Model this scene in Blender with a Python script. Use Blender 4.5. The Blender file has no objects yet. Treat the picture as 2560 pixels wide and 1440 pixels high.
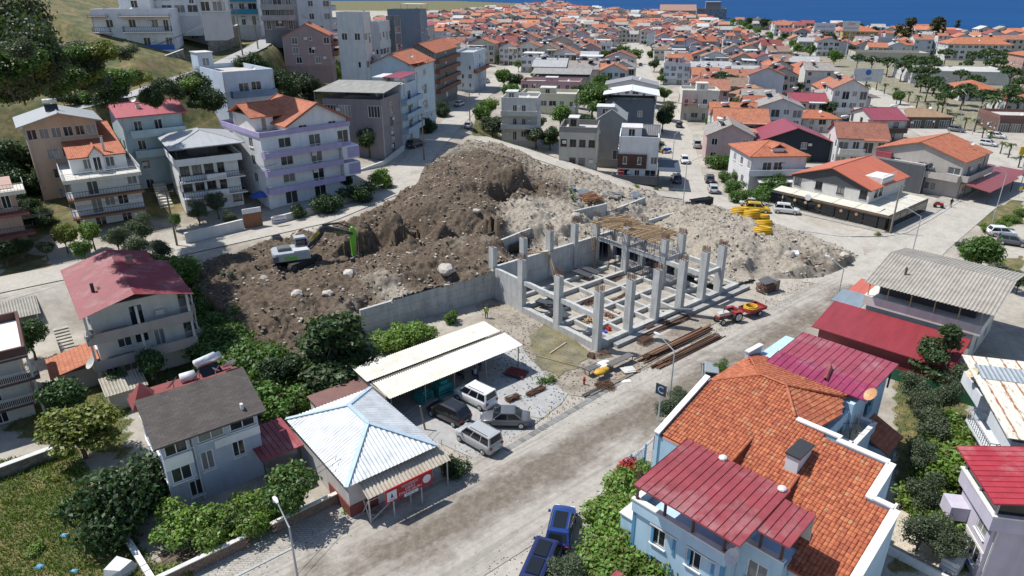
import bpy, bmesh, math, random, sys
import numpy as np
from mathutils import Vector, Matrix, noise as mnoise
random.seed(11)
rng = np.random.default_rng(5)
S = bpy.context.scene
COL = S.collection
# ------------------------------------------------------------------ camera, sky, sun
CAMH = 36.0
PITCH = math.atan(745/1707.)
cam_d = bpy.data.cameras.new('camera')
cam_d.sensor_width = 36.0
cam_d.lens = 24.0
cam_d.clip_start = 0.5
cam_d.clip_end = 60000
cam = bpy.data.objects.new('camera', cam_d)
COL.objects.link(cam)
cam.location = (0, 0, CAMH)
cam.rotation_euler = (math.pi/2 - PITCH, 0, 0)
S.camera = cam
SUN_EL = math.radians(59)
SUN_DIR = Vector((-0.955, 0.295, 0)).normalized()          # horizontal direction towards the sun
world = bpy.data.worlds.new('World')
S.world = world
world.use_nodes = True
wn = world.node_tree
bg = wn.nodes['Background']
sky = wn.nodes.new('ShaderNodeTexSky')
sky.sky_type = 'NISHITA'
sky.sun_disc = False
sky.sun_elevation = SUN_EL
sky.sun_rotation = math.atan2(SUN_DIR.x, SUN_DIR.y)
sky.air_density = 1.0
sky.dust_density = 0.6
sky.ozone_density = 1.5
wn.links.new(sky.outputs[0], bg.inputs[0])
bg.inputs[1].default_value = 0.12
sun_d = bpy.data.lights.new('sun', 'SUN')
sun_d.energy = 4.8
sun_d.angle = math.radians(0.53)
sun_d.color = (1.0, 0.972, 0.925)
sun = bpy.data.objects.new('sun', sun_d)
COL.objects.link(sun)
sv = Vector((SUN_DIR.x*math.cos(SUN_EL), SUN_DIR.y*math.cos(SUN_EL), math.sin(SUN_EL)))
sun.rotation_euler = sv.to_track_quat('Z', 'Y').to_euler()
S.view_settings.view_transform = 'Standard'
S.view_settings.look = 'None'
S.view_settings.exposure = 0.22
S.view_settings.gamma = 1.0
S.view_settings.use_curve_mapping = False
S.render.engine = 'CYCLES'
S.cycles.max_bounces = 5
S.cycles.diffuse_bounces = 2
S.cycles.glossy_bounces = 2
S.cycles.transmission_bounces = 2
S.cycles.transparent_max_bounces = 4
S.cycles.caustics_reflective = False
S.cycles.caustics_refractive = False
# ------------------------------------------------------------------ survey helpers: a picture point at height z -> place
F_, CX, CY = 1707., 1280., 720.
ct, st = math.cos(PITCH), math.sin(PITCH)
def P(x, y, z=0.0):
 a = (x-CX)/F_; b = (CY-y)/F_
 dz = -st + b*ct
 t = (z-CAMH)/dz
 return (a*t, (ct+b*st)*t)
def Qp(X, Y, Z):
 Z = Z-CAMH
 d = Y*ct - Z*st; u = Y*st + Z*ct
 return (CX+F_*X/d, CY-F_*u/d)
def htop(X, Y, ytop):
 b = (CY-ytop)/F_
 return CAMH + Y*(-st+b*ct)/(ct+b*st)
def fitA(c0, x1, x2, z, ang):
 """near corner seen at c0 (height z), edges at ang and ang+90 whose far ends are seen at columns x1, x2"""
 X, Y = P(c0[0], c0[1], z)
 out = []
 for a, xx in ((ang, x1), (ang+90, x2)):
  ux, uy = math.cos(math.radians(a)), math.sin(math.radians(a))
  k = (xx-CX)/F_
  d0 = Y*ct-(z-CAMH)*st
  out.append((k*d0-X)/(ux-k*uy*ct))
 return X, Y, out[0], out[1]
# ------------------------------------------------------------------ materials
MATS = {}
def nmat(name):
 m = bpy.data.materials.new(name); m.use_nodes = True
 nt = m.node_tree
 return m, nt, nt.nodes['Principled BSDF']
def N(nt, typ, **kw):
 n = nt.nodes.new(typ)
 for k, v in kw.items():
  if hasattr(n, k): setattr(n, k, v)
 return n
def link(nt, a, b): nt.links.new(a, b)
def ramp(nt, fac, stops):
 r = N(nt, 'ShaderNodeValToRGB')
 els = r.color_ramp.elements
 while len(els) < len(stops): els.new(0.5)
 for e, (p, c) in zip(els, stops):
  e.position = p
  e.color = (c[0], c[1], c[2], 1) if isinstance(c, tuple) else (c, c, c, 1)
 link(nt, fac, r.inputs[0])
 return r.outputs[0]
def noise_tex(nt, vec, scale, detail=4, rough=0.6):
 n = N(nt, 'ShaderNodeTexNoise')
 n.inputs['Scale'].default_value = scale
 n.inputs['Detail'].default_value = detail
 n.inputs['Roughness'].default_value = rough
 if vec is not None: link(nt, vec, n.inputs['Vector'])
 return n.outputs['Fac']
def mapping(nt, src, scale=(1, 1, 1), rot=(0, 0, 0)):
 mp = N(nt, 'ShaderNodeMapping')
 mp.inputs['Scale'].default_value = scale
 mp.inputs['Rotation'].default_value = rot
 link(nt, src, mp.inputs['Vector'])
 return mp.outputs[0]
def mixc(nt, fac, a, b, mode='MIX'):
 m = N(nt, 'ShaderNodeMix', data_type='RGBA', blend_type=mode)
 for sock, v in ((m.inputs[0], fac), (m.inputs[6], a), (m.inputs[7], b)):
  if isinstance(v, (int, float)): sock.default_value = v
  elif isinstance(v, tuple): sock.default_value = (v[0], v[1], v[2], 1)
  else: link(nt, v, sock)
 return m.outputs[2]
def mth(nt, op, a, b=0.0):
 m = N(nt, 'ShaderNodeMath', operation=op)
 for sock, v in ((m.inputs[0], a), (m.inputs[1], b)):
  if isinstance(v, (int, float)): sock.default_value = v
  else: link(nt, v, sock)
 return m.outputs[0]
def bump(nt, bsdf, h, strength, dist=0.1):
 b = N(nt, 'ShaderNodeBump')
 b.inputs['Strength'].default_value = strength
 b.inputs['Distance'].default_value = dist
 link(nt, h, b.inputs['Height'])
 link(nt, b.outputs[0], bsdf.inputs['Normal'])
def objcol(nt): return N(nt, 'ShaderNodeObjectInfo').outputs['Color']
def pos(nt): return N(nt, 'ShaderNodeNewGeometry').outputs['Position']
def uvn(nt): return N(nt, 'ShaderNodeUVMap').outputs[0]
def make_materials():
 # stucco: object colour, weather streaks, faint blotches
 m, nt, b = nmat('stucco'); MATS['stucco'] = m
 p = pos(nt)
 st1 = noise_tex(nt, mapping(nt, p, (1.6, 1.6, 0.18)), 1.0, 5, 0.65)
 bl = noise_tex(nt, p, 0.5, 4)
 c = mixc(nt, 1.0, objcol(nt), ramp(nt, st1, [(0.25, 0.86), (0.55, 1.0)]), 'MULTIPLY')
 c = mixc(nt, 1.0, c, ramp(nt, bl, [(0.3, 0.88), (0.6, 1.0)]), 'MULTIPLY')
 link(nt, c, b.inputs['Base Color']); b.inputs['Roughness'].default_value = 0.85
 b.inputs['Specular IOR Level'].default_value = 0.2
 bump(nt, b, noise_tex(nt, p, 9, 3), 0.12, 0.02)
 # plain paint / plastic / painted steel
 m, nt, b = nmat('paint'); MATS['paint'] = m
 c = mixc(nt, 1.0, objcol(nt), ramp(nt, noise_tex(nt, pos(nt), 1.3, 5, 0.7), [(0.3, 0.8), (0.6, 1.0)]), 'MULTIPLY')
 link(nt, c, b.inputs['Base Color']); b.inputs['Roughness'].default_value = 0.55
 # concrete
 m, nt, b = nmat('concrete'); MATS['concrete'] = m
 p = pos(nt)
 n1 = noise_tex(nt, p, 0.7, 6, 0.65); n2 = noise_tex(nt, mapping(nt, p, (2, 2, 0.25)), 1.2, 5)
 c = ramp(nt, n1, [(0.25, 0.72), (0.5, 0.95), (0.75, 1.08)])
 c = mixc(nt, 1.0, c, ramp(nt, n2, [(0.3, 0.75), (0.6, 1.0)]), 'MULTIPLY')
 c = mixc(nt, 1.0, c, objcol(nt), 'MULTIPLY')
 link(nt, c, b.inputs['Base Color']); b.inputs['Roughness'].default_value = 0.9
 bump(nt, b, noise_tex(nt, p, 6, 5), 0.2, 0.03)
 # clay tiles seen from afar (UV in metres: x along eave, y up the slope)
 m, nt, b = nmat('tile_far'); MATS['tile'] = m
 uv = uvn(nt)
 br = N(nt, 'ShaderNodeTexBrick'); link(nt, uv, br.inputs['Vector'])
 br.offset = 0.0; br.inputs['Scale'].default_value = 1.0
 br.inputs['Brick Width'].default_value = 0.24; br.inputs['Row Height'].default_value = 0.38
 br.inputs['Mortar Size'].default_value = 0.03; br.inputs['Mortar Smooth'].default_value = 0.4
 br.inputs['Color1'].default_value = (1.0, 1.0, 1.0, 1); br.inputs['Color2'].default_value = (0.72, 0.66, 0.64, 1)
 br.inputs['Mortar'].default_value = (0.4, 0.3, 0.27, 1)
 blot = ramp(nt, noise_tex(nt, uv, 0.7, 5, 0.7), [(0.28, (0.62, 0.5, 0.45)), (0.5, (0.95, 0.93, 0.92)), (0.75, (1.08, 1.05, 1.0))])
 c = mixc(nt, 1.0, objcol(nt), blot, 'MULTIPLY')
 c = mixc(nt, 0.75, c, br.outputs['Color'], 'MULTIPLY')
 link(nt, c, b.inputs['Base Color']); b.inputs['Roughness'].default_value = 0.8
 wv = N(nt, 'ShaderNodeTexWave'); wv.bands_direction = 'X'; link(nt, uv, wv.inputs['Vector'])
 wv.inputs['Scale'].default_value = 1/0.24/1.0*0.159*1.0
 bump(nt, b, br.outputs['Fac'], 0.5, 0.05)
 # near clay tile pieces: colour differs per tile
 m, nt, b = nmat('clay_piece'); MATS['clay'] = m
 g = N(nt, 'ShaderNodeNewGeometry'); oi = N(nt, 'ShaderNodeObjectInfo')
 r = mth(nt, 'FRACT', mth(nt, 'ADD', g.outputs['Random Per Island'], oi.outputs['Random']))
 c = ramp(nt, r, [(0.0, (0.33, 0.085, 0.042)), (0.35, (0.385, 0.108, 0.048)), (0.7, (0.43, 0.13, 0.056)), (0.93, (0.47, 0.155, 0.066)), (0.99, (0.40, 0.20, 0.105))])
 d = noise_tex(nt, pos(nt), 3.5, 6, 0.7)
 c = mixc(nt, 1.0, c, ramp(nt, d, [(0.30, (0.40, 0.36, 0.32)), (0.52, (1, 1, 1))]), 'MULTIPLY')
 link(nt, c, b.inputs['Base Color']); b.inputs['Roughness'].default_value = 0.75
 # sheet metal roof with seams in UV
 m, nt, b = nmat('seam_metal'); MATS['metal'] = m
 uv = uvn(nt)
 sx = N(nt, 'ShaderNodeSeparateXYZ'); link(nt, uv, sx.inputs[0])
 fr = mth(nt, 'FRACT', mth(nt, 'MULTIPLY', sx.outputs[0], 2.2))
 ln = ramp(nt, fr, [(0.0, 0.55), (0.07, 1.0), (0.93, 1.0), (1.0, 1.15)])
 c = mixc(nt, 1.0, objcol(nt), ln, 'MULTIPLY')
 c = mixc(nt, 1.0, c, ramp(nt, noise_tex(nt, mapping(nt, uv, (1.5, 0.25, 1)), 1.0, 5, 0.7), [(0.3, 0.78), (0.6, 1.0)]), 'MULTIPLY')
 link(nt, c, b.inputs['Base Color']); b.inputs['Roughness'].default_value = 0.45
 bump(nt, b, ln, 0.35, 0.05)
 # corrugated fibre cement / tin (also used on real corrugated meshes)
 m, nt, b = nmat('corrugated'); MATS['corr'] = m
 uv = uvn(nt)
 sx = N(nt, 'ShaderNodeSeparateXYZ'); link(nt, uv, sx.inputs[0])
 wave = mth(nt, 'SINE', mth(nt, 'MULTIPLY', sx.outputs[0], 2*math.pi/0.36))
 row = mth(nt, 'FRACT', mth(nt, 'MULTIPLY', sx.outputs[1], 0.62))
 c = mixc(nt, 1.0, objcol(nt), ramp(nt, wave, [(0.0, 0.72), (0.6, 1.0)]), 'MULTIPLY')
 c = mixc(nt, 1.0, c, ramp(nt, row, [(0.0, 0.8), (0.05, 1.0)]), 'MULTIPLY')
 c = mixc(nt, 1.0, c, ramp(nt, noise_tex(nt, mapping(nt, uv, (0.9, 0.2, 1)), 1.2, 6, 0.7), [(0.28, 0.62), (0.6, 1.0)]), 'MULTIPLY')
 link(nt, c, b.inputs['Base Color']); b.inputs['Roughness'].default_value = 0.8
 bump(nt, b, wave, 0.6, 0.06)
 # plain sheet for real corrugated geometry
 m, nt, b = nmat('sheet'); MATS['sheet'] = m
 p = pos(nt)
 c = mixc(nt, 1.0, objcol(nt), ramp(nt, noise_tex(nt, mapping(nt, p, (0.8, 0.8, 0.8)), 1.0, 6, 0.7), [(0.28, 0.66), (0.58, 1.0)]), 'MULTIPLY')
 c = mixc(nt, ramp(nt, noise_tex(nt, p, 0.45, 6, 0.7), [(0.5, 0.0), (0.75, 0.32)]), c, (0.45, 0.40, 0.37))
 link(nt, c, b.inputs['Base Color']); b.inputs['Roughness'].default_value = 0.6
 # rusty sheet
 m, nt, b = nmat('rusty_sheet'); MATS['rusty'] = m
 uv = uvn(nt)
 sx = N(nt, 'ShaderNodeSeparateXYZ'); link(nt, uv, sx.inputs[0])
 fr = mth(nt, 'FRACT', mth(nt, 'MULTIPLY', sx.outputs[0], 0.9))
 edge = ramp(nt, fr, [(0.0, 0.65), (0.16, 0.0), (0.86, 0.0), (1.0, 0.65)])
 nz = noise_tex(nt, mapping(nt, uv, (3.0, 0.7, 1)), 1.2, 6, 0.75)
 k = ramp(nt, mth(nt, 'ADD', mth(nt, 'MULTIPLY', edge, 0.30), nz), [(0.55, 0.0), (0.66, 1.0)])
 c = mixc(nt, k, (0.62, 0.58, 0.49), (0.27, 0.105, 0.04))
 link(nt, c, b.inputs['Base Color']); b.inputs['Roughness'].default_value = 0.8
 # glass panes: dark room or pale curtain, differs per pane
 m, nt, b = nmat('pane_glass'); MATS['glass'] = m
 oi = N(nt, 'ShaderNodeObjectInfo')
 fold = noise_tex(nt, mapping(nt, pos(nt), (6, 6, 0.3)), 1.0, 2)
 cur = mixc(nt, fold, (0.16, 0.16, 0.16), (0.42, 0.41, 0.39))
 k = ramp(nt, oi.outputs['Random'], [(0.45, 0.0), (0.8, 0.75)])
 c = mixc(nt, k, (0.022, 0.026, 0.032), cur)
 link(nt, c, b.inputs['Base Color']); b.inputs['Roughness'].default_value = 0.07
 b.inputs['Specular IOR Level'].default_value = 0.6
 # car paint
 m, nt, b = nmat('car_paint'); MATS['car'] = m
 link(nt, objcol(nt), b.inputs['Base Color']); b.inputs['Roughness'].default_value = 0.28
 b.inputs['Coat Weight'].default_value = 0.6; b.inputs['Coat Roughness'].default_value = 0.06
 m, nt, b = nmat('car_glass'); MATS['cglass'] = m
 b.inputs['Base Color'].default_value = (0.012, 0.015, 0.018, 1); b.inputs['Roughness'].default_value = 0.05
 # rubber
 m, nt, b = nmat('rubber'); MATS['rubber'] = m
 b.inputs['Base Color'].default_value = (0.016, 0.016, 0.017, 1); b.inputs['Roughness'].default_value = 0.8
 m, nt, b = nmat('bright_metal'); MATS['chrome'] = m
 b.inputs['Base Color'].default_value = (0.55, 0.56, 0.58, 1); b.inputs['Metallic'].default_value = 0.85; b.inputs['Roughness'].default_value = 0.35
 # foliage
 m, nt, b = nmat('foliage'); MATS['leaf'] = m
 g = N(nt, 'ShaderNodeNewGeometry')
 hs = N(nt, 'ShaderNodeHueSaturation')
 link(nt, objcol(nt), hs.inputs['Color'])
 link(nt, mth(nt, 'ADD', mth(nt, 'MULTIPLY', g.outputs['Random Per Island'], 0.07), 0.465), hs.inputs['Hue'])
 link(nt, mth(nt, 'ADD', mth(nt, 'MULTIPLY', g.outputs['Random Per Island'], 1.1), 0.55), hs.inputs['Value'])
 link(nt, hs.outputs[0], b.inputs['Base Color']); b.inputs['Roughness'].default_value = 0.5
 b.inputs['Specular IOR Level'].default_value = 0.35
 tr = N(nt, 'ShaderNodeBsdfTranslucent'); link(nt, mixc(nt, 1.0, hs.outputs[0], (1.3, 1.5, 0.5), 'MULTIPLY'), tr.inputs['Color'])
 mx = N(nt, 'ShaderNodeMixShader'); mx.inputs[0].default_value = 0.28
 link(nt, b.outputs[0], mx.inputs[1]); link(nt, tr.outputs[0], mx.inputs[2])
 link(nt, mx.outputs[0], nt.nodes['Material Output'].inputs['Surface'])
 # bark
 m, nt, b = nmat('bark'); MATS['bark'] = m
 c = ramp(nt, noise_tex(nt, mapping(nt, pos(nt), (9, 9, 2)), 1.0, 5), [(0.3, (0.05, 0.037, 0.026)), (0.7, (0.15, 0.115, 0.08))])
 link(nt, c, b.inputs['Base Color']); b.inputs['Roughness'].default_value = 0.95
 # timber
 m, nt, b = nmat('timber'); MATS['wood'] = m
 oi = N(nt, 'ShaderNodeObjectInfo')
 g = N(nt, 'ShaderNodeNewGeometry')
 r = mth(nt, 'FRACT', mth(nt, 'ADD', g.outputs['Random Per Island'], oi.outputs['Random']))
 c = mixc(nt, 1.0, objcol(nt), ramp(nt, r, [(0, 0.6), (1, 1.25)]), 'MULTIPLY')
 c = mixc(nt, 1.0, c, ramp(nt, noise_tex(nt, pos(nt), 4, 5), [(0.3, 0.7), (0.7, 1.05)]), 'MULTIPLY')
 link(nt, c, b.inputs['Base Color']); b.inputs['Roughness'].default_value = 0.85
 # rusted steel
 m, nt, b = nmat('rusted_steel'); MATS['rust'] = m
 g = N(nt, 'ShaderNodeNewGeometry')
 c = ramp(nt, g.outputs['Random Per Island'], [(0, (0.055, 0.035, 0.026)), (0.5, (0.12, 0.062, 0.036)), (1, (0.2, 0.1, 0.055))])
 link(nt, c, b.inputs['Base Color']); b.inputs['Roughness'].default_value = 0.85
 # stone and rocks
 m, nt, b = nmat('rock'); MATS['rock'] = m
 g = N(nt, 'ShaderNodeNewGeometry')
 c = mixc(nt, 1.0, objcol(nt), ramp(nt, g.outputs['Random Per Island'], [(0, 0.55), (0.6, 1.0), (1, 1.4)]), 'MULTIPLY')
 c = mixc(nt, 1.0, c, ramp(nt, noise_tex(nt, pos(nt), 3, 5), [(0.3, 0.65), (0.7, 1.05)]), 'MULTIPLY')
 link(nt, c, b.inputs['Base Color']); b.inputs['Roughness'].default_value = 0.95
 # rubble masonry for retaining walls
 m, nt, b = nmat('rubble_wall'); MATS['masonry'] = m
 vo = N(nt, 'ShaderNodeTexVoronoi'); vo.feature = 'DISTANCE_TO_EDGE'; vo.inputs['Scale'].default_value = 2.2
 p = pos(nt); link(nt, p, vo.inputs['Vector'])
 v2 = N(nt, 'ShaderNodeTexVoronoi'); v2.inputs['Scale'].default_value = 2.2; link(nt, p, v2.inputs['Vector'])
 sx = N(nt, 'ShaderNodeSeparateXYZ'); link(nt, v2.outputs['Color'], sx.inputs[0])
 c = mixc(nt, 1.0, objcol(nt), ramp(nt, sx.outputs[0], [(0, 0.55), (1, 1.2)]), 'MULTIPLY')
 c = mixc(nt, ramp(nt, vo.outputs['Distance'], [(0.0, 1.0), (0.06, 0.0)]), c, (0.16, 0.145, 0.125))
 link(nt, c, b.inputs['Base Color']); b.inputs['Roughness'].default_value = 0.95
 bump(nt, b, ramp(nt, vo.outputs['Distance'], [(0, 0.0), (0.12, 1.0)]), 0.6, 0.08)
 # dark asphalt shingles
 m, nt, b = nmat('shingle'); MATS['shingle'] = m
 uv = uvn(nt)
 br = N(nt, 'ShaderNodeTexBrick'); link(nt, uv, br.inputs['Vector']); br.inputs['Scale'].default_value = 1.0
 br.inputs['Brick Width'].default_value = 0.5; br.inputs['Row Height'].default_value = 0.2; br.inputs['Mortar Size'].default_value = 0.012
 br.inputs['Color1'].default_value = (1, 1, 1, 1); br.inputs['Color2'].default_value = (0.72, 0.72, 0.74, 1); br.inputs['Mortar'].default_value = (0.45, 0.45, 0.45, 1)
 c = mixc(nt, 1.0, objcol(nt), br.outputs['Color'], 'MULTIPLY')
 c = mixc(nt, 1.0, c, ramp(nt, noise_tex(nt, uv, 0.6, 5), [(0.3, 0.75), (0.7, 1.1)]), 'MULTIPLY')
 link(nt, c, b.inputs['Base Color']); b.inputs['Roughness'].default_value = 0.9
 bump(nt, b, br.outputs['Fac'], 0.4, 0.02)
 # cladding of small dark red bricks
 m, nt, b = nmat('brick_cladding'); MATS['brickclad'] = m
 uv = uvn(nt)
 br = N(nt, 'ShaderNodeTexBrick'); link(nt, uv, br.inputs['Vector']); br.inputs['Scale'].default_value = 1.0
 br.inputs['Brick Width'].default_value = 0.6; br.inputs['Row Height'].default_value = 0.22; br.inputs['Mortar Size'].default_value = 0.02
 br.inputs['Color1'].default_value = (0.11, 0.045, 0.03, 1); br.inputs['Color2'].default_value = (0.06, 0.03, 0.024, 1); br.inputs['Mortar'].default_value = (0.05, 0.035, 0.03, 1)
 link(nt, br.outputs['Color'], b.inputs['Base Color']); b.inputs['Roughness'].default_value = 0.85
 # open ground: dusty earth, grass where the 'grass' attribute says so
 m, nt, b = nmat('open_ground'); MATS['ground'] = m
 p = pos(nt)
 at = N(nt, 'ShaderNodeAttribute'); at.attribute_name = 'grass'
 n1 = noise_tex(nt, p, 0.12, 6, 0.65); n2 = noise_tex(nt, p, 1.1, 6, 0.7)
 dust = ramp(nt, n1, [(0.3, (0.25, 0.21, 0.165)), (0.5, (0.38, 0.345, 0.29)), (0.7, (0.46, 0.425, 0.365))])
 dust = mixc(nt, 1.0, dust, ramp(nt, n2, [(0.3, 0.75), (0.65, 1.05)]), 'MULTIPLY')
 gr = ramp(nt, noise_tex(nt, p, 0.33, 7, 0.72), [(0.28, (0.035, 0.05, 0.016)), (0.41, (0.075, 0.092, 0.028)), (0.51, (0.135, 0.122, 0.045)), (0.62, (0.22, 0.165, 0.075)), (0.78, (0.2, 0.155, 0.1))])
 gr = mixc(nt, 1.0, gr, ramp(nt, n2, [(0.3, 0.55), (0.65, 1.15)]), 'MULTIPLY')
 k = ramp(nt, mth(nt, 'ADD', at.outputs['Fac'], mth(nt, 'MULTIPLY', mth(nt, 'SUBTRACT', n2, 0.5), 0.9)), [(0.4, 0.0), (0.6, 1.0)])
 link(nt, mixc(nt, k, dust, gr), b.inputs['Base Color']); b.inputs['Roughness'].default_value = 0.95
 bump(nt, b, n2, 0.5, 0.12)
 # excavated soil: pale marl or brown earth by attribute
 m, nt, b = nmat('soil'); MATS['soil'] = m
 p = pos(nt)
 at = N(nt, 'ShaderNodeAttribute'); at.attribute_name = 'pale'
 n1 = noise_tex(nt, p, 0.35, 6, 0.7); n2 = noise_tex(nt, p, 2.4, 7, 0.75)
 br_ = ramp(nt, n2, [(0.25, (0.05, 0.035, 0.025)), (0.5, (0.118, 0.09, 0.066)), (0.75, (0.205, 0.165, 0.125))])
 pa = ramp(nt, n2, [(0.25, (0.185, 0.158, 0.128)), (0.5, (0.315, 0.278, 0.228)), (0.75, (0.43, 0.39, 0.328))])
 k = ramp(nt, mth(nt, 'ADD', at.outputs['Fac'], mth(nt, 'MULTIPLY', mth(nt, 'SUBTRACT', n1, 0.5), 1.3)), [(0.42, 0.0), (0.85, 1.0)])
 link(nt, mixc(nt, k, br_, pa), b.inputs['Base Color']); b.inputs['Roughness'].default_value = 0.97
 b.inputs['Specular IOR Level'].default_value = 0.1
 bump(nt, b, n2, 0.9, 0.12)
 # dusty road: pale dust, dark damp tracks along the main street
 def road(name, pale, dark, wet):
  m, nt, b = nmat(name); MATS[name] = m
  uv = uvn(nt)
  n1 = noise_tex(nt, mapping(nt, uv, (0.3, 0.38, 1)), 1.0, 8, 0.75)
  n2 = noise_tex(nt, uv, 2.0, 6, 0.75)
  n3 = noise_tex(nt, mapping(nt, uv, (0.17, 0.27, 1)), 1.0, 8, 0.74)
  c = ramp(nt, n1, [(0.28, tuple(v*0.72 for v in pale)), (0.5, pale), (0.72, tuple(min(.6, v*1.16) for v in pale))])
  sx = N(nt, 'ShaderNodeSeparateXYZ'); link(nt, uv, sx.inputs[0])
  if wet:
   v = sx.outputs[1]
   sc = mth(nt, 'MULTIPLY', mth(nt, 'ABSOLUTE', mth(nt, 'SUBTRACT', v, wet[0])), 0.1)
   band = ramp(nt, sc, [(0.0, 1.0), (wet[1]/20., 0.6), (wet[1]/10., 0.0)])
   k = ramp(nt, mth(nt, 'ADD', mth(nt, 'MULTIPLY', band, 0.42), mth(nt, 'MULTIPLY', n3, 1.15)), [(0.72, 0.0), (0.98, 1.0)])
   fine = ramp(nt, noise_tex(nt, uv, 1.5, 8, 0.8), [(0.3, 0.5), (0.58, 1.0)])
   c = mixc(nt, 1.0, c, ramp(nt, noise_tex(nt, mapping(nt, uv, (0.05, 2.2, 1)), 1.0, 3, 0.6), [(0.38, 0.8), (0.5, 1.0)]), 'MULTIPLY')
   c = mixc(nt, mth(nt, 'MULTIPLY', k, fine), c, dark)
  c = mixc(nt, 1.0, c, ramp(nt, n2, [(0.3, 0.78), (0.65, 1.06)]), 'MULTIPLY')
  link(nt, c, b.inputs['Base Color']); b.inputs['Roughness'].default_value = 0.92
  bump(nt, b, n2, 0.35, 0.04)
 road('road_main', (0.37, 0.34, 0.295), (0.135, 0.108, 0.08), (5.6, 4.5))
 road('road_dust', (0.41, 0.38, 0.33), (0.2, 0.17, 0.13), None)
 road('road_grey', (0.35, 0.345, 0.335), (0.2, 0.17, 0.13), None)
 # paving
 m, nt, b = nmat('paving'); MATS['paving'] = m
 uv = uvn(nt)
 br = N(nt, 'ShaderNodeTexBrick'); link(nt, uv, br.inputs['Vector']); br.inputs['Scale'].default_value = 1.0
 br.inputs['Brick Width'].default_value = 0.4; br.inputs['Row Height'].default_value = 0.2; br.inputs['Mortar Size'].default_value = 0.02
 br.inputs['Color1'].default_value = (0.43, 0.40, 0.355, 1); br.inputs['Color2'].default_value = (0.36, 0.335, 0.30, 1); br.inputs['Mortar'].default_value = (0.22, 0.2, 0.17, 1)
 c = mixc(nt, 1.0, br.outputs['Color'], ramp(nt, noise_tex(nt, uv, 0.8, 5), [(0.3, 0.7), (0.65, 1.05)]), 'MULTIPLY')
 link(nt, c, b.inputs['Base Color']); b.inputs['Roughness'].default_value = 0.9
 # muddy pool
 m, nt, b = nmat('mud_water'); MATS['mudwater'] = m
 c = ramp(nt, noise_tex(nt, pos(nt), 0.5, 4), [(0.35, (0.13, 0.115, 0.055)), (0.65, (0.24, 0.205, 0.115))])
 link(nt, c, b.inputs['Base Color']); b.inputs['Roughness'].default_value = 0.06
 # sea
 m, nt, b = nmat('sea_water'); MATS['sea'] = m
 p = pos(nt)
 c = ramp(nt, noise_tex(nt, mapping(nt, p, (0.002, 0.006, 1)), 1.0, 4), [(0.3, (0.003, 0.04, 0.135)), (0.7, (0.005, 0.058, 0.175))])
 link(nt, c, b.inputs['Base Color']); b.inputs['Roughness'].default_value = 0.6
 b.inputs['Specular IOR Level'].default_value = 0.06
 bump(nt, b, noise_tex(nt, mapping(nt, p, (0.1, 0.25, 1)), 1.0, 5, 0.7), 0.5, 0.6)
make_materials()
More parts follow.
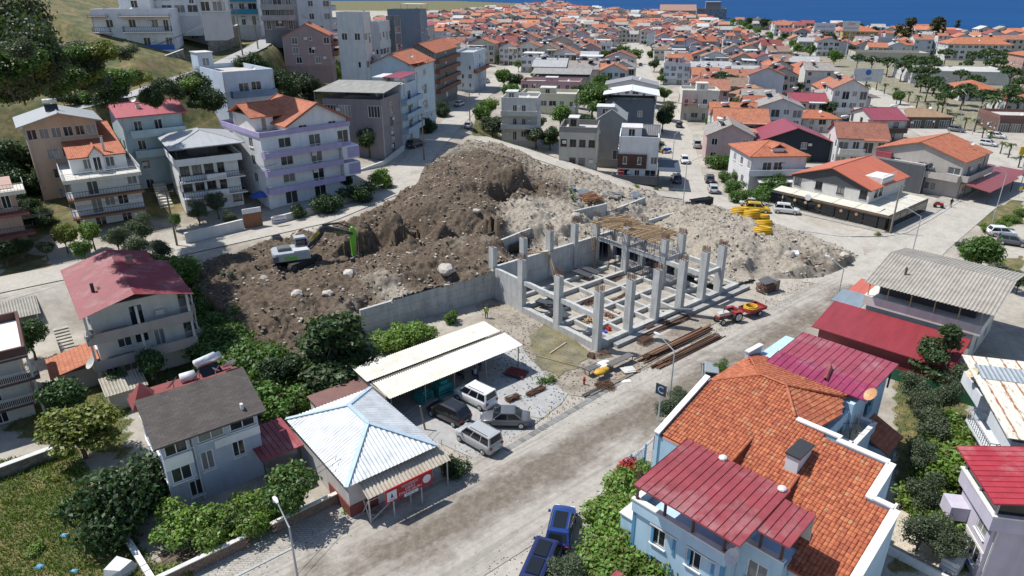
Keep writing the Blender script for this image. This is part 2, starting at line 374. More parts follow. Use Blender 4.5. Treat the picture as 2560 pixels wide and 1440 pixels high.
# ------------------------------------------------------------------ mesh building
class MB:
 def __init__(s): s.v = []; s.f = []; s.m = []
 def add(s, vs, fs, mi=0):
  o = len(s.v); s.v.extend(vs); s.f.extend([tuple(i+o for i in f) for f in fs]); s.m.extend([mi]*len(fs)); return s
 def box(s, x0, x1, y0, y1, z0, z1, mi=0):
  return s.add([(x0,y0,z0),(x1,y0,z0),(x1,y1,z0),(x0,y1,z0),(x0,y0,z1),(x1,y0,z1),(x1,y1,z1),(x0,y1,z1)],
      [(3,2,1,0),(4,5,6,7),(0,1,5,4),(1,2,6,5),(2,3,7,6),(3,0,4,7)], mi)
 def quad(s, a, b, c, d, mi=0): return s.add([a,b,c,d], [(0,1,2,3)], mi)
 def slab(s, pts, t, mi=0):
  """polygon top given counter-clockwise, thickness t downwards"""
  n = len(pts)
  vs = list(pts)+[(p[0],p[1],p[2]-t) for p in pts]
  fs = [tuple(range(n)), tuple(range(2*n-1, n-1, -1))]+[(i, i+n, (i+1)%n+n, (i+1)%n) for i in range(n)]
  return s.add(vs, fs, mi)
 def beam(s, p, q, w, h=None, mi=0, up=(0,0,1)):
  h = h or w
  p = Vector(p); q = Vector(q); d = (q-p)
  if d.length < 1e-6: return s
  d.normalize(); u = Vector(up)
  if abs(d.dot(u)) > 0.98: u = Vector((1,0,0))
  x = d.cross(u).normalized()*w/2; y = x.cross(d).normalized()*h/2
  vs = [tuple(a+b) for a in (p, q) for b in (-x-y, x-y, x+y, -x+y)]
  return s.add(vs, [(3,2,1,0),(4,5,6,7),(0,1,5,4),(1,2,6,5),(2,3,7,6),(3,0,4,7)], mi)
 def cyl(s, p, q, r0, r1=None, n=8, mi=0, cap=True):
  r1 = r0 if r1 is None else r1
  p = Vector(p); q = Vector(q); d = (q-p)
  if d.length < 1e-6: return s
  d.normalize()
  u = Vector((0,0,1)) if abs(d.z) < 0.9 else Vector((1,0,0))
  x = d.cross(u).normalized(); y = d.cross(x).normalized()
  vs = []
  for c_, r in ((p, r0), (q, r1)):
   for i in range(n):
    a = 2*math.pi*i/n
    vs.append(tuple(c_+x*(r*math.cos(a))+y*(r*math.sin(a))))
  fs = [(i+n, (i+1)%n+n, (i+1)%n, i) for i in range(n)]
  if cap: fs += [tuple(range(n)), tuple(range(2*n-1, n-1, -1))]
  return s.add(vs, fs, mi)
 def tube(s, pts, r, n=6, mi=0):
  for a, b in zip(pts[:-1], pts[1:]): s.cyl(a, b, r, r, n, mi, True)
  return s
 def torus(s, c_, R, r, n=20, k=8, mi=0, axis='z', tilt=(0,0,0)):
  M = Matrix.Rotation(tilt[0],3,'X') @ Matrix.Rotation(tilt[1],3,'Y')
  vs = []
  for i in range(n):
   a = 2*math.pi*i/n
   for j in range(k):
    b = 2*math.pi*j/k
    vs.append(tuple(Vector(c_)+M@Vector(((R+r*math.cos(b))*math.cos(a), (R+r*math.cos(b))*math.sin(a), r*math.sin(b)))))
  fs = [(i*k+j, ((i+1)%n)*k+j, ((i+1)%n)*k+(j+1)%k, i*k+(j+1)%k) for i in range(n) for j in range(k)]
  return s.add(vs, fs, mi)
 def ball(s, c_, rx, ry=None, rz=None, n=8, k=6, mi=0):
  ry = ry or rx; rz = rz or rx
  vs = [(c_[0], c_[1], c_[2]-rz)]
  for j in range(1, k):
   t = math.pi*j/k
   for i in range(n):
    a = 2*math.pi*i/n
    vs.append((c_[0]+rx*math.sin(t)*math.cos(a), c_[1]+ry*math.sin(t)*math.sin(a), c_[2]-rz*math.cos(t)))
  vs.append((c_[0], c_[1], c_[2]+rz)); L = len(vs)-1
  fs = [(0, 1+(i+1)%n, 1+i) for i in range(n)]
  for j in range(k-2):
   for i in range(n):
    a = 1+j*n; fs.append((a+i, a+(i+1)%n, a+n+(i+1)%n, a+n+i))
  a = 1+(k-2)*n
  fs += [(a+i, a+(i+1)%n, L) for i in range(n)]
  return s.add(vs, fs, mi)
 def loft(s, rings, mi=0, cap=True):
  """rings: lists of equal length"""
  n = len(rings[0]); vs = [p for r in rings for p in r]; fs = []
  for j in range(len(rings)-1):
   for i in range(n):
    fs.append((j*n+i, j*n+(i+1)%n, (j+1)*n+(i+1)%n, (j+1)*n+i))
  if cap:
   fs.append(tuple(range(n-1, -1, -1))); b = (len(rings)-1)*n; fs.append(tuple(range(b, b+n)))
  return s.add(vs, fs, mi)
 def mesh(s, name, mats, uv=False, smooth=False):
  me = bpy.data.meshes.new(name)
  me.from_pydata([tuple(p) for p in s.v], [], s.f)
  for m in (mats if isinstance(mats, (list, tuple)) else [mats]): me.materials.append(MATS[m] if isinstance(m, str) else m)
  if any(s.m): me.polygons.foreach_set('material_index', s.m)
  if uv: set_uv(me)
  if smooth: me.polygons.foreach_set('use_smooth', [True]*len(me.polygons))
  me.update()
  return me
 def build(s, name, mat, parent=None, color=None, uv=False, smooth=False, loc=None):
  return obj(name, s.mesh(name, mat, uv, smooth), parent, color, loc)
def set_uv(me):
 ul = me.uv_layers.new(name='UVMap')
 vs = me.vertices; data = np.zeros(len(me.loops)*2, dtype=np.float32)
 for p in me.polygons:
  n = p.normal
  if abs(n.z) > 0.999: sx = Vector((1,0,0)); tx = Vector((0,1,0))
  else:
   sx = Vector((0,0,1)).cross(n).normalized(); tx = n.cross(sx)
  for li in p.loop_indices:
   c_ = vs[me.loops[li].vertex_index].co
   data[2*li] = c_.dot(sx); data[2*li+1] = c_.dot(tx)
 ul.data.foreach_set('uv', data)
KIDS = {}
def obj(name, me, parent=None, color=None, loc=None, rotz=0.0, scale=None):
 o = bpy.data.objects.new(name, me); COL.objects.link(o)
 if parent is not None:
  o.parent = parent; KIDS.setdefault(parent.name, []).append(o)
 if color is not None: o.color = (color[0], color[1], color[2], 1)
 if loc is not None: o.location = loc
 if rotz: o.rotation_euler = (0, 0, rotz)
 if scale is not None: o.scale = scale if isinstance(scale, (tuple, list)) else (scale,)*3
 return o
def tag(o, label=None, cat=None, group=None, kind=None):
 if label: o['label'] = label
 if cat: o['category'] = cat
 if group: o['group'] = group
 if kind: o['kind'] = kind
 return o
def thing(name, label, cat, loc=(0,0,0), rotz=0.0, group=None, scale=None):
 o = obj(name, None, None, None, loc, rotz, scale)
 o.empty_display_size = 0.3
 return tag(o, label, cat, group)
def copy_tree(o, parent=None):
 c_ = o.copy(); COL.objects.link(c_)
 if parent is not None:
  c_.parent = parent
  KIDS.setdefault(parent.name, []).append(c_)
 for ch in list(KIDS.get(o.name, ())): copy_tree(ch, c_)
 return c_
# ------------------------------------------------------------------ terrain
STREET = [(-130,32,1.5),(-90,58,2.5),(-62,76,3.2),(-44,88,3.8),(-29,98,4.6),(-19.5,113,5.4),(-17.5,142,6.0),(-12,200,5.5),(-6,266,4.5),(6,380,2.5),(20,520,1)]
def street_near(x, y):
 """vectorised: signed distance to the hill street (positive uphill, left of travel) and its level there"""
 best = np.full(np.shape(x), 1e9); sg = np.ones(np.shape(x)); zz = np.zeros(np.shape(x))
 for (ax, ay, az), (bx, by, bz) in zip(STREET[:-1], STREET[1:]):
  dx, dy = bx-ax, by-ay; L2 = dx*dx+dy*dy
  t = np.clip(((x-ax)*dx+(y-ay)*dy)/L2, 0, 1)
  px, py = ax+t*dx, ay+t*dy
  d = np.hypot(x-px, y-py)
  cr = dx*(y-ay)-dy*(x-ax)
  k = d < best
  best = np.where(k, d, best); sg = np.where(k, np.sign(cr), sg); zz = np.where(k, az+t*(bz-az), zz)
 return best*sg, zz
UPR = [P(a, b, z)+(z,) for a, b, z in [(175,275,18),(330,238,19.5),(470,190,21.0),(560,158,22.6),(640,120,24.2),(700,82,25.4),(740,60,26)]]
USR = [P(a, b, z)+(z,) for a, b, z in [(1700,492,.1),(1640,484,.8),(1560,466,1.9),(1420,417,3.6),(1300,376,4.8),(1200,346,5.7)]]
def ground(x, y):
 x = np.asarray(x, float); y = np.asarray(y, float)
 d, zs = street_near(x, y)
 k = np.interp(y, [60, 90, 200, 260, 340, 450], [0.55, 1.0, 1.0, 0.62, 0.25, 0.05])
 up = np.interp(d, [0, 4, 12, 26, 34, 41, 46, 90, 160, 260], [0, 0, 1.5, 4.6, 9, 15.5, 17, 30, 46, 60])*k
 right = np.interp(-d, [0, 4.5, 12, 13], [1, 1, 0, 0])
 far = np.interp(-d, [0, 5, 60, 61], [1, 1, 0, 0])
 w = np.clip((y-150)/40, 0, 1)
 down = zs*(right*(1-w)+far*w)
 z = np.where(d > 0, zs+up, down)
 if UPR:
  bd = np.full(np.shape(x), 1e9); bz = np.zeros(np.shape(x))
  for (ax, ay, az), (bx, by, bzz) in zip(UPR[:-1], UPR[1:]):
   dx, dy = bx-ax, by-ay; t = np.clip(((x-ax)*dx+(y-ay)*dy)/(dx*dx+dy*dy), 0, 1)
   dd = np.hypot(x-ax-t*dx, y-ay-t*dy); kk = dd < bd
   bd = np.where(kk, dd, bd); bz = np.where(kk, az+t*(bzz-az), bz)
  w2 = np.clip(1-(bd-2.4)/4.5, 0, 1); z = z*(1-w2)+bz*w2
 if USR:
  bd = np.full(np.shape(x), 1e9); bz = np.zeros(np.shape(x))
  for (ax, ay, az), (bx, by, bzz) in zip(USR[:-1], USR[1:]):
   dx, dy = bx-ax, by-ay; t = np.clip(((x-ax)*dx+(y-ay)*dy)/(dx*dx+dy*dy), 0, 1)
   dd = np.hypot(x-ax-t*dx, y-ay-t*dy); kk = dd < bd
   bd = np.where(kk, dd, bd); bz = np.where(kk, az+t*(bzz-az), bz)
  w2 = np.clip(1-(bd-3.0)/11, 0, 1)**1.5; z = z*(1-w2)+np.maximum(bz, 0)*w2
 # shore: falls away under the sea
 sx = np.array([-300, -100, 56, 115, 184, 240, 262, 338, 430, 700, 1400, 4000], float)
 sy = np.array([2700, 2200, 1900, 1500, 1220, 1000, 800, 640, 580, 500, 400, 300], float)
 shore = np.interp(x, sx, sy)
 z = z-np.clip((y-shore)/12, 0, 6)
 return z
def gz(x, y): return float(ground(x, y))
# ---- soil heaps and trenches of the building site: survey points (picture column, row, level, paleness)
SOIL_PTS = [(440,672,3.6,.1),(560,640,3.9,.1),(700,592,4.2,.2),(860,555,4.8,.3),(960,512,5.2,.4),(1030,470,5.6,.5),(1090,405,6,.6),(1160,356,6.2,.7),(1250,366,6.2,.6),
 (1420,432,4.8,.8),(1590,478,2.6,1),(1700,505,1.0,1),(1850,532,.5,1),(1960,566,.2,1),(2090,612,.15,1),(2160,640,.1,1),(2060,690,.1,.9),(1900,690,.2,.9),(1840,690,.4,1),
 (900,552,6.3,.2),(980,535,6.8,.2),(1080,500,7.0,.2),(1180,515,6.6,.2),(1240,545,6.2,.3),(1000,560,6.3,.1),(900,572,5.6,.1),(1060,548,6.3,.2),
 (880,612,2.6,0),(960,622,2.4,0),(1040,590,3.0,0),(1045,612,2.8,.1),(930,600,2.6,0),
 (1110,560,6.3,.3),(1180,580,6,.4),(1230,592,5.6,.5),(1130,602,5.0,.5),(1090,640,4.2,.2),
 (1120,630,2.4,.5),(1170,635,2.2,.5),(1210,625,2.2,.5),
 (1050,648,5.2,.2),(1000,668,5.0,.2),(1120,672,4.6,.3),(1150,700,3.6,.3),(1080,715,3.4,.3),(960,690,4.6,.7),(985,730,3.6,.8),(940,760,3.0,.7),
 (560,672,3.8,.1),(620,660,4.0,.1),(640,690,3.2,.1),(740,672,3.2,.05),(700,700,3.2,.1),(830,655,3.4,.05),(870,672,3.6,.3),(820,700,3.8,.2),(760,740,3.6,.2),(870,745,3.4,.5),(640,745,3.0,.1),(560,730,3.0,.1),
 (600,800,2.4,.1),(700,790,2.6,.1),(790,790,2.6,.3),(860,790,2.6,.5),(640,850,1.6,.1),(700,880,.9,.2),(760,880,.6,.4),(640,890,.5,.2),(890,800,2.3,.4),(930,815,.4,.3),
 (1180,385,8.6,.35),(1235,400,8.8,.35),(1290,415,8.4,.35),(1350,432,7.4,.4),(1120,420,7.6,.4),(1080,460,7.2,.3),(1150,450,8.4,.25),(1230,450,7.8,.3),(1290,470,7.0,.3),(1370,450,6.4,.4),(1190,490,6.8,.25),
 (1376,478,2.2,.4),(1300,518,2.4,.4),(1250,535,2.6,.4),(1340,500,2.4,.4),
 (1310,505,5.8,.9),(1330,530,6.0,.95),(1285,568,4.7,.9),(1340,555,5.2,.9),(1400,520,4.8,1),(1440,540,4.6,1),(1400,560,5,1),(1460,560,4.2,1),(1540,540,3.4,1),(1500,500,3.6,1),(1440,470,4.2,.8),(1560,510,3,1),
 (1385,585,4.8,.95),(1410,600,4.0,.9),(1440,610,2.6,.9),(1270,642,1.8,.4),(1310,632,1.8,.5),(1345,622,2.2,.8),(1400,615,3.4,.9),(1470,590,1.8,1),(1500,585,1.8,1),(1300,655,1.6,.4),(1420,655,1.6,.6),
 (1530,560,1.6,1),(1600,560,1.2,1),(1640,545,1.4,1),(1620,600,1.4,1),(1560,600,1.8,1),
 (1720,540,2.4,1),(1760,530,2.0,.8),(1830,545,2.2,1),(1760,570,3.0,1),(1850,590,3.2,1),(1950,610,2.6,1),(2040,620,1.9,.9),(2100,640,1.3,.7),(1980,650,1.8,.8),(1850,640,2.2,1),(1780,610,2.6,1),(1740,650,.8,1),(1790,680,.6,1),(1950,670,.8,.9),(2040,668,.8,.6),(2010,640,2.0,.6),(1690,600,1.2,1),(1715,640,.4,1)]
_sw = np.array([P(a, b, z)+(z, p) for a, b, z, p in SOIL_PTS])
SITE_O = (9.2, 65.6); SITE_A = math.radians(39.5)
def site(u, v, z=0.0):
 c_, s_ = math.cos(SITE_A), math.sin(SITE_A)
 return (SITE_O[0]+u*c_-v*s_, SITE_O[1]+u*s_+v*c_, z)
def wpx(L): return [P(a, b, z)[:2] for a, b, z in L]
WALL_END = P(935, 834, 0)
SOIL_POLY = wpx([(430,676,3.4),(560,638,3.7),(700,588,4),(860,551,4.5),(960,508,4.9),(1030,466,5.3),(1085,402,5.7),(1160,352,5.9),(1250,362,5.8),(1420,428,4.2),(1590,474,2.2),(1700,500,.6),(1850,527,.2),(1960,560,.1),(2090,606,0),(2170,642,0),(2070,700,0),(1900,700,0)])\
 + [site(23.0, 0.5)[:2], site(22.4, 18.6)[:2], site(-0.3, 18.7)[:2], site(-0.3, 17.0)[:2], (WALL_END[0]-.3, WALL_END[1]+.4)] + wpx([(880,850,0),(760,905,.2),(690,912,.2),(625,895,.4),(540,800,2),(470,735,2.6)])
def inside(poly, x, y):
 r = np.zeros(np.shape(x), bool); n = len(poly)
 for i in range(n):
  x0, y0 = poly[i]; x1, y1 = poly[(i+1) % n]
  c_ = ((y0 > y) != (y1 > y)) & (x < (x1-x0)*(y-y0)/(y1-y0+1e-12)+x0)
  r ^= c_
 return r
def soil(x, y):
 x = np.asarray(x, float); y = np.asarray(y, float)
 num = 0; den = 0; pal = 0
 for X, Y, z, p in _sw:
  w = 1/((x-X)**2+(y-Y)**2+0.35)**1.9
  num = num+w*z; den = den+w; pal = pal+w*p
 return num/den, pal/den
def surf(x, y):
 """level of whatever one would stand on"""
 if bool(inside(SOIL_POLY, np.array(x), np.array(y))): return float(soil(x, y)[0])
 return gz(x, y)
def G(px, py, off=0.0):
 z = 0.0
 for i in range(40):
  X, Y = P(px, py, z); z2 = surf(X, Y); z += (z2-z)*0.5
 X, Y = P(px, py, z)
 return (X, Y, z+off)
def grid_mesh(name, xs, ys, hf):
 X, Y = np.meshgrid(xs, ys); Z = hf(X, Y)
 nx, ny = len(xs), len(ys)
 co = np.stack([X, Y, Z], -1).reshape(-1, 3)
 i = np.arange(nx*ny).reshape(ny, nx)
 f = np.stack([i[:-1, :-1], i[:-1, 1:], i[1:, 1:], i[1:, :-1]], -1).reshape(-1, 4)
 return co, f
def np_mesh(name, co, f, mat, attrs=None, uv=None, smooth=True):
 me = bpy.data.meshes.new(name)
 me.vertices.add(len(co)); me.vertices.foreach_set('co', co.astype(np.float32).ravel())
 k = f.shape[1]
 me.loops.add(f.size); me.loops.foreach_set('vertex_index', f.astype(np.int32).ravel())
 me.polygons.add(len(f)); me.polygons.foreach_set('loop_start', np.arange(0, f.size, k, dtype=np.int32))
 if smooth: me.polygons.foreach_set('use_smooth', np.ones(len(f), bool))
 me.update(calc_edges=True)
 for an, av in (attrs or {}).items():
  a = me.attributes.new(an, 'FLOAT', 'POINT'); a.data.foreach_set('value', av.astype(np.float32))
 if uv is not None:
  ul = me.uv_layers.new(name='UVMap'); ul.data.foreach_set('uv', uv[f.ravel()].astype(np.float32).ravel())
 me.materials.append(MATS[mat])
 return me
xs = np.unique(np.concatenate([np.arange(-700, -120, 20), np.arange(-120, -90, 3), np.arange(-90, 100, 1.0), np.arange(100, 260, 5), np.arange(260, 1300, 40)]))
ys = np.unique(np.concatenate([np.arange(-10, 24, 3), np.arange(24, 160, 1.0), np.arange(160, 300, 3), np.arange(300, 700, 8), np.arange(700, 2400, 40)]))
co, f = grid_mesh('ground', xs, ys, ground)
dS, _ = street_near(co[:,0], co[:,1])
grass = np.zeros(len(co))
hillm = np.interp(dS, [6, 14], [0, 0.75])*np.interp(co[:,1], [70, 90, 230, 300], [0.6, 1, 1, 0.3])
grass = np.maximum(grass, hillm)
GRASS_POLYS = [wpx([(0,1150,0),(190,1120,0),(330,1340,0),(420,1440,0),(380,1700,0),(-900,1700,0),(-300,1100,0)]),
    wpx([(0,1080,0),(420,690,2),(520,740,2),(640,900,0),(900,960,0),(730,1050,0),(330,1010,0),(320,1150,0)]),
    wpx([(420,660,2.5),(680,940,0),(740,1010,0),(520,900,0),(440,740,1)]),
    wpx([(0,640,3),(130,660,3),(110,690,3),(0,720,3)]),
    wpx([(1480,165,0),(1590,150,0),(1600,195,0),(1480,195,0)]),
    wpx([(2380,560,0),(2560,490,0),(2560,560,0),(2480,570,0)]),
    wpx([(2240,900,0),(2420,900,0),(2420,1440,0),(2230,1440,0)]),
    wpx([(2480,650,0),(2560,640,0),(2560,720,0)]),
    wpx([(1200,280,3),(1250,340,3),(1390,400,3),(1400,420,3),(1180,350,4)])]
for poly in GRASS_POLYS: grass = np.maximum(grass, inside(poly, co[:,0], co[:,1])*0.85)
town = ((co[:,1] > 190) & (dS < 0)); grass = np.where(town, np.interp(co[:,0]-co[:,1]*.27, [40, 75], [0.36, 0.52]), grass)
grass = np.where(co[:,1] > 1250, 0.7, grass)
g_ob = obj('ground', np_mesh('ground', co, f, 'ground', {'grass': grass}))
tag(g_ob, kind='structure')
# sea
sea_m = MB(); sea_m.quad((-14000,250,-0.9),(26000,250,-0.9),(26000,45000,-0.9),(-14000,45000,-0.9))
sea_ob = sea_m.build('sea', 'sea'); tag(sea_ob, kind='structure')
# far headland across the bay
hx = np.linspace(-3200, 3400, 70); hy = np.linspace(11500, 14500, 14)
def headland(X, Y):
 a = np.clip(1-np.abs(Y-12800)/1300, 0, 1)*np.interp(X, [-3200, -2000, 800, 2600, 3400], [120, 140, 60, 30, 0])
 n_ = np.vectorize(lambda x, y: mnoise.fractal(Vector((x/700, y/700, 0)), 1.0, 2.0, 4))(X, Y)
 return a*(1+0.7*n_)-5
co, f = grid_mesh('h', hx, hy, headland)
ho = obj('headland', np_mesh('headland', co, f, 'ground', {'grass': np.ones(len(co))*0.6})); tag(ho, kind='structure')
# ---- roads: strips that follow the ground
def strip(name, cl, width, mat, off=0.05, nacross=6, step=1.5, lift=None):
 """centre line [(x,y)], width may be (left,right) metres"""
 wl, wr = width if isinstance(width, tuple) else (width/2, width/2)
 pts = [Vector(p) for p in cl]; L = [0]
 for a, b in zip(pts[:-1], pts[1:]): L.append(L[-1]+(b-a).length)
 n = max(2, int(L[-1]/step)); co = []; uv = []
 for i in range(n+1):
  s = L[-1]*i/n
  j = max(k for k in range(len(L)) if L[k] <= s+1e-9); j = min(j, len(pts)-2)
  t = (s-L[j])/(L[j+1]-L[j]); p = pts[j].lerp(pts[j+1], t)
  s0, s1 = max(0, s-3), min(L[-1], s+3)
  def at(q):
   j = max(k for k in range(len(L)) if L[k] <= q+1e-9); j = min(j, len(pts)-2)
   return pts[j].lerp(pts[j+1], (q-L[j])/(L[j+1]-L[j]))
  d = (at(s1)-at(s0)).normalized(); nrm = Vector((-d.y, d.x))
  for k in range(nacross+1):
   w = -wr+(wl+wr)*k/nacross
   q = p+nrm*w; co.append((q.x, q.y, 0)); uv.append((s, w+wr))
 co = np.array(co); co[:,2] = ground(co[:,0], co[:,1])+off
 if lift is not None: co[:,2] += lift
 m_ = nacross+1; i = np.arange((n+1)*m_).reshape(n+1, m_)
 f = np.stack([i[:-1,:-1], i[1:,:-1], i[1:,1:], i[:-1,1:]], -1).reshape(-1, 4)[:, ::-1]
 o = obj(name, np_mesh(name, co, f, mat, uv=np.array(uv)))
 return tag(o, kind='structure')
A40 = math.radians(40)
def ms(u, v): return (-16.5+u*math.cos(A40)-v*math.sin(A40), 35.6+u*math.sin(A40)+v*math.cos(A40))
# main street runs at 40 degrees; v=0 is its left edge, right edge at v=-10.5
strip('main_street', [ms(-40,-5.2), ms(20,-5.2), ms(60,-5.0), ms(78,-5.0)], 10.6, 'road_main', 0.085, 14)
strip('side_street', [P(1560,1120), P(1420,1260), P(1290,1420), (-6,18), (-8,-5)], (2.6,6.5), 'road_dust', 0.05, 10)
strip('right_street', [ms(70,-5), ms(78,-5.2), P(2290,610), P(2420,510), P(2560,425), (140,172)], 8.5, 'road_dust', 0.065, 8)
strip('middle_street', [ms(76,-2), P(2080,600), P(1900,545), P(1760,500), P(1705,440), P(1690,330), P(1665,280), P(1610,190), P(1600,150), (90,520)], 8.5, 'road_dust', 0.06, 8)
strip('upper_site_road', [p[:2] for p in USR], 4.0, 'road_dust', 0.14, 6)
strip('hill_street', [(x, y) for x, y, z in STREET], 6.0, 'road_dust', 0.10, 8)
strip('upper_hill_road', [p[:2] for p in UPR], 4.2, 'road_grey', 0.12, 8)
strip('boulevard', [(96,122), (108.1,141.6), (124,215), (150,350), (185,540), (222,720), (245,860)], 15, 'road_dust', 0.08, 8, 4)
strip('town_street', [P(1240,205,4.5), P(1330,150,2), P(1500,120,0), P(1760,90,0)], 6, 'road_dust', 0.08, 4, 5)
# soil mesh
SG = 0.22
sx0 = np.arange(-50, 62, SG); sy0 = np.arange(56, 152, SG)
X, Y = np.meshgrid(sx0, sy0)
ins = inside(SOIL_POLY, X, Y)
Zs, Pal = soil(X, Y)
fl = np.zeros(X.shape)
idx = np.argwhere(ins)
for a, b in idx:
 x, y = X[a, b], Y[a, b]
 v = Vector((x, y, 0))
 n1 = mnoise.fractal(v*0.28, 0.9, 2.1, 4)
 n2 = mnoise.ridged_multi_fractal(v*0.8+Vector((7,3,0)), 0.8, 2.2, 4, 1.0, 2.0)
 n3 = mnoise.fractal(v*2.3, 0.6, 2.0, 3)
 fl[a, b] = 0.42*n1+0.36*(n2-1.0)+0.24*n3+0.13*mnoise.noise(v*4.6)*max(0.0, 0.6+n1)
CUTS = [(wpx([(835,652,2.6),(880,638,2.4),(960,628,2.4),(1052,603,2.6),(1062,622,2.6),(1000,648,2.6),(900,668,2.6)]),2.5),(wpx([(1245,540,2.6),(1262,531,2.6),(1380,474,2.4),(1396,486,2.4),(1300,536,2.6),(1262,548,2.6)]),2.2),(wpx([(1098,636,2.2),(1150,622,2.2),(1235,606,2.2),(1240,640,1.8),(1180,652,2.0)]),2.0)]
for poly_, fz_ in CUTS: Zs = np.where(inside(poly_, X, Y), np.minimum(Zs, fz_), Zs)
amp = np.clip((Zs+0.3)/2.2, 0.12, 1.0)
Zs = Zs+fl*amp
base = ground(X, Y)
ed = np.full(X.shape, 9.0); n_ = len(SOIL_POLY)
for k_ in list(range(17))+list(range(n_-6, n_)):
 (ax, ay), (bx, by) = SOIL_POLY[k_], SOIL_POLY[(k_+1) % n_]; dx, dy = bx-ax, by-ay
 t = np.clip(((X-ax)*dx+(Y-ay)*dy)/(dx*dx+dy*dy), 0, 1); ed = np.minimum(ed, np.hypot(X-ax-t*dx, Y-ay-t*dy))
ed = np.clip(ed/1.3, 0, 1); ed = ed*ed*(3-2*ed)
Zs = (base-0.35)*(1-ed)+Zs*ed
Zs = np.maximum(Zs, base-0.4)
i = np.arange(X.size).reshape(X.shape)
fm = ins[:-1,:-1] & ins[:-1,1:] & ins[1:,1:] & ins[1:,:-1]
f = np.stack([i[:-1,:-1], i[:-1,1:], i[1:,1:], i[1:,:-1]], -1)[fm]
used = np.unique(f); remap = np.zeros(X.size, int); remap[used] = np.arange(len(used))
co = np.stack([X, Y, Zs], -1).reshape(-1, 3)[used]
so = obj('excavated_soil', np_mesh('excavated_soil', co, remap[f], 'soil', {'pale': Pal.reshape(-1)[used]}))
tag(so, kind='structure')
SOIL_GRID = (sx0, sy0, Zs, ins)
def soil_z(x, y):
 a = int(round((y-sy0[0])/SG)); b = int(round((x-sx0[0])/SG))
 return float(Zs[a, b]) if 0 <= a < Zs.shape[0] and 0 <= b < Zs.shape[1] else 0.0
# loose stones on the soil: nobody could count them
def rock_mesh(seed, n=1):
 r_ = random.Random(seed)
 bm = bmesh.new(); bmesh.ops.create_icosphere(bm, subdivisions=1, radius=1)
 for v in bm.verts:
  k = 0.65+0.6*r_.random(); v.co = Vector((v.co.x*k, v.co.y*k*0.85, v.co.z*k*0.7))
 return [tuple(v.co) for v in bm.verts], [tuple(v.index for v in fc.verts) for fc in bm.faces]
ROCKS = [rock_mesh(i) for i in range(6)]
mbs = {0: MB(), 1: MB()}
cnt = 0
while cnt < 15000:
 a, b = idx[random.randrange(len(idx))]
 x, y = X[a, b]+random.uniform(-.15,.15), Y[a, b]+random.uniform(-.15,.15)
 cl = mnoise.fractal(Vector((x*0.25, y*0.25, 4)), 1.0, 2, 3)
 if random.random() > 0.35+1.1*cl:
  if random.random() > 0.25: continue
 s_ = 0.045+0.24*random.random()**4
 vs, fs = ROCKS[random.randrange(6)]; th = random.uniform(0, 6.28); c_, q = math.cos(th)*s_, math.sin(th)*s_
 pl = 1 if random.random() < 0.25+0.7*float(Pal[a, b]) else 0
 mbs[pl].add([(x+v[0]*c_-v[1]*q, y+v[0]*q+v[1]*c_, Zs[a, b]+v[2]*s_+s_*0.25) for v in vs], fs)
 cnt += 1
gr = MB()
for _ in range(3600):
 u_ = random.uniform(-6, 76); w_ = random.gauss(.6, 1.0) if random.random() < .6 else random.gauss(-10.8, .7)
 x, y = ms(u_, w_); s_ = random.uniform(.02, .075); vs, fs = ROCKS[random.randrange(6)]
 gr.add([(x+v[0]*s_, y+v[1]*s_, .09+v[2]*s_) for v in vs], fs)
for _ in range(1400):
 x, y = P(random.gauss(1370, 90), random.gauss(880, 60)); s_ = random.uniform(.02, .11); vs, fs = ROCKS[random.randrange(6)]
 gr.add([(x+v[0]*s_, y+v[1]*s_, .09+v[2]*s_) for v in vs], fs)
tag(gr.build('road_gravel', 'rock', None, (.25,.23,.2)), 'loose grey gravel strewn along the main street edges and the site', 'gravel', kind='stuff')
tag(mbs[0].build('brown_rubble', 'rock', None, (0.2,0.165,0.13)), 'brown stones and clods scattered over the excavated soil', 'rubble', kind='stuff')
tag(mbs[1].build('pale_rubble', 'rock', None, (0.42,0.38,0.32)), 'pale stones and broken rock scattered over the excavated soil', 'rubble', kind='stuff')
# ------------------------------------------------------------------ building kit
WHITE = (0.74, 0.74, 0.73); CREAM = (0.66, 0.61, 0.51); ORANGE = (0.50, 0.175, 0.09); DARK = (0.035, 0.038, 0.045)
WT = {'w': (1.3,1.45,.85), 'W': (2.1,1.5,.8), 'd': (1.0,2.15,.06), 'D': (2.0,2.15,.06), 's': (.6,.6,1.3), 'n': (.7,1.3,.9), 'T': (1.4,1.7,.6), 'G': (2.6,2.2,.1), 'v': (2.8,1.3,.9), 'B': (.9,2.1,.06)}
WCACHE = {}
def window_mesh(w, h, far):
 k = (round(w,2), round(h,2), far)
 if k in WCACHE: return WCACHE[k]
 b = .08; m = MB(); p = MB()
 t = m
 t.box(-w/2, w/2, -.03, .05, 0, b); t.box(-w/2, w/2, -.03, .05, h-b, h)
 t.box(-w/2, -w/2+b, -.03, .05, b, h-b); t.box(w/2-b, w/2, -.03, .05, b, h-b)
 nm = 0 if w < .85 else (1 if w < 2.2 else 3)
 for i in range(nm):
  x = -w/2+w*(i+1)/(nm+1); t.box(x-.035, x+.035, -.025, .045, b, h-b)
 if h < 1.8 and not far: t.box(-w/2-.08, w/2+.08, -.2, -.03, -.07, 0.0)
 if far:
  m.box(-w/2+.02, w/2-.02, .0, .02, .02, h-.02, 1)
  r = (m.mesh('window', ['paint', 'glass']), None)
 else:
  p.box(-w/2+.02, w/2-.02, .0, .02, .02, h-.02)
  r = (m.mesh('window', 'paint'), p.mesh('pane', 'glass'))
 WCACHE[k] = r
 return r
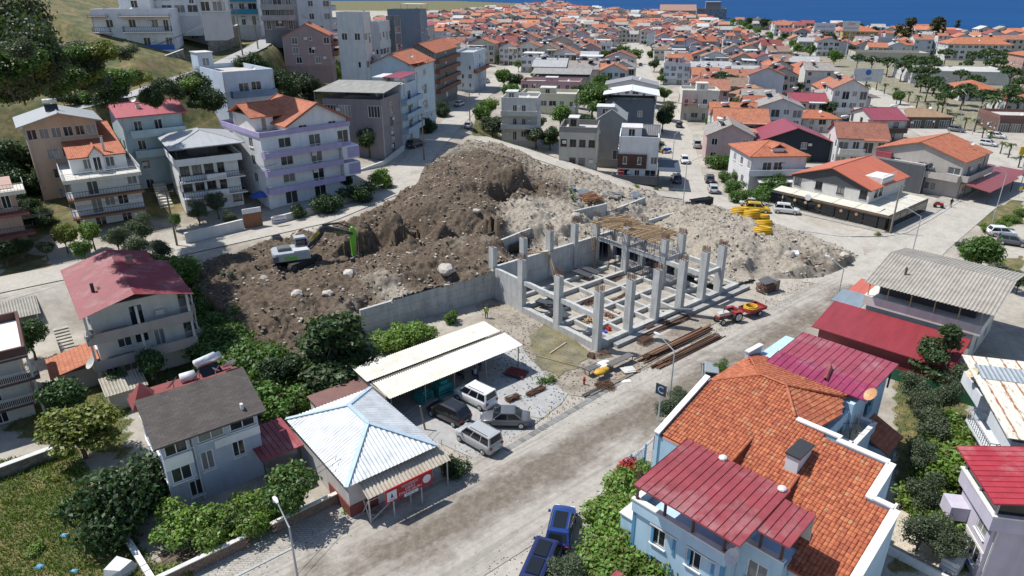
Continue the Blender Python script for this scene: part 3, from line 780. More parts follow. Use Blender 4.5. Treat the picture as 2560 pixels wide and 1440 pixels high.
def facade(mb, p0, e, L, z0, z1, ops, depth=.14):
 n = (e[1], -e[0])
 def pt(s, z, d=0): return (p0[0]+e[0]*s-n[0]*d, p0[1]+e[1]*s-n[1]*d, z)
 if not ops:
  mb.quad(pt(0,z0), pt(L,z0), pt(L,z1), pt(0,z1)); return
 ss = sorted({0, L}|{o[0] for o in ops}|{o[1] for o in ops}); zs = sorted({z0, z1}|{o[2] for o in ops}|{o[3] for o in ops})
 for a, b in zip(ss[:-1], ss[1:]):
  run = None
  for c_, d in zip(zs[:-1], zs[1:]):
   hole = any(o[0] <= a+1e-6 and b <= o[1]+1e-6 and o[2] <= c_+1e-6 and d <= o[3]+1e-6 for o in ops)
   if hole:
    if run: mb.quad(pt(a,run[0]), pt(b,run[0]), pt(b,run[1]), pt(a,run[1])); run = None
   else: run = (run[0], d) if run else (c_, d)
  if run: mb.quad(pt(a,run[0]), pt(b,run[0]), pt(b,run[1]), pt(a,run[1]))
 for a, b, c_, d in ops:
  mb.quad(pt(a,c_), pt(b,c_), pt(b,c_,depth), pt(a,c_,depth)); mb.quad(pt(a,d,depth), pt(b,d,depth), pt(b,d), pt(a,d))
  mb.quad(pt(a,c_,depth), pt(a,d,depth), pt(a,d), pt(a,c_)); mb.quad(pt(b,c_), pt(b,d), pt(b,d,depth), pt(b,c_,depth))
  mb.quad(pt(a,c_,depth), pt(b,c_,depth), pt(b,d,depth), pt(a,d,depth))
class Bld:
 far = False
 def __init__(s, name, label, cat='house', o=None, ang=40, c0=None, z=0, zb=None, x1=None, x2=None, group=None):
  """place by o=(x,y,zbase) or by the near top corner c0 seen at level z with edge ends at columns x1, x2"""
  if c0 is not None:
   X, Y, s.W, s.D = fitA(c0, x1 if x1 is not None else c0[0]+50, x2 if x2 is not None else c0[0]-50, z, ang)
   zb = zb if zb is not None else 0.0
   o = (X, Y, zb)
  s.o = o; s.ang = ang
  s.root = thing(name, label, cat, o, math.radians(ang), group)
  s.frame = WHITE
 def loc(s, X, Y):
  a = math.radians(s.ang); dx, dy = X-s.o[0], Y-s.o[1]
  return dx*math.cos(a)+dy*math.sin(a), -dx*math.sin(a)+dy*math.cos(a)
 def px(s, x, y, z):
  """local (u,v) of a picture point at absolute level z"""
  return s.loc(*P(x, y, z))
 def part(s, name, mb, mat, color=None, uv=False, parent=None, smooth=False):
  return mb.build(name, mat, parent or s.root, color, uv, smooth)
 def box(s, name, u0, u1, v0, v1, z0, z1, mat='stucco', color=WHITE, parent=None, uv=False):
  return s.part(name, MB().box(u0, u1, v0, v1, z0, z1), mat, color, uv, parent)
 def vol(s, u0, u1, v0, v1, z0, z1, color=WHITE, f='', l='', r='', b='', fh=None, gable=None, mat='stucco', name='wall', frame=None, topcap=True, parent=None, depth=.14):
  mb = MB(); wins = []
  faces = {'f': ((u0,v0),(1,0),u1-u0,f), 'l': ((u0,v1),(0,-1),v1-v0,l), 'r': ((u1,v0),(0,1),v1-v0,r), 'b': ((u1,v1),(-1,0),u1-u0,b)}
  for k, (p0, e, L, pat) in faces.items():
   ops = []
   fl = pat.split('/') if pat else []
   fhh = fh or ((z1-z0)/max(1, len(fl)) if fl else 3)
   for i, row in enumerate(fl):
    for j, ch in enumerate(row):
     if ch not in WT: continue
     w, h, sill = WT[ch]
     sl = L/len(row); w = min(w, sl*.82); h = min(h, fhh-.25); sill = min(sill, fhh-h-.15)
     cs = sl*(j+.5); zc = z0+i*fhh+max(sill,.05)
     if zc+h > z1-.05: continue
     ops.append((cs-w/2, cs+w/2, zc, zc+h)); wins.append((p0, e, cs, zc, w, h))
   facade(mb, p0, e, L, z0, z1, ops, depth)
  if topcap: mb.quad((u0,v0,z1),(u1,v0,z1),(u1,v1,z1),(u0,v1,z1))
  if gable:
   ax, rise = gable[0], gable[1]; pk = gable[2] if len(gable) > 2 else .5
   if ax == 'u':
    m = v0+(v1-v0)*pk
    mb.add([(u0,v0,z1),(u0,v1,z1),(u0,m,z1+rise),(u1,v0,z1),(u1,v1,z1),(u1,m,z1+rise)], [(0,2,1),(3,4,5)])
   else:
    m = u0+(u1-u0)*pk
    mb.add([(u0,v0,z1),(u1,v0,z1),(m,v0,z1+rise),(u0,v1,z1),(u1,v1,z1),(m,v1,z1+rise)], [(0,1,2),(3,5,4)])
  wo = s.part(name, mb, mat, color, mat in ('brickclad',), parent)
  for p0, e, cs, zc, w, h in wins: s.window((p0[0]+e[0]*cs, p0[1]+e[1]*cs), e, zc, w, h, frame, wo if parent is None else wo, depth)
  return wo
 def window(s, p, e, z, w, h, frame=None, parent=None, depth=.14):
  fm, pm = window_mesh(w, h, s.far)
  n = (e[1], -e[0])
  o = obj('window', fm, s.root, frame or s.frame, (p[0]-n[0]*(depth-.07), p[1]-n[1]*(depth-.07), z), math.atan2(e[1], e[0]))
  if pm is not None: obj('pane', pm, o)
  return o
 def quadroof(s, pts, kind='metal', color=ORANGE, t=.12, name='roof', parent=None, pitch=.25, amp=.035, panels=0):
  """pts: eave-left, eave-right, top-right, top-left (seen from below the eave)"""
  if kind == 'corr3d': return corr_sheet(name, pts, pitch, amp, parent or s.root, color, s)
  mb = MB().slab(pts, t)
  ro = s.part(name, mb, kind if not panels else 'paint', color, True, parent)
  if panels:
   a, b, c_, d = [Vector(p) for p in pts]
   for i in range(panels):
    q0, q1 = i/panels, (i+1)/panels
    A, B, C2, D2 = a.lerp(b,q0), a.lerp(b,q1), d.lerp(c_,q1), d.lerp(c_,q0)
    up = (B-A).cross(D2-A).normalized()
    m = MB(); g_ = (B-A).normalized()*.012; h_ = up*.015
    m.slab([tuple(A+g_+h_), tuple(B-g_+h_), tuple(C2-g_+h_), tuple(D2+g_+h_)], .012)
    r_ = (B-A).normalized()*.05
    m.add([tuple(A+h_), tuple(A+r_+h_), tuple(A+r_*.5+h_*4.5), tuple(D2+h_), tuple(D2+r_+h_), tuple(D2+r_*.5+h_*4.5)], [(0,1,2),(0,2,5,3),(1,4,5,2),(3,5,4)])
    s.part('panel', m, 'sheet', color, False, ro)
  return ro
 def gable(s, u0, u1, v0, v1, z, rise, ax='u', oh=.4, kind='tile', color=ORANGE, pk=.5, t=.16, name='roof', sides=None, trim=None):
  mb = MB()
  if ax == 'u':
   m = v0+(v1-v0)*pk; k0 = rise/(m-v0); k1 = rise/(v1-m)
   a = [(u0-oh,v0-oh,z-oh*k0),(u1+oh,v0-oh,z-oh*k0),(u1+oh,m,z+rise),(u0-oh,m,z+rise)]
   b = [(u1+oh,v1+oh,z-oh*k1),(u0-oh,v1+oh,z-oh*k1),(u0-oh,m,z+rise),(u1+oh,m,z+rise)]
  else:
   m = u0+(u1-u0)*pk; k0 = rise/(m-u0); k1 = rise/(u1-m)
   a = [(u0-oh,v1+oh,z-oh*k0),(u0-oh,v0-oh,z-oh*k0),(m,v0-oh,z+rise),(m,v1+oh,z+rise)]
   b = [(u1+oh,v0-oh,z-oh*k1),(u1+oh,v1+oh,z-oh*k1),(m,v1+oh,z+rise),(m,v0-oh,z+rise)]
  up = .16
  a = [(p[0],p[1],p[2]+up) for p in a]; b = [(p[0],p[1],p[2]+up) for p in b]
  mb.slab(a, t).slab(b, t)
  ro = s.part(name, mb, kind, color, True)
  rd = MB().cyl(a[3], a[2], .1, .1, 6)
  s.part('ridge', rd, 'paint', tuple(c_*.9 for c_ in color), False, ro)
  if trim:
   tm = MB()
   for q in (a, b):
    for i_, j_ in ((1,2),(3,0)):
     tm.beam(q[i_], q[j_], .1, .28)
   s.part('barge_board', tm, 'paint', trim, False, ro)
  return ro
 def hip(s, u0, u1, v0, v1, z, rise, oh=.4, kind='tile', color=ORANGE, t=.15, name='roof'):
  u0 -= oh; u1 += oh; v0 -= oh; v1 += oh; mb = MB(); z += .12
  W, D = u1-u0, v1-v0
  if W >= D: a, b = (u0+D/2,(v0+v1)/2,z+rise), (u1-D/2,(v0+v1)/2,z+rise)
  else: a, b = ((u0+u1)/2,v0+W/2,z+rise), ((u0+u1)/2,v1-W/2,z+rise)
  c_ = [(u0,v0,z),(u1,v0,z),(u1,v1,z),(u0,v1,z)]
  if W >= D: fs = [[c_[0],c_[1],b,a],[c_[1],c_[2],b],[c_[2],c_[3],a,b],[c_[3],c_[0],a]]
  else: fs = [[c_[0],c_[1],a],[c_[1],c_[2],b,a],[c_[2],c_[3],b],[c_[3],c_[0],a,b]]
  for q in fs: mb.slab(q, t)
  ro = s.part(name, mb, kind, color, True)
  rd = MB()
  for p, q in ((a,b),(c_[0],a),(c_[1],b if W>=D else a),(c_[2],b),(c_[3],a if W>=D else b)):
   if p != q: rd.cyl(p, q, .09, .09, 6)
  s.part('ridge', rd, 'paint', tuple(k*.88 for k in color), False, ro)
  return ro
 def flat(s, u0, u1, v0, v1, z, ph=.6, t=.18, color=WHITE, floor=(.5,.48,.44), cap=None, oh=0):
  u0 -= oh; u1 += oh; v0 -= oh; v1 += oh
  ro = s.part('roof', MB().box(u0+.02,u1-.02,v0+.02,v1-.02,z+.004,z+.07), 'concrete', floor)
  mb = MB()
  mb.box(u0,u1,v0,v0+t,z,z+ph); mb.box(u0,u1,v1-t,v1,z,z+ph); mb.box(u0,u0+t,v0+t,v1-t,z,z+ph); mb.box(u1-t,u1,v0+t,v1-t,z,z+ph)
  s.part('parapet', mb, 'stucco', color, False, ro)
  if cap:
   m2 = MB(); e = .04; z2 = z+ph
   m2.box(u0-e,u1+e,v0-e,v0+t+e,z2,z2+.06); m2.box(u0-e,u1+e,v1-t-e,v1+e,z2,z2+.06); m2.box(u0-e,u0+t+e,v0+t+e,v1-t-e,z2,z2+.06); m2.box(u1-t-e,u1+e,v0+t+e,v1-t-e,z2,z2+.06)
   s.part('coping', m2, 'paint', cap, False, ro)
  return ro
 def railing(s, pts, z, h=.95, color=DARK, step=.35, parent=None, mid=0):
  mb = MB()
  for a, b in zip(pts[:-1], pts[1:]):
   mb.beam((a[0],a[1],z+h), (b[0],b[1],z+h), .06, .06)
   mb.beam((a[0],a[1],z+.1), (b[0],b[1],z+.1), .04, .04)
   for k in range(mid): mb.beam((a[0],a[1],z+.1+(h-.1)*(k+1)/(mid+1)), (b[0],b[1],z+.1+(h-.1)*(k+1)/(mid+1)), .035, .035)
   L = math.dist(a, b); n = max(1, int(L/step))
   for i in range(n+1):
    t = i/n; x, y = a[0]+(b[0]-a[0])*t, a[1]+(b[1]-a[1])*t
    mb.box(x-.02, x+.02, y-.02, y+.02, z, z+h)
  return s.part('railing', mb, 'paint', color, False, parent)
 def balcony(s, u0, u1, v0, v1, z, sides, kind='rail', color=WHITE, rail=DARK, h=.95, t=.18, floor=None, mid=0, step=.35):
  """slab over the rectangle at level z, guarded on the named sides (f l r b)"""
  bo = s.part('balcony', MB().box(u0,u1,v0,v1,z-t,z), 'stucco', floor or color)
  E = {'f': ((u0,v0),(u1,v0)), 'r': ((u1,v0),(u1,v1)), 'b': ((u1,v1),(u0,v1)), 'l': ((u0,v1),(u0,v0))}
  if kind == 'rail':
   i_ = .05; E2 = {'f': ((u0+i_,v0+i_),(u1-i_,v0+i_)), 'r': ((u1-i_,v0+i_),(u1-i_,v1)), 'b': ((u1-i_,v1-i_),(u0+i_,v1-i_)), 'l': ((u0+i_,v1),(u0+i_,v0+i_))}
   for c_ in sides: s.railing(E2[c_], z, h, rail, step, bo, mid)
  else:
   mb = MB(); w = .12
   if 'f' in sides: mb.box(u0-.01,u1+.01,v0-.01,v0+w,z-t-.01,z+h)
   if 'b' in sides: mb.box(u0-.01,u1+.01,v1-w,v1+.01,z-t-.01,z+h)
   if 'l' in sides: mb.box(u0-.012,u0+w,v0+w,v1-.002,z-t-.012,z+h)
   if 'r' in sides: mb.box(u1-w,u1+.012,v0+w,v1-.002,z-t-.012,z+h)
   s.part('balcony_parapet', mb, 'stucco', color, False, bo)
   if rail is not None and kind == 'solidrail':
    for c_ in sides: s.railing(E[c_], z+h, .35, rail, .9, bo)
  return bo
 def posts(s, pts, z0, z1, w=.1, color=DARK, mat='paint', name='post'):
  for p in pts: s.box(name, p[0]-w/2, p[0]+w/2, p[1]-w/2, p[1]+w/2, z0, z1, mat, color)
 def canopy(s, u0, u1, v0, v1, zf, zb, color, kind='metal', sl='v', posts=(), z0=0, pw=.1, pc=DARK, t=.1, panels=0, pitch=.25, amp=.03):
  """flat sloping sheet; sl='v': level zf at v0, zb at v1; sl='u': zf at u0, zb at u1"""
  if sl == 'v': pts = [(u0,v0,zf),(u1,v0,zf),(u1,v1,zb),(u0,v1,zb)]
  else: pts = [(u0,v1,zf),(u0,v0,zf),(u1,v0,zb),(u1,v1,zb)]
  ro = s.quadroof(pts, kind, color, t, 'canopy', None, pitch, amp, panels)
  for (pu, pv) in posts:
   k = (pv-v0)/(v1-v0) if sl == 'v' else (pu-u0)/(u1-u0)
   s.box('post', pu-pw/2, pu+pw/2, pv-pw/2, pv+pw/2, z0, zf+(zb-zf)*k-t*.5, 'paint', pc)
  return ro
 def chimney(s, u, v, z0, z1, w=.5, d=.5, color=WHITE, cap=(.2,.12,.1)):
  c_ = s.box('chimney', u-w/2, u+w/2, v-d/2, v+d/2, z0, z1, 'stucco', color)
  s.part('chimney_cap', MB().box(u-w/2-.06,u+w/2+.06,v-d/2-.06,v+d/2+.06,z1,z1+.1), 'paint', cap, False, c_)
 def heater(s, u, v, z, rot=0, tank=(.7,.71,.72)):
  """solar water heater: tank on a frame above a tilted panel"""
  m = MB(); M = Matrix.Rotation(rot, 3, 'Z')
  def T(x, y, zz): q = M@Vector((x, y, 0)); return (u+q.x, v+q.y, z+zz)
  fr = MB()
  for x in (-.7, .7):
   fr.beam(T(x,.5,0), T(x,.5,1.3), .05); fr.beam(T(x,-.6,0.1), T(x,.5,1.1), .05); fr.beam(T(x,-.6,0), T(x,-.6,.15), .05)
  a = s.part('solar_frame', fr, 'paint', (.2,.12,.1))
  s.part('solar_tank', MB().cyl(T(-.9,.5,1.55), T(.9,.5,1.55), .28, .28, 10), 'paint', tank, False, a, True)
  s.part('solar_panel', MB().slab([T(-.85,-.65,.18),T(.85,-.65,.18),T(.85,.35,1.08),T(-.85,.35,1.08)], .06), 'cglass', None, False, a)
 def dish(s, u, v, z, az=0, color=(.62,.62,.62), r=.42):
  d = Vector((math.cos(az)*.75, math.sin(az)*.75, .66)).normalized()
  p = Vector((u, v, z+.6)); x = d.cross(Vector((0,0,1))).normalized(); y = x.cross(d)
  rings = []
  for k, (rr, dd) in enumerate(((.02,0),(r*.6,.05),(r,.14))):
   rings.append([tuple(p+d*dd+x*(rr*math.cos(a*math.pi/6))+y*(rr*math.sin(a*math.pi/6))) for a in range(12)])
  m = MB().loft(rings, 0, False); m.cyl((u,v,z),(u,v,z+.62),.03,.03,5); m.cyl(tuple(p),tuple(p+d*.5-y*.1),.012,.012,4)
  s.part('satellite_dish', m, 'paint', color, False, None, True)
 def ac(s, p, e, z):
  n = (e[1], -e[0]); m = MB(); c_ = Vector((p[0]+n[0]*.2, p[1]+n[1]*.2, z+.3))
  m.beam(tuple(c_-Vector((e[0],e[1],0))*.4), tuple(c_+Vector((e[0],e[1],0))*.4), .3, .55)
  s.part('air_conditioner', m, 'paint', (.62,.62,.6))
def corr_sheet(name, pts, pitch, amp, parent, color, b=None, mat='sheet'):
 """ribbed sheet roof: eave-left, eave-right, top-right, top-left; ribs run square to the eave, hips are cut"""
 a, b_, c_, d = [Vector(p) for p in pts]
 L = (b_-a).length; e = (b_-a)/L; up = (b_-a).cross((d if (d-a).length > .1 else c_)-a).normalized()
 tdir = up.cross(e); sd, sc = (d-a).dot(e), (c_-a).dot(e); Ht = max((d-a).dot(tdir), (c_-a).dot(tdir))
 k = max(4, 4*int(round(L/pitch))); vs = []; fs = []
 for i in range(k+1):
  s_ = L*i/k; h = up*(amp*math.sin(2*math.pi*i/4+0.4)); t = 1.0
  if sd > .3: t = min(t, s_/sd)
  if L-sc > .3: t = min(t, (L-s_)/(L-sc))
  sk = (sd if sd < .3 else 0)*0
  p = a+e*s_+h; q = p+tdir*(Ht*max(t, .002))
  vs += [tuple(p), tuple(q), tuple(p-up*.02), tuple(q-up*.02)]
 for i in range(k):
  o = 4*i; fs += [(o, o+4, o+5, o+1), (o+3, o+7, o+6, o+2), (o+2, o+6, o+4, o), (o+1, o+5, o+7, o+3)]
 fs += [(0,1,3,2), (4*k+2,4*k+3,4*k+1,4*k)]
 m = MB(); m.add(vs, fs)
 return m.build(name, mat, parent, color, True)
# clay tiles laid one by one on a slope
def tile_piece(w=.25, l=.40, h=.055):
 m = MB(); n = 5; top = []
 for j in range(2):
  for i in range(n+1):
   a = math.pi*i/n; x = -w/2*math.cos(a)*.98; z = h*math.sin(a)*(1.15 if j == 0 else .85)+(.035 if j == 0 else .0)
   top.append((x, j*l, z))
 vs = top+[(x, y, max(-.02, z-.03)) for x, y, z in top[:n+1]]
 fs = [(i, i+1, n+2+i, n+1+i) for i in range(n)]+[(2*n+2+i, 2*n+3+i, i+1, i) for i in range(n)]
 m.add(vs, fs)
 return m
TP = tile_piece()
TPM = TP.mesh('tile', 'clay')
def lay_tiles(roof, root, O, S_, T_, poly, keep, w=.25, l=.36):
 """tiles on the plane O + s*S_ + t*T_ (T_ up the slope) inside the (s,t) polygon; keep(list) gathers singles"""
 O, S_, T_ = Vector(O), Vector(S_).normalized(), Vector(T_).normalized(); Nn = S_.cross(T_)
 ss = [p[0] for p in poly]; ts = [p[1] for p in poly]
 s0 = min(ss); t0 = min(ts); out = []
 M = Matrix((S_, T_, Nn)).transposed()
 j = 0; t = t0
 while t < max(ts)-.1:
  s_ = s0+w/2
  while s_ < max(ss):
   if bool(inside(poly, np.array(s_), np.array(t+.18))):
    jit = random.uniform(-.012,.012)
    out.append((O+S_*(s_+jit)+T_*(t+random.uniform(-.015,.015))+Nn*.02, M))
   s_ += w
  t += l
 keep.extend([(p, M_, roof) for p, M_ in out])
# ------------------------------------------------------------------ vegetation
def leaf_cloud(name, blobs, n, size, seed, flat=.6, droop=0.0, shell=.55, aspect=.55):
 r_ = np.random.default_rng(seed)
 B = np.array(blobs, float)
 wt = (B[:,3]*B[:,4]*B[:,5])**(2/3); wt /= wt.sum()
 k = r_.choice(len(B), n, p=wt)
 d = r_.normal(size=(n,3)); d /= np.linalg.norm(d, axis=1)[:,None]
 rad = (shell+(1-shell)*r_.random(n)**.7)*(1+.14*r_.normal(size=n))
 c_ = B[k,:3]+d*B[k,3:6]*rad[:,None]
 nv = d*.7+r_.normal(size=(n,3))*flat+np.array([0,0,.35])
 nv /= np.linalg.norm(nv, axis=1)[:,None]
 t1 = np.cross(nv, r_.normal(size=(n,3))); t1 /= np.linalg.norm(t1, axis=1)[:,None]+1e-9
 t2 = np.cross(nv, t1)
 s_ = size*(.6+.8*r_.random(n))[:,None]
 a = c_+t1*s_; b = c_+t2*s_*aspect; e = c_-t1*s_; g = c_-t2*s_*aspect
 if droop: a[:,2] -= droop*s_[:,0]
 b = b+nv*s_*.12; g = g+nv*s_*.12
 co = np.stack([a,b,e,g],1).reshape(-1,3); f = np.arange(4*n).reshape(n,4)
 return np_mesh(name, co, f, 'leaf', smooth=False)
def trunk_mesh(h, r, limbs, seed, lean=.1):
 q = random.Random(seed); m = MB()
 p = Vector((0,0,-.3)); pts = [p]
 for i in range(4): pts.append(Vector((q.uniform(-lean,lean)*i*h/4, q.uniform(-lean,lean)*i*h/4, h*(i+1)/4)))
 for i in range(4): m.cyl(tuple(pts[i]), tuple(pts[i+1]), r*(1-.16*i), r*(1-.16*(i+1)), 7)
 for (x, y, z) in limbs:
  a = pts[3]; b = Vector((x, y, z)); mid = a.lerp(b, .5)+Vector((q.uniform(-.2,.2), q.uniform(-.2,.2), .15*h))
  m.cyl(tuple(a), tuple(mid), r*.5, r*.34, 5); m.cyl(tuple(mid), tuple(b), r*.34, r*.12, 5)
 return m.mesh('trunk', 'bark')
TREES = {}
def tree_kind(key, n, size, kind, seed, var=3):
 """unit tree about 1 m high and wide scale: built at natural size 5 m"""
 L = []
 for v in range(var):
  q = random.Random(seed*10+v)
  blobs = []
  if kind == 'round':
   for i in range(11):
    a = q.uniform(0,6.28); r_ = q.uniform(.4,1.5); blobs.append((r_*math.cos(a), r_*math.sin(a), q.uniform(2.1,4.3), q.uniform(.75,1.15), q.uniform(.75,1.15), q.uniform(.6,.95)))
   blobs.append((0,0,3.3,1.2,1.2,1.3)); th = 1.9
  elif kind == 'tall':
   for i in range(13):
    z = q.uniform(1.2,5.6); R_ = 1.15*(1-abs(z-3)/4.2); a = q.uniform(0,6.28); blobs.append((R_*.6*math.cos(a), R_*.6*math.sin(a), z, .75, .75, .8))
   th = 1.5
  elif kind == 'umbrella':
   for i in range(14):
    a = q.uniform(0,6.28); r_ = q.uniform(0,1.9); blobs.append((r_*math.cos(a), r_*math.sin(a), 3.9-.28*r_*r_*.6+q.uniform(-.1,.25), .8, .8, .48))
   th = 2.6
  elif kind == 'conifer':
   for i in range(20):
    z = q.uniform(.9,4.9); R_ = 2.0*(1-(z-.6)/5.2)**.8; a = q.uniform(0,6.28); blobs.append((R_*.62*math.cos(a), R_*.62*math.sin(a), z, .55+.25*R_, .55+.25*R_, .5))
   th = 3.4
  elif kind == 'shrub':
   for i in range(9):
    a = q.uniform(0,6.28); r_ = q.uniform(0,1.5); blobs.append((r_*math.cos(a), r_*math.sin(a), q.uniform(.5,1.7), q.uniform(.6,1.0), q.uniform(.6,1.0), q.uniform(.5,.9)))
   th = .6
  elif kind == 'weed':
   for i in range(6):
    a = q.uniform(0,6.28); r_ = q.uniform(0,.9); blobs.append((r_*math.cos(a), r_*math.sin(a), q.uniform(.2,.7), q.uniform(.3,.6), q.uniform(.3,.6), q.uniform(.25,.5)))
   th = .3
  cm = leaf_cloud('crown', blobs, n, size, seed*7+v, shell=.5)
  lim = [(b[0]*.8, b[1]*.8, b[2]) for b in blobs[:6]]
  tm = trunk_mesh(th, .16 if kind != 'shrub' else .07, lim, seed+v)
  L.append((cm, tm))
 TREES[key] = L
tree_kind('round', 5200, .15, 'round', 1); tree_kind('round_far', 900, .30, 'round', 2)
tree_kind('olive', 6500, .11, 'round', 3); tree_kind('tall', 4500, .15, 'tall', 4); tree_kind('tall_far', 700, .32, 'tall', 5)
tree_kind('pine', 7500, .13, 'conifer', 6); tree_kind('pine_far', 1000, .26, 'conifer', 7, 2); tree_kind('umbrella', 3000, .17, 'umbrella', 8); tree_kind('umbrella_far', 900, .28, 'umbrella', 9, 2)
tree_kind('mass', 9000, .085, 'shrub', 13, 3); tree_kind('shrub', 3600, .12, 'shrub', 10, 4); tree_kind('shrub_far', 500, .28, 'shrub', 11); tree_kind('weed', 420, .11, 'weed', 12)
GREEN = {'dark': (.035,.062,.022), 'mid': (.08,.138,.03), 'light': (.13,.195,.037), 'olive': (.075,.095,.055), 'pine': (.052,.082,.03), 'yellow': (.15,.17,.035), 'fig': (.05,.095,.03)}
_tc = [0]
def plant(px, py, h, kind, col, name, label, cat='tree', group=None, w=1.0, at=None, base=5.0):
 """plant standing at the ground point seen at (px,py), h metres high"""
 X, Y, Z = at if at is not None else G(px, py)
 nat = {'round': 4.9, 'olive': 4.9, 'tall': 6.1, 'pine': 5.3, 'umbrella': 4.6, 'shrub': 2.3, 'mass': 2.3, 'weed': 1.1}[kind.split('_')[0]]
 k = h/nat; L = TREES[kind]; _tc[0] += 1
 cm, tm = L[_tc[0] % len(L)]
 r_ = thing(name, label, cat, (X, Y, Z), random.uniform(0, 6.28), group, (k*w, k*w, k))
 c_ = GREEN[col] if isinstance(col, str) else col
 j = random.uniform(.85, 1.15)
 obj('trunk', tm, r_); obj('crown', cm, r_, tuple(min(1, v*j) for v in c_))
 return r_
# date palm
def palm_meshes(seed, nf=26):
 q = random.Random(seed); tr = MB(); h = 4.2
 pts = [Vector((0,0,-.2))]+[Vector((q.uniform(-.06,.06)*i, q.uniform(-.06,.06)*i, h*(i+1)/6)) for i in range(6)]
 for i in range(6): tr.cyl(tuple(pts[i]), tuple(pts[i+1]), .26-.015*i, .26-.015*(i+1), 8)
 tp = pts[-1]; cr = MB()
 for i in range(nf):
  a = 2*math.pi*i/nf+q.uniform(-.1,.1); el = q.uniform(-.3,1.2); L = q.uniform(1.5,2.0); prev = None
  for k in range(6):
   t = k/5; e = el-1.5*t*t
   p = tp+Vector((math.cos(a)*L*t*math.cos(el*.6), math.sin(a)*L*t*math.cos(el*.6), L*(math.sin(el)*t-.75*t*t)))
   s_ = Vector((-math.sin(a), math.cos(a), 0))*(.26*(1-abs(t-.45)*1.4)+.03)
   cur = (p-s_-Vector((0,0,.09)), p, p+s_-Vector((0,0,.09)))
   if prev:
    for m_ in (0,1): cr.add([tuple(prev[m_]), tuple(prev[m_+1]), tuple(cur[m_+1]), tuple(cur[m_])], [(0,1,2,3)])
   prev = cur
 return cr.mesh('fronds', 'leaf'), tr.mesh('trunk', 'bark')
PALMS = [palm_meshes(i) for i in range(3)]
def palm(at, h, label, group=None):
 cm, tm = PALMS[random.randrange(3)]; k = h/6.0
 r_ = thing('palm_tree', label, 'palm tree', at, random.uniform(0, 6.28), group, k)
 obj('trunk', tm, r_); obj('fronds', cm, r_, (.085,.11,.045))
 return r_
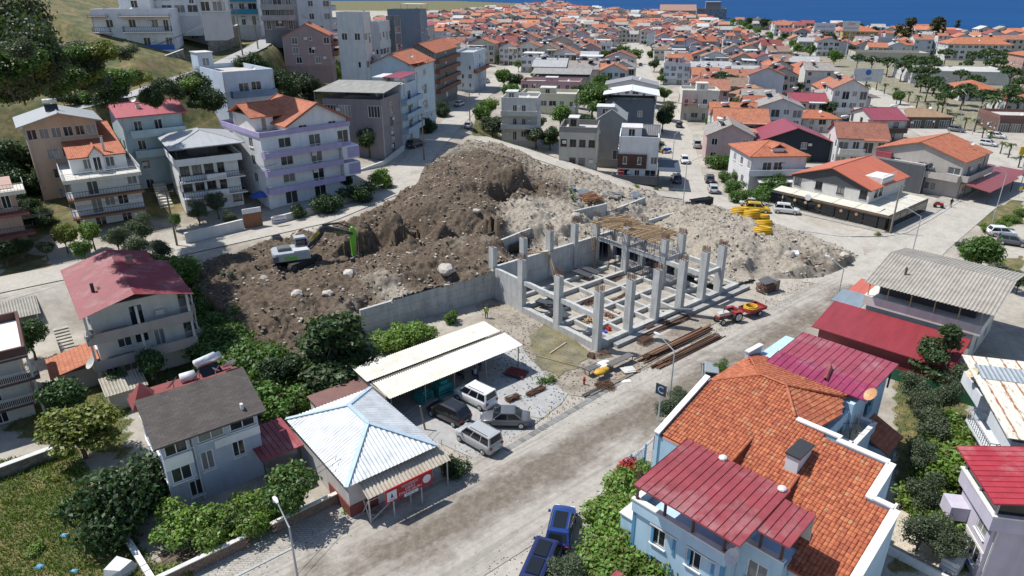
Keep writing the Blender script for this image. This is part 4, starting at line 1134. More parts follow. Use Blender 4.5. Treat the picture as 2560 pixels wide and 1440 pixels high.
# ------------------------------------------------------------------ vehicles
def car_rings(prof, wid, nz):
 pass
def wheel_meshes(r=.32, w=.22):
 t = MB(); n = 18
 rings = [[(rr*math.cos(2*math.pi*i/n), y, rr*math.sin(2*math.pi*i/n)) for i in range(n)] for y, rr in ((-w/2,r*.66),(-w/2,r*.93),(-w/2+.04,r),(w/2-.04,r),(w/2,r*.93),(w/2,r*.66))]
 t.loft(rings)
 m = MB(); m.cyl((0,-w/2-.012,0),(0,w/2+.012,0),r*.64,r*.64,14);
 for i in range(5):
  a = 2*math.pi*i/5
  for y in (-w/2-.02, w/2+.02): m.beam((0,y,0),(r*.56*math.cos(a),y,r*.56*math.sin(a)),.05,.02)
 return t.mesh('tyre','rubber',smooth=False), m.mesh('rim','chrome')
TYRE, RIM = wheel_meshes()
def car(name, label, cat, at, ang, col, kind='hatch', scale=1.0, group=None, roofcol=None, glassroof=False):
 """x forward. kinds: hatch, sedan, suv, van (boxy people carrier), truck handled elsewhere"""
 T = {'hatch': dict(L=4.1, W=1.76, H=1.5, hood=1.0, ws=.75, rear=.35, bz=.92, tail=0), 'sedan': dict(L=4.5, W=1.78, H=1.46, hood=1.1, ws=.8, rear=.75, bz=.9, tail=.55),
   'suv': dict(L=4.35, W=1.82, H=1.63, hood=1.0, ws=.7, rear=.45, bz=1.02, tail=0), 'van': dict(L=4.4, W=1.82, H=1.84, hood=.85, ws=.75, rear=.12, bz=1.1, tail=0),
   'bus': dict(L=5.0, W=1.9, H=1.98, hood=.45, ws=.7, rear=.1, bz=1.15, tail=0)}[kind]
 L, W, Hh, bz = T['L'], T['W'], T['H'], T['bz']; zb = .26; hw = W/2
 r_ = thing(name, label, cat, at, ang, group, scale)
 def ring(x, w, zt, zlow=zb, top=.0):
  return [(x,-w*.92,zlow),(x,-w,zlow+.16),(x,-w,zt-.22),(x,-w*.97,zt-.06),(x,-w*.86,zt+.0+top),(x,0,zt+.03+top),(x,w*.86,zt+.0+top),(x,w*.97,zt-.06),(x,w,zt-.22),(x,w,zlow+.16),(x,w*.92,zlow)]
 f = L/2; m = MB()
 st_ = [(-f+.0,hw*.80,bz-.28,zb+.14),(-f+.07,hw*.92,bz-.06,zb+.05),(-f+.35,hw*.99,bz,zb),(-f+1.2,hw,bz+.01,zb),(0,hw,bz,zb),(f-T['hood']-.25,hw*.995,bz-.02,zb),(f-T['hood']*.5,hw*.97,bz-.1,zb),(f-.22,hw*.9,bz-.19,zb+.02),(f-.05,hw*.8,bz-.3,zb+.08),(f,hw*.66,bz-.42,zb+.16)]
 m.loft([ring(*s_) for s_ in st_])
 body = m.build('body', 'car', r_, col, smooth=True)
 # greenhouse
 x0, x3 = -f+T['tail']+.08, f-T['hood']; x1, x2 = x0+T['rear'], x3-T['ws']
 z0, z1 = bz-.03, Hh; wt = hw*.80; wb = hw*.93
 def gr(x, w, z): return [(x,-w,z),(x,w,z)]
 pts = {'bl': (x0,-wb,z0), 'br': (x0,wb,z0), 'fl': (x3,-wb,z0), 'fr': (x3,wb,z0), 'tbl': (x1,-wt,z1), 'tbr': (x1,wt,z1), 'tfl': (x2,-wt,z1), 'tfr': (x2,wt,z1)}
 g_ = MB(); q = pts
 g_.add([q['bl'],q['br'],q['fr'],q['fl'],q['tbl'],q['tbr'],q['tfr'],q['tfl']], [(0,4,5,1),(1,5,6,2),(2,6,7,3),(3,7,4,0)])
 g_.build('pillars', 'car', r_, roofcol or col)
 rf = MB(); e = .07
 rf.loft([[(x1-.02,-wt,z1-.02),(x1-.02,wt,z1-.02),(x2+.04,wt,z1-.02),(x2+.04,-wt,z1-.02)], [(x1,-wt*.99,z1+.03),(x1,wt*.99,z1+.03),(x2,wt*.99,z1+.03),(x2,-wt*.99,z1+.03)], [(x1+.25,-wt*.8,z1+.07),(x1+.25,wt*.8,z1+.07),(x2-.25,wt*.8,z1+.07),(x2-.25,-wt*.8,z1+.07)]])
 roof = rf.build('roof', 'car', r_, roofcol or col)
 if glassroof:
  MB().box(x1+.35, x2-.1, -wt*.62, wt*.62, z1+.068, z1+.085).build('sunroof', 'cglass', roof)
 def lerp(a, b, t): return tuple(a[i]+(b[i]-a[i])*t for i in range(3))
 def pane(nm, a, b, c_, d, i0, i1, k0, k1, out):
  A = lerp(lerp(a,b,i0), lerp(d,c_,i0), k0); B_ = lerp(lerp(a,b,i1), lerp(d,c_,i1), k0); C_ = lerp(lerp(a,b,i1), lerp(d,c_,i1), k1); D_ = lerp(lerp(a,b,i0), lerp(d,c_,i0), k1)
  o_ = Vector(out)*.012
  MB().add([tuple(Vector(p)+o_) for p in (A,B_,C_,D_)]+[tuple(Vector(p)-o_) for p in (A,B_,C_,D_)], [(0,1,2,3),(7,6,5,4),(0,4,5,1),(1,5,6,2),(2,6,7,3),(3,7,4,0)]).build(nm, 'cglass', r_)
 pane('windscreen', q['fr'],q['fl'],q['tfl'],q['tfr'], .06,.94,.08,.95, (.6,0,.8))
 pane('rear_window', q['bl'],q['br'],q['tbr'],q['tbl'], .1,.9,.2,.92, (-.8,0,.5))
 nwin = 3 if kind in ('van','bus') else 2
 for side, (a, b, c_, d, n_) in {'l': ('fl','bl','tbl','tfl',(0,-1,.3)), 'r': ('br','fr','tfr','tbr',(0,1,.3))}.items():
  for i in range(nwin):
   pane('side_window', q[a],q[b],q[c_],q[d], (i+.05)/nwin+(.03 if i == 0 else 0), (i+.95)/nwin, .1, .9, n_)
 for sx in (f-.78, -f+.8):
  for sy in (-1, 1):
   w_ = obj('wheel', TYRE, r_, None, (sx, sy*(hw-.09), .32)); obj('rim', RIM, w_)
 for sy in (-1, 1):
  MB().box(f-.2,f-.06,sy*hw*.62-.16,sy*hw*.62+.16,bz-.40,bz-.26).build('headlight','paint',r_,(.75,.77,.8))
  MB().box(-f-.005,-f+.14,sy*hw*.74-.14,sy*hw*.74+.14,bz-.32,bz-.12).build('tail_light','paint',r_,(.35,.02,.02))
  MB().box(x3-.28,x3-.12,sy*(hw+.09)-.09,sy*(hw+.09)+.09,bz-.02,bz+.13).build('mirror','car',r_,col)
 MB().box(-f-.03,-f+.04,-.26,.26,zb+.26,zb+.37).build('number_plate','paint',r_,(.7,.7,.7))
 if kind in ('van','suv'):
  rk = MB()
  for sy in (-1,1): rk.beam((x1+.3,sy*wt*.86,z1+.1),(x2-.3,sy*wt*.86,z1+.1),.04,.05)
  rk.build('roof_rail','paint',roof,(.12,.12,.12))
 return r_
def car_at(x, y, deg, name, label, cat, col, kind, group=None, **kw):
 X, Y, Z = G(x, y); return car(name, label, cat, (X, Y, Z+.09), math.radians(deg), col, kind, 1.0, group, **kw)
def gvar(c_,a,b): k=random.uniform(a,b); return tuple(v*k for v in c_)
# ------------------------------------------------------------------ building site: concrete frame
CON = (.50, .50, .485)
fr = thing('concrete_frame', 'unfinished grey concrete building frame with columns, beams and rebar tops', 'building', (SITE_O[0], SITE_O[1], 0), SITE_A)
UL = [0, 5.0, 9.6, 14.2, 18.5, 22.0]; VL = [0, 6.2, 12.6, 18.2]
CW, CD = .66, .88
cage_cache = {}
def cage_mesh(h, seed, w=CW-.1, d=CD-.1):
 q = random.Random(seed); m = MB()
 P_ = [(x*w/2, y*d/2) for x in (-1,-.33,.33,1) for y in (-1,-.33,.33,1) if abs(x) == 1 or abs(y) == 1]
 for x, y in P_:
  m.beam((x,y,-.1), (x+q.uniform(-.06,.06), y+q.uniform(-.06,.06), h*q.uniform(.8,1.05)), .035)
 for k in range(4):
  z = h*(.15+.22*k); e = .02
  for a, b in (((-w/2,-d/2),(w/2,-d/2)),((w/2,-d/2),(w/2,d/2)),((w/2,d/2),(-w/2,d/2)),((-w/2,d/2),(-w/2,-d/2))): m.beam((a[0],a[1],z),(b[0],b[1],z),.03)
 return m.mesh('rebar_cage', 'rust')
CAGES = [cage_mesh(.8, i) for i in range(4)]
colm = {}
def column(u, v, h=7.0, z0=-.4, cage=True, w=CW, d=CD):
 k = (round(h,2), round(z0,2), w, d)
 if k not in colm: colm[k] = MB().box(-w/2,w/2,-d/2,d/2,z0,4.28).box(-w/2+.006,w/2-.006,-d/2+.006,d/2-.006,4.28,4.31).box(-w/2,w/2,-d/2,d/2,4.31,h).mesh('column','concrete')
 c_ = obj('column', colm[k], fr, CON, (u, v, 0))
 if cage: obj('rebar_cage', CAGES[random.randrange(4)], c_, None, (0, 0, h))
for u in UL: column(u, 0)
for v in VL[1:]: column(0, v, 6.8)
for u in UL[1:5]: column(u, VL[3], 6.9)
for u in UL[4:]:
 for v in VL[1:3]: column(u, v, 6.9)
column(UL[5], VL[3], 6.9)
def fbox(name, u0,u1,v0,v1,z0,z1, col=CON, mat='concrete'): return MB().box(u0,u1,v0,v1,z0,z1).build(name, mat, fr, col)
hw_ = CW/2; hd = CD/2
# left side: full wall in the rear bay, beam in the two front bays
fbox('wall', -.2,.2, VL[2]+hd,VL[3]-hd, 0,4.2)
for a, b in ((0,1),(1,2)): fbox('beam', -.21,.21, VL[a]+hd,VL[b]-hd, 3.72,4.27)
# rear wall
for a, b in zip(UL[:4], UL[1:5]):
 fbox('wall', a+hw_, b-hw_, VL[3]-.2, VL[3]+.2, 0, 4.15)
 k = MB().box(a+hw_+.02, b-hw_-.02, VL[3]-.225, VL[3]-.2, 2.04, 2.06)
 k.build('formwork_joint','paint',fr,(.3,.3,.29))
# beams of the two right-hand cross rows
for u in UL[4:]:
 for a, b in zip(VL[:-1], VL[1:]): fbox('beam', u-.21,u+.21, VL[a] if False else a+hd, b-hd, 3.72,4.27)
for v in VL: fbox('beam', UL[4]+hw_, UL[5]-hw_, v-.2,v+.2, 3.73,4.26)
# plinth: outer foundation beams and lattice of tie beams
FG = (.46,.455,.43)
fbox('foundation_beam', -.3, 26.2, -.35, .35, -.9, .88, FG); fbox('foundation_beam', -.32,.32, .36, 12.2, -.9,.86, FG)
for v in VL[1:3]: fbox('tie_beam', .33, 25.6, v-.22,v+.22, .1,.70, FG)
fbox('tie_beam', .33, 25.6, 3.0-.2,3.0+.2, .1,.66, FG); fbox('tie_beam', .33, 25.6, 9.4-.2,9.4+.2, .1,.66, FG); fbox('tie_beam', .33, 18, 15.4-.2,15.4+.2, .1,.6, FG)
for u in UL[1:]+[2.5,7.3,11.9]:
 for a, b in ((.36,2.79),(3.21,5.97),(6.43,9.19),(9.61,12.37),(12.83,15.19),(15.61,17.9)):
  if u in (2.5,7.3,11.9) and a > 6: continue
  fbox('tie_beam', u-.19,u+.19, a,b, .1,.64, FG)
fbox('foundation_beam', 25.62, 26.2, .36, 7, -.9,.85, FG)
fl = MB().box(.33,25.6,.36,17.95,-.3,.12).build('blinding_floor','ground',fr)
fl.data.attributes.new('grass','FLOAT','POINT')
# outer ledge in front (lower step) along the street side
fbox('ledge', 2, 27.5, -1.25,-.36, -.9,.42, (.36,.355,.34))
# timber deck over the two right-hand bays
dk = thing('timber_deck', 'timber formwork deck of parallel joists on blue props over concrete frame', 'scaffold', site(UL[4], VL[0], 0), SITE_A)
plank = MB().box(-.05,.05,-3.0,3.0,-.05,.06).mesh('joist','wood')
long_ = MB().box(-.06,.06,-6.2,6.2,-.08,.08).mesh('bearer','wood')
WD = (.40,.27,.15)
v = 7.2
while v < 18.4:
 o = obj('joist', plank, dk, WD, (1.6+random.uniform(-.35,.35), v, 6.55+random.uniform(-.02,.02)), math.radians(90+random.uniform(-3,3))); v += .30
for u in (-.9,.5,1.9,3.3,4.4): obj('bearer', long_, dk, (.34,.235,.14), (u, 12.4, 6.40), math.radians(random.uniform(-1,1)))
for i in range(10): obj('plank', plank, dk, (.5,.36,.2), (random.uniform(0,3.4), random.uniform(10,17), 6.66+.04*(i%3)), math.radians(random.uniform(20,60)), (.9,.5,1))
prop = MB().cyl((0,0,.05),(0,0,3.6),.03,.03,6).cyl((0,0,3.6),(0,0,6.3),.022,.022,6).mesh('prop','paint')
for u in (-.7,.6,1.9,3.2,4.2):
 for v in (7.4,8.8,10.2,11.6,13.4,14.8,16.2,17.4):
  obj('prop', prop, dk, (.035,.05,.16) if random.random()<.7 else (.12,.06,.04), (u+random.uniform(-.15,.15), v+random.uniform(-.2,.2), .05), 0)
# ladder and raking struts
ld = thing('ladder', 'wooden ladder leaning against the rear concrete wall', 'ladder', site(17.0, 16.6, .15), SITE_A)
a, b = Vector((0,0,0)), Vector((.3,1.2,4.6))
for s_ in (-.22,.22): MB().beam(tuple(a+Vector((s_,0,0))), tuple(b+Vector((s_,0,0))), .07).build('rail','wood',ld,WD)
for i in range(11):
 p = a.lerp(b,(i+.7)/11.5); MB().beam((p.x-.22,p.y,p.z),(p.x+.22,p.y,p.z),.05).build('rung','wood',ld,WD)
st_ = thing('raking_strut', 'pair of timber struts bracing a rear column', 'strut', site(7.6, 14.5, .1), SITE_A)
for s_ in (0,.5): MB().beam((s_,0,0),(1.4+s_*.4,3.4,3.9),.1).build('timber','wood',st_,WD)
MB().beam((-2.2,3.3,4.6),(2.4,3.25,3.9),.1).build('timber','wood',st_,(.5,.36,.2))
# panels and rebar lying inside
def flat_panel(u, v, z, w, d, rot, label, name='formwork_panel', col=(.06,.065,.075), t=.08, tilt=0, grp='formwork panels on the site'):
 o = MB().box(-w/2,w/2,-d/2,d/2,-t/2,t/2).box(-w/2,w/2,-d/2,-d/2+.08,t/2,t/2+.05).box(-w/2,w/2,d/2-.08,d/2,t/2,t/2+.05).box(-w/2,-w/2+.08,-d/2+.08,d/2-.08,t/2,t/2+.05).build(name,'paint',None,col)
 x, y, _ = site(u, v); o.location = (x, y, z); o.rotation_euler = (tilt, 0, SITE_A+rot)
 return tag(o, label, 'panel', grp)
flat_panel(13.0,15.3,.86,1.3,2.6,.25,'grey formwork panel lying flat inside the frame, left of its twin',tilt=.1)
flat_panel(14.6,15.2,.86,1.3,2.6,.2,'grey formwork panel lying flat inside the frame, nearer the ladder',tilt=.1)
for i, (u, v, r_) in enumerate([(2.8,11.2,.3),(3.6,10.2,.9),(2.2,8.2,.1),(4.6,11.5,1.2)]):
 flat_panel(u,v,.9+.02*i,1.2,2.6,r_,['dark formwork panel in the left bay beside the wall corner','dark formwork panel tilted across the left bay','dark formwork panel lying near the left beam','dark formwork panel furthest inside the left bay'][i],tilt=.08*i)
def bar_pile(name, label, at, ang, n, L, W, H_, r=.012, mat='rust', col=None, cat='rebar pile', spread=.12, seed=0, sag=0):
 q = random.Random(seed); m = MB()
 for i in range(n):
  a = q.gauss(0, spread); x, y, z = q.uniform(-L*.08,L*.08), q.uniform(-W/2,W/2), abs(q.gauss(0,H_*.5)) if H_ > .15 else q.uniform(0,H_)
  z = min(z, H_); dx, dy = math.cos(a)*L/2*q.uniform(.8,1.05), math.sin(a)*L/2
  m.beam((x-dx,y-dy,z+r),(x+dx,y+dy,z+r+q.uniform(-.02,.05)),r*2)
 o = m.build(name, mat, None, col); o.location = at; o.rotation_euler = (0,0,ang)
 return tag(o, label, cat)
sx_, sy_, _ = site(8.2,9.0)
bar_pile('rebar_pile','tangle of rusty short rebar lying in the middle of the frame floor',(sx_,sy_,.14),SITE_A+.3,70,2.6,2.0,.5,.015,spread=.5,seed=1)
bar_pile('timber_offcuts','scattered timber offcuts on the frame floor near the front left',(*site(4.6,5.0)[:2],.14),SITE_A+.6,45,1.8,2.4,.3,.04,'wood',(.42,.28,.16),'timber',.8,2)
bar_pile('timber_offcuts','small heap of timber beside the second front column',(*site(7.4,4.6)[:2],.14),SITE_A+.2,30,1.6,1.2,.4,.045,'wood',(.36,.2,.12),'timber',.5,3)
bar_pile('rebar_bundle','bundle of rebar lying in front of the rear right cross beam',(*site(15.8,12.0)[:2],.14),SITE_A+.1,26,3.6,1.0,.12,.014,seed=4)
bar_pile('rebar_bundle','thin bars across the floor between the third and fourth front columns',(*site(12.5,7.6)[:2],.14),SITE_A+.15,24,4.0,.5,.1,.014,seed=5)
mx = thing('hand_mixer', 'small red motor tool with blue tray behind front corner column', 'tool', (*site(3.6,2.2)[:2],.13), SITE_A)
MB().box(-.5,.2,-.3,.3,0,.14).build('tray','paint',mx,(.02,.06,.35)); MB().box(.5,.95,-.2,.25,0,.35).box(.6,.8,-.1,.1,.35,.5).build('motor','paint',mx,(.5,.03,.02))
# ------------------------------------------------------------------ retaining walls
def ret_wall(label, a, b, h0, h1, zb0=-1.0, th=.35, panels=7, name='retaining_wall', col=CON):
 a = Vector((a[0],a[1])); b = Vector((b[0],b[1])); L = (b-a).length; ang = math.atan2(b.y-a.y,b.x-a.x)
 t = thing(name, label, 'wall', (a.x,a.y,0), ang)
 n = panels
 for i in range(n):
  x0, x1 = L*i/n, L*(i+1)/n-.012; z0, z1 = h0+(h1-h0)*i/n, h0+(h1-h0)*(i+1)/n
  k = random.uniform(.93,1.05)
  m = MB(); m.add([(x0,-th/2,zb0),(x1,-th/2,zb0),(x1,th/2,zb0),(x0,th/2,zb0),(x0,-th/2,z0),(x1,-th/2,z1),(x1,th/2,z1),(x0,th/2,z0)],[(3,2,1,0),(4,5,6,7),(0,1,5,4),(1,2,6,5),(2,3,7,6),(3,0,4,7)])
  p_ = m.build('panel','concrete',t,tuple(c_*k for c_ in col))
  hh = (z0+z1)/2
  j = MB()
  for z in (hh*.36, hh*.70):
   if z > .2: j.box(x0+.02,x1-.02,-th/2-.004,-th/2+.02,z-.012,z+.012)
  for z in (hh*.2, hh*.55, hh*.85):
   for q in (.25,.75):
    x = x0+(x1-x0)*q; j.box(x-.03,x+.03,-th/2-.006,-th/2+.01,z-.03,z+.03)
  j.build('tie_holes','paint',p_,(.12,.12,.115))
 return t
c0 = site(-.2, 18.0); WE = P(905, 836, 0)
ret_wall('long grey concrete retaining wall running left from the frame to the pine tree', (WE[0],WE[1]), (c0[0],c0[1]), 3.1, 3.75, panels=8)
def wall_px(label, p, q, zt, zb, panels=4, h1=None):
 a = P(*p, zt); b = P(*q, zt if h1 is None else h1); return ret_wall(label, a, b, zt, zt if h1 is None else h1, zb, .35, panels)
wall_px('concrete retaining wall behind the frame with black waterproof patch', (1243,603), (1388,545), 4.4, .5, 5, 4.9)
wall_px('concrete wall rising above the timber deck, left of the access road', (1422,530), (1517,508), 4.6, 1, 3)
wall_px('short concrete wall with dark doorway beside the upper site road', (1520,528), (1612,493), 3.4, 0, 3)
wall_px('low concrete wall stub right of the timber deck', (1560,568), (1686,531), 2.2, -.3, 4)
def black_patch(label, p, q, zt, zb, off):
 a = Vector(P(*p, zt)); b = Vector(P(*q, zt)); d = (b-a).normalized(); n = Vector((d.y,-d.x))*off
 a += n; b += n
 m = MB().beam((a.x,a.y,(zt+zb)/2),(b.x,b.y,(zt+zb)/2),.04,zt-zb); return tag(m.build('waterproof_sheet','paint',None,(.012,.012,.013)), label, 'sheet')
black_patch('black waterproofing sheet on the retaining wall behind the frame',(1272,612),(1335,590),3.5,2.0,.22)
black_patch('black waterproofing sheet at the end of the upper wall',(1580,512),(1611,502),2.6,.2,.22)
black_patch('black waterproofing sheet low on wall left of timber deck',(1440,548),(1460,540),3.4,2.2,.22)
# tall stacked formwork panels by the corner
for i in range(5):
 x, y = P(1166+i*9, 640-i*1.5, 2.0); o = MB().box(-.06,.06,-.75,.75,0,2.7).box(.06,.10,-.7,-.62,.05,2.6).box(.06,.10,.62,.7,.05,2.6).box(.06,.10,-.04,.04,.05,2.6).build('formwork_panel','paint',None,(.07,.07,.072) if i%2 else (.22,.2,.17))
 o.location = (x,y,1.7); o.rotation_euler = (0,-.09,math.radians(-30)); tag(o, 'upright formwork panel beside the retaining wall, '+['first','second','third','fourth','fifth'][i]+' in the stack','panel','upright formwork panels by the wall corner')
for i in range(2):
 x, y = P(1213+i*26, 622-i*9, 2.2); o = MB().box(-1.1,1.1,-.05,.05,0,2.6).box(-1.1,-1.02,-.1,-.05,0,2.6).box(1.02,1.1,-.1,-.05,0,2.6).box(-.04,.04,-.1,-.05,0,2.6).build('formwork_panel','paint',None,(.10,.10,.10))
 o.location = (x,y,1.9); o.rotation_euler = (.1,0,math.radians(48)); tag(o, ['black upright formwork panel next to the stacked panels','black upright formwork panel touching the retaining wall end'][i],'panel','upright formwork panels by the wall corner')
yp = thing('yellow_pipe','bent yellow drainage pipe at the foot of the soil trench','pipe',(0,0,0))
a = P(1113,632,2.6); b = P(1135,641,2.5); c_ = P(1165,632,2.6)
MB().tube([(a[0],a[1],2.9),(b[0],b[1],2.55),(c_[0],c_[1],2.7)],.12,8).build('pipe','paint',yp,(.62,.28,.02)); MB().cyl((b[0],b[1],2.5),(b[0]-.1,b[1],3.3),.1,.1,8).build('riser','paint',yp,(.62,.28,.02))
# street edge of the site: rebar, pipes, trestles, planks
def wp(x, y, z=0): X, Y = P(x, y, z); return (X, Y, z)
bar_pile('steel_pipe_stack','long brown steel pipes stacked along the street edge, rear stack',wp(1690,862),math.radians(40),40,11.2,1.1,.45,.05,'rust',None,'pipes',.012,6)
bar_pile('steel_pipe_stack','long brown steel pipes stacked along the street edge, front stack',wp(1720,880),math.radians(40),36,10.5,1.1,.4,.05,'rust',None,'pipes',.012,7)
bar_pile('rebar_stack','long rusty rebar lying beside the concrete ledge',wp(1650,815),math.radians(38),90,9.0,2.0,.4,.024,'rust',None,'rebar pile',.03,8)
bar_pile('rebar_stack','rusty rebar lengths in front of the third front column',wp(1700,790),math.radians(38),60,6.5,1.4,.35,.024,'rust',None,'rebar pile',.03,9)
def stirrups(label, at, ang, n=16, L=1.3, w=.45, h=.7):
 m = MB()
 for i in range(n):
  x = -L/2+L*i/(n-1)
  for a, b in (((x,-w,0),(x,w,0)),((x,w,0),(x,w,h)),((x,w,h),(x,-w,h)),((x,-w,h),(x,-w,0))): m.beam(a,b,.03)
  m.beam((x,-w,h*.5),(x,w,h*.5),.03)
 o = m.build('rebar_cage_stack','rust'); o.location = at; o.rotation_euler = (0,0,ang)
 return tag(o, label, 'rebar cages')
stirrups('stack of rusty stirrup cages, upper left one by the ledge',wp(1618,825),math.radians(40)); stirrups('stack of rusty stirrup cages beside the long rebar, nearer the street',wp(1612,858),math.radians(40),18,1.6)
stirrups('stack of rusty stirrup cages furthest right beside the ledge',wp(1660,815),math.radians(40),10,.9)
stirrups('rusty stirrup cages by the corner of the concrete frame',wp(1508,890),math.radians(20),14,1.5,.4,.5); stirrups('small rusty cage heap left of the frame corner',wp(1478,895),math.radians(60),8,.6,.35,.5)
bar_pile('rebar_offcuts','round heap of thin rusty rebar offcuts at the street edge',wp(1512,968),math.radians(10),150,1.9,1.2,.4,.01,'rust',None,'rebar pile',.6,10)
def trestle(label, at, ang, L, top=(.2,.19,.18)):
 t = thing('work_table', label, 'table', at, ang)
 MB().box(-L/2,L/2,-.4,.4,.78,.86).build('table_top','wood',t,top)
 for sx in (-L/2+.25,L/2-.25):
  for sy in (-.33,.33): MB().beam((sx,sy,0),(sx+.12*(1 if sx>0 else -1),sy,.78),.07).build('leg','wood',t,(.2,.14,.1))
 return t
trestle('long rebar bending bench with grey top by the pool',wp(1550,915),math.radians(40),3.4); trestle('steel cutting bench with box at the street edge',wp(1480,935),math.radians(40),1.8,(.12,.12,.12))
tp = MB()
q = random.Random(4)
g0 = [[(i*.45-.9+q.uniform(-.05,.05), j*.4-.6+q.uniform(-.05,.05), .95+.25*math.sin(i*1.3+j)*q.random()-.1*(abs(i-2)+abs(j-1.5))) for i in range(5)] for j in range(4)]
tp.add([p for r_ in g0 for p in r_]+[(p[0],p[1],.7) for r_ in g0 for p in r_],[(j*5+i,j*5+i+1,(j+1)*5+i+1,(j+1)*5+i) for j in range(3) for i in range(4)])
o = tp.build('white_tarpaulin','paint',None,(.68,.66,.62)); o.location = wp(1508,925); o.rotation_euler=(0,0,math.radians(35)); tag(o,'crumpled white tarpaulin draped over the cutting bench','tarpaulin')
o = MB().ball((0,0,.25),.75,.5,.28,10,6).ball((.8,.2,.2),.55,.4,.22,10,6).build('cement_sacks','paint',None,(.55,.30,.02),smooth=True); o.location=wp(1500,935,.55); o.rotation_euler=(0,0,.6); tag(o,'yellow sacks beside the white tarpaulin on the bench','sacks')
for i, (x, y, L, dg, w, c_, lb) in enumerate([(1530,960,6.2,40,.4,(.16,.14,.12),'dark timber scaffold board near the hydrant, nearest the street'),(1490,975,3.4,38,.45,(.09,.09,.09),'black formwork beam lying by the hydrant'),(1570,935,3.6,40,.3,(.34,.24,.15),'pale timber plank between the bench and the pipes'),(1580,925,1.7,-30,.25,(.40,.3,.2),'short board laid across the timber heap'),(1470,790,.01,0,.1,(.3,.2,.1),''),(1690,772,4.2,-35,.55,(.16,.17,.18),'grey gangway board resting on the front foundation beam'),(1395,870,3.2,52,.22,(.5,.4,.28),'timber plank on the pool edge by the shed'),(1400,905,5.6,-28,.12,(.45,.36,.25),'thin timber rail at the front of the muddy pool')]):
 if not lb: continue
 z = 1.0 if 'gangway' in lb else .12
 o = MB().box(-L/2,L/2,-w/2,w/2,-.05,.05).box(-L/2,L/2,-w/2,-w/2+.05,.05,.08).build('timber_board','wood',None,c_); o.location = wp(x,y,z); o.rotation_euler=(0,-.22 if z>.5 else 0,math.radians(dg)); tag(o,lb,'plank')
o = MB().box(-.7,.7,-.5,.5,0,.04).box(-.2,.8,-.3,.5,.045,.09).build('torn_sheet','paint',None,(.6,.58,.54)); o.location=wp(1570,925,.3); o.rotation_euler=(.1,.1,.4); tag(o,'torn white sheet on the timber heap near the street','sheet')
o = MB().box(-.5,.5,-.28,.28,0,.05).build('paper_board','paint',None,(.62,.6,.56)); o.location=wp(1565,953,.08); o.rotation_euler=(0,0,.2); tag(o,'small white board lying at the street edge','board')
hy = thing('fire_hydrant','red fire hydrant standing on the site edge by the bench','hydrant',wp(1460,962))
MB().cyl((0,0,0),(0,0,.75),.11,.1,10).build('barrel','paint',hy,(.5,.02,.02)); MB().ball((0,0,.8),.14,.14,.12).build('cap','paint',hy,(.5,.02,.02)); MB().cyl((-.2,0,.55),(.2,0,.55),.07,.07,8).build('outlet','paint',hy,(.45,.02,.02))
# muddy pool and the wet strip in front of the frame's left side
pool = [P(*p) for p in [(1322,842),(1345,826),(1362,812),(1380,806),(1402,822),(1425,843),(1452,864),(1478,884),(1470,898),(1448,908),(1440,924),(1412,930),(1398,944),(1375,930),(1352,924),(1336,908),(1340,890),(1322,874),(1328,858)]]
o = MB().add([(x,y,.10) for x,y in pool],[tuple(range(len(pool)))]).build('muddy_pool','mudwater'); tag(o,kind='structure')
apr = [P(*p) for p in [(1302,868),(1325,900),(1345,915),(1375,955),(1420,985),(1405,1008),(1260,1122),(1180,1145),(1080,1100),(960,1010),(1090,950)]]
ea = [P(*p) for p in [(1188,765),(1235,738),(1400,832),(1500,907),(1600,870),(1740,790),(1800,800),(1700,868),(1560,945),(1470,995),(1424,988),(1378,958),(1347,918),(1327,903),(1304,870),(1240,822)]]
me_ = MB().add([(x,y,.052) for x,y in ea[::-1]],[tuple(range(len(ea)))]).mesh('site_earth','soil'); me_.attributes.new('pale','FLOAT','POINT').data.foreach_set('value',[.78]*len(ea)); tag(obj('site_earth',me_),kind='structure')
o = MB().add([(x,y,.055) for x,y in apr[::-1]],[tuple(range(len(apr)))]).build('concrete_apron','road_grey',uv=True); tag(o,kind='structure')
# square cobble strip at the lot edge
cs = thing('cobble_strip','row of square grey drain slabs along the parking lot edge','paving',(*P(1262,1128),.06),math.radians(44))
cbm = MB().box(-.26,.26,-.3,.3,0,.05).mesh('slab','concrete')
for i in range(26): obj('slab',cbm,cs,gvar(CON,.3,.55),(.3+i*.60,random.uniform(-.02,.02),0))
# kerbs: left side of main street
def kerb(label, pts, h=.14, w=.2, z=0.0, L=1.2):
 k = thing('kerb', label, 'kerb', (*pts[0], z))
 p0 = Vector(pts[0])
 for a, b in zip(pts[:-1], pts[1:]):
  a = Vector(a)-p0; b = Vector(b)-p0; d = (b-a); n = max(1,int(d.length/L)); e = d.normalized()
  for i in range(n):
   q0, q1 = a+d*(i/n)+e*.008, a+d*((i+1)/n)-e*.008
   MB().beam((q0.x,q0.y,h/2-.02),(q1.x,q1.y,h/2-.02),w,h+.04).build('kerbstone','concrete',k,gvar(CON,.75,.95))
 return k
kerb('grey kerb along the left pavement beside the brick garden wall',[ms(-6,.1),ms(7,.1)])
kerb('pale kerb curving round the hedge beside the blue house',[P(1640,1092),P(1530,1195),P(1492,1245),P(1478,1300),P(1462,1370),P(1440,1440)])
kerb('kerb along the pavement by the dark restaurant corner',[P(1960,572),P(2100,592),P(2215,592),P(2262,585),P(2330,548),P(2440,478),P(2520,430)])
def pave(name, pts, z=.10):
 o = MB().slab([(x,y,z) for x,y in pts],.1).build(name,'paving',None,None,True); return tag(o,kind='structure')
pave('left_pavement',[ms(-8,.2),ms(12,.2),ms(12,2.2),ms(-8,2.2)])
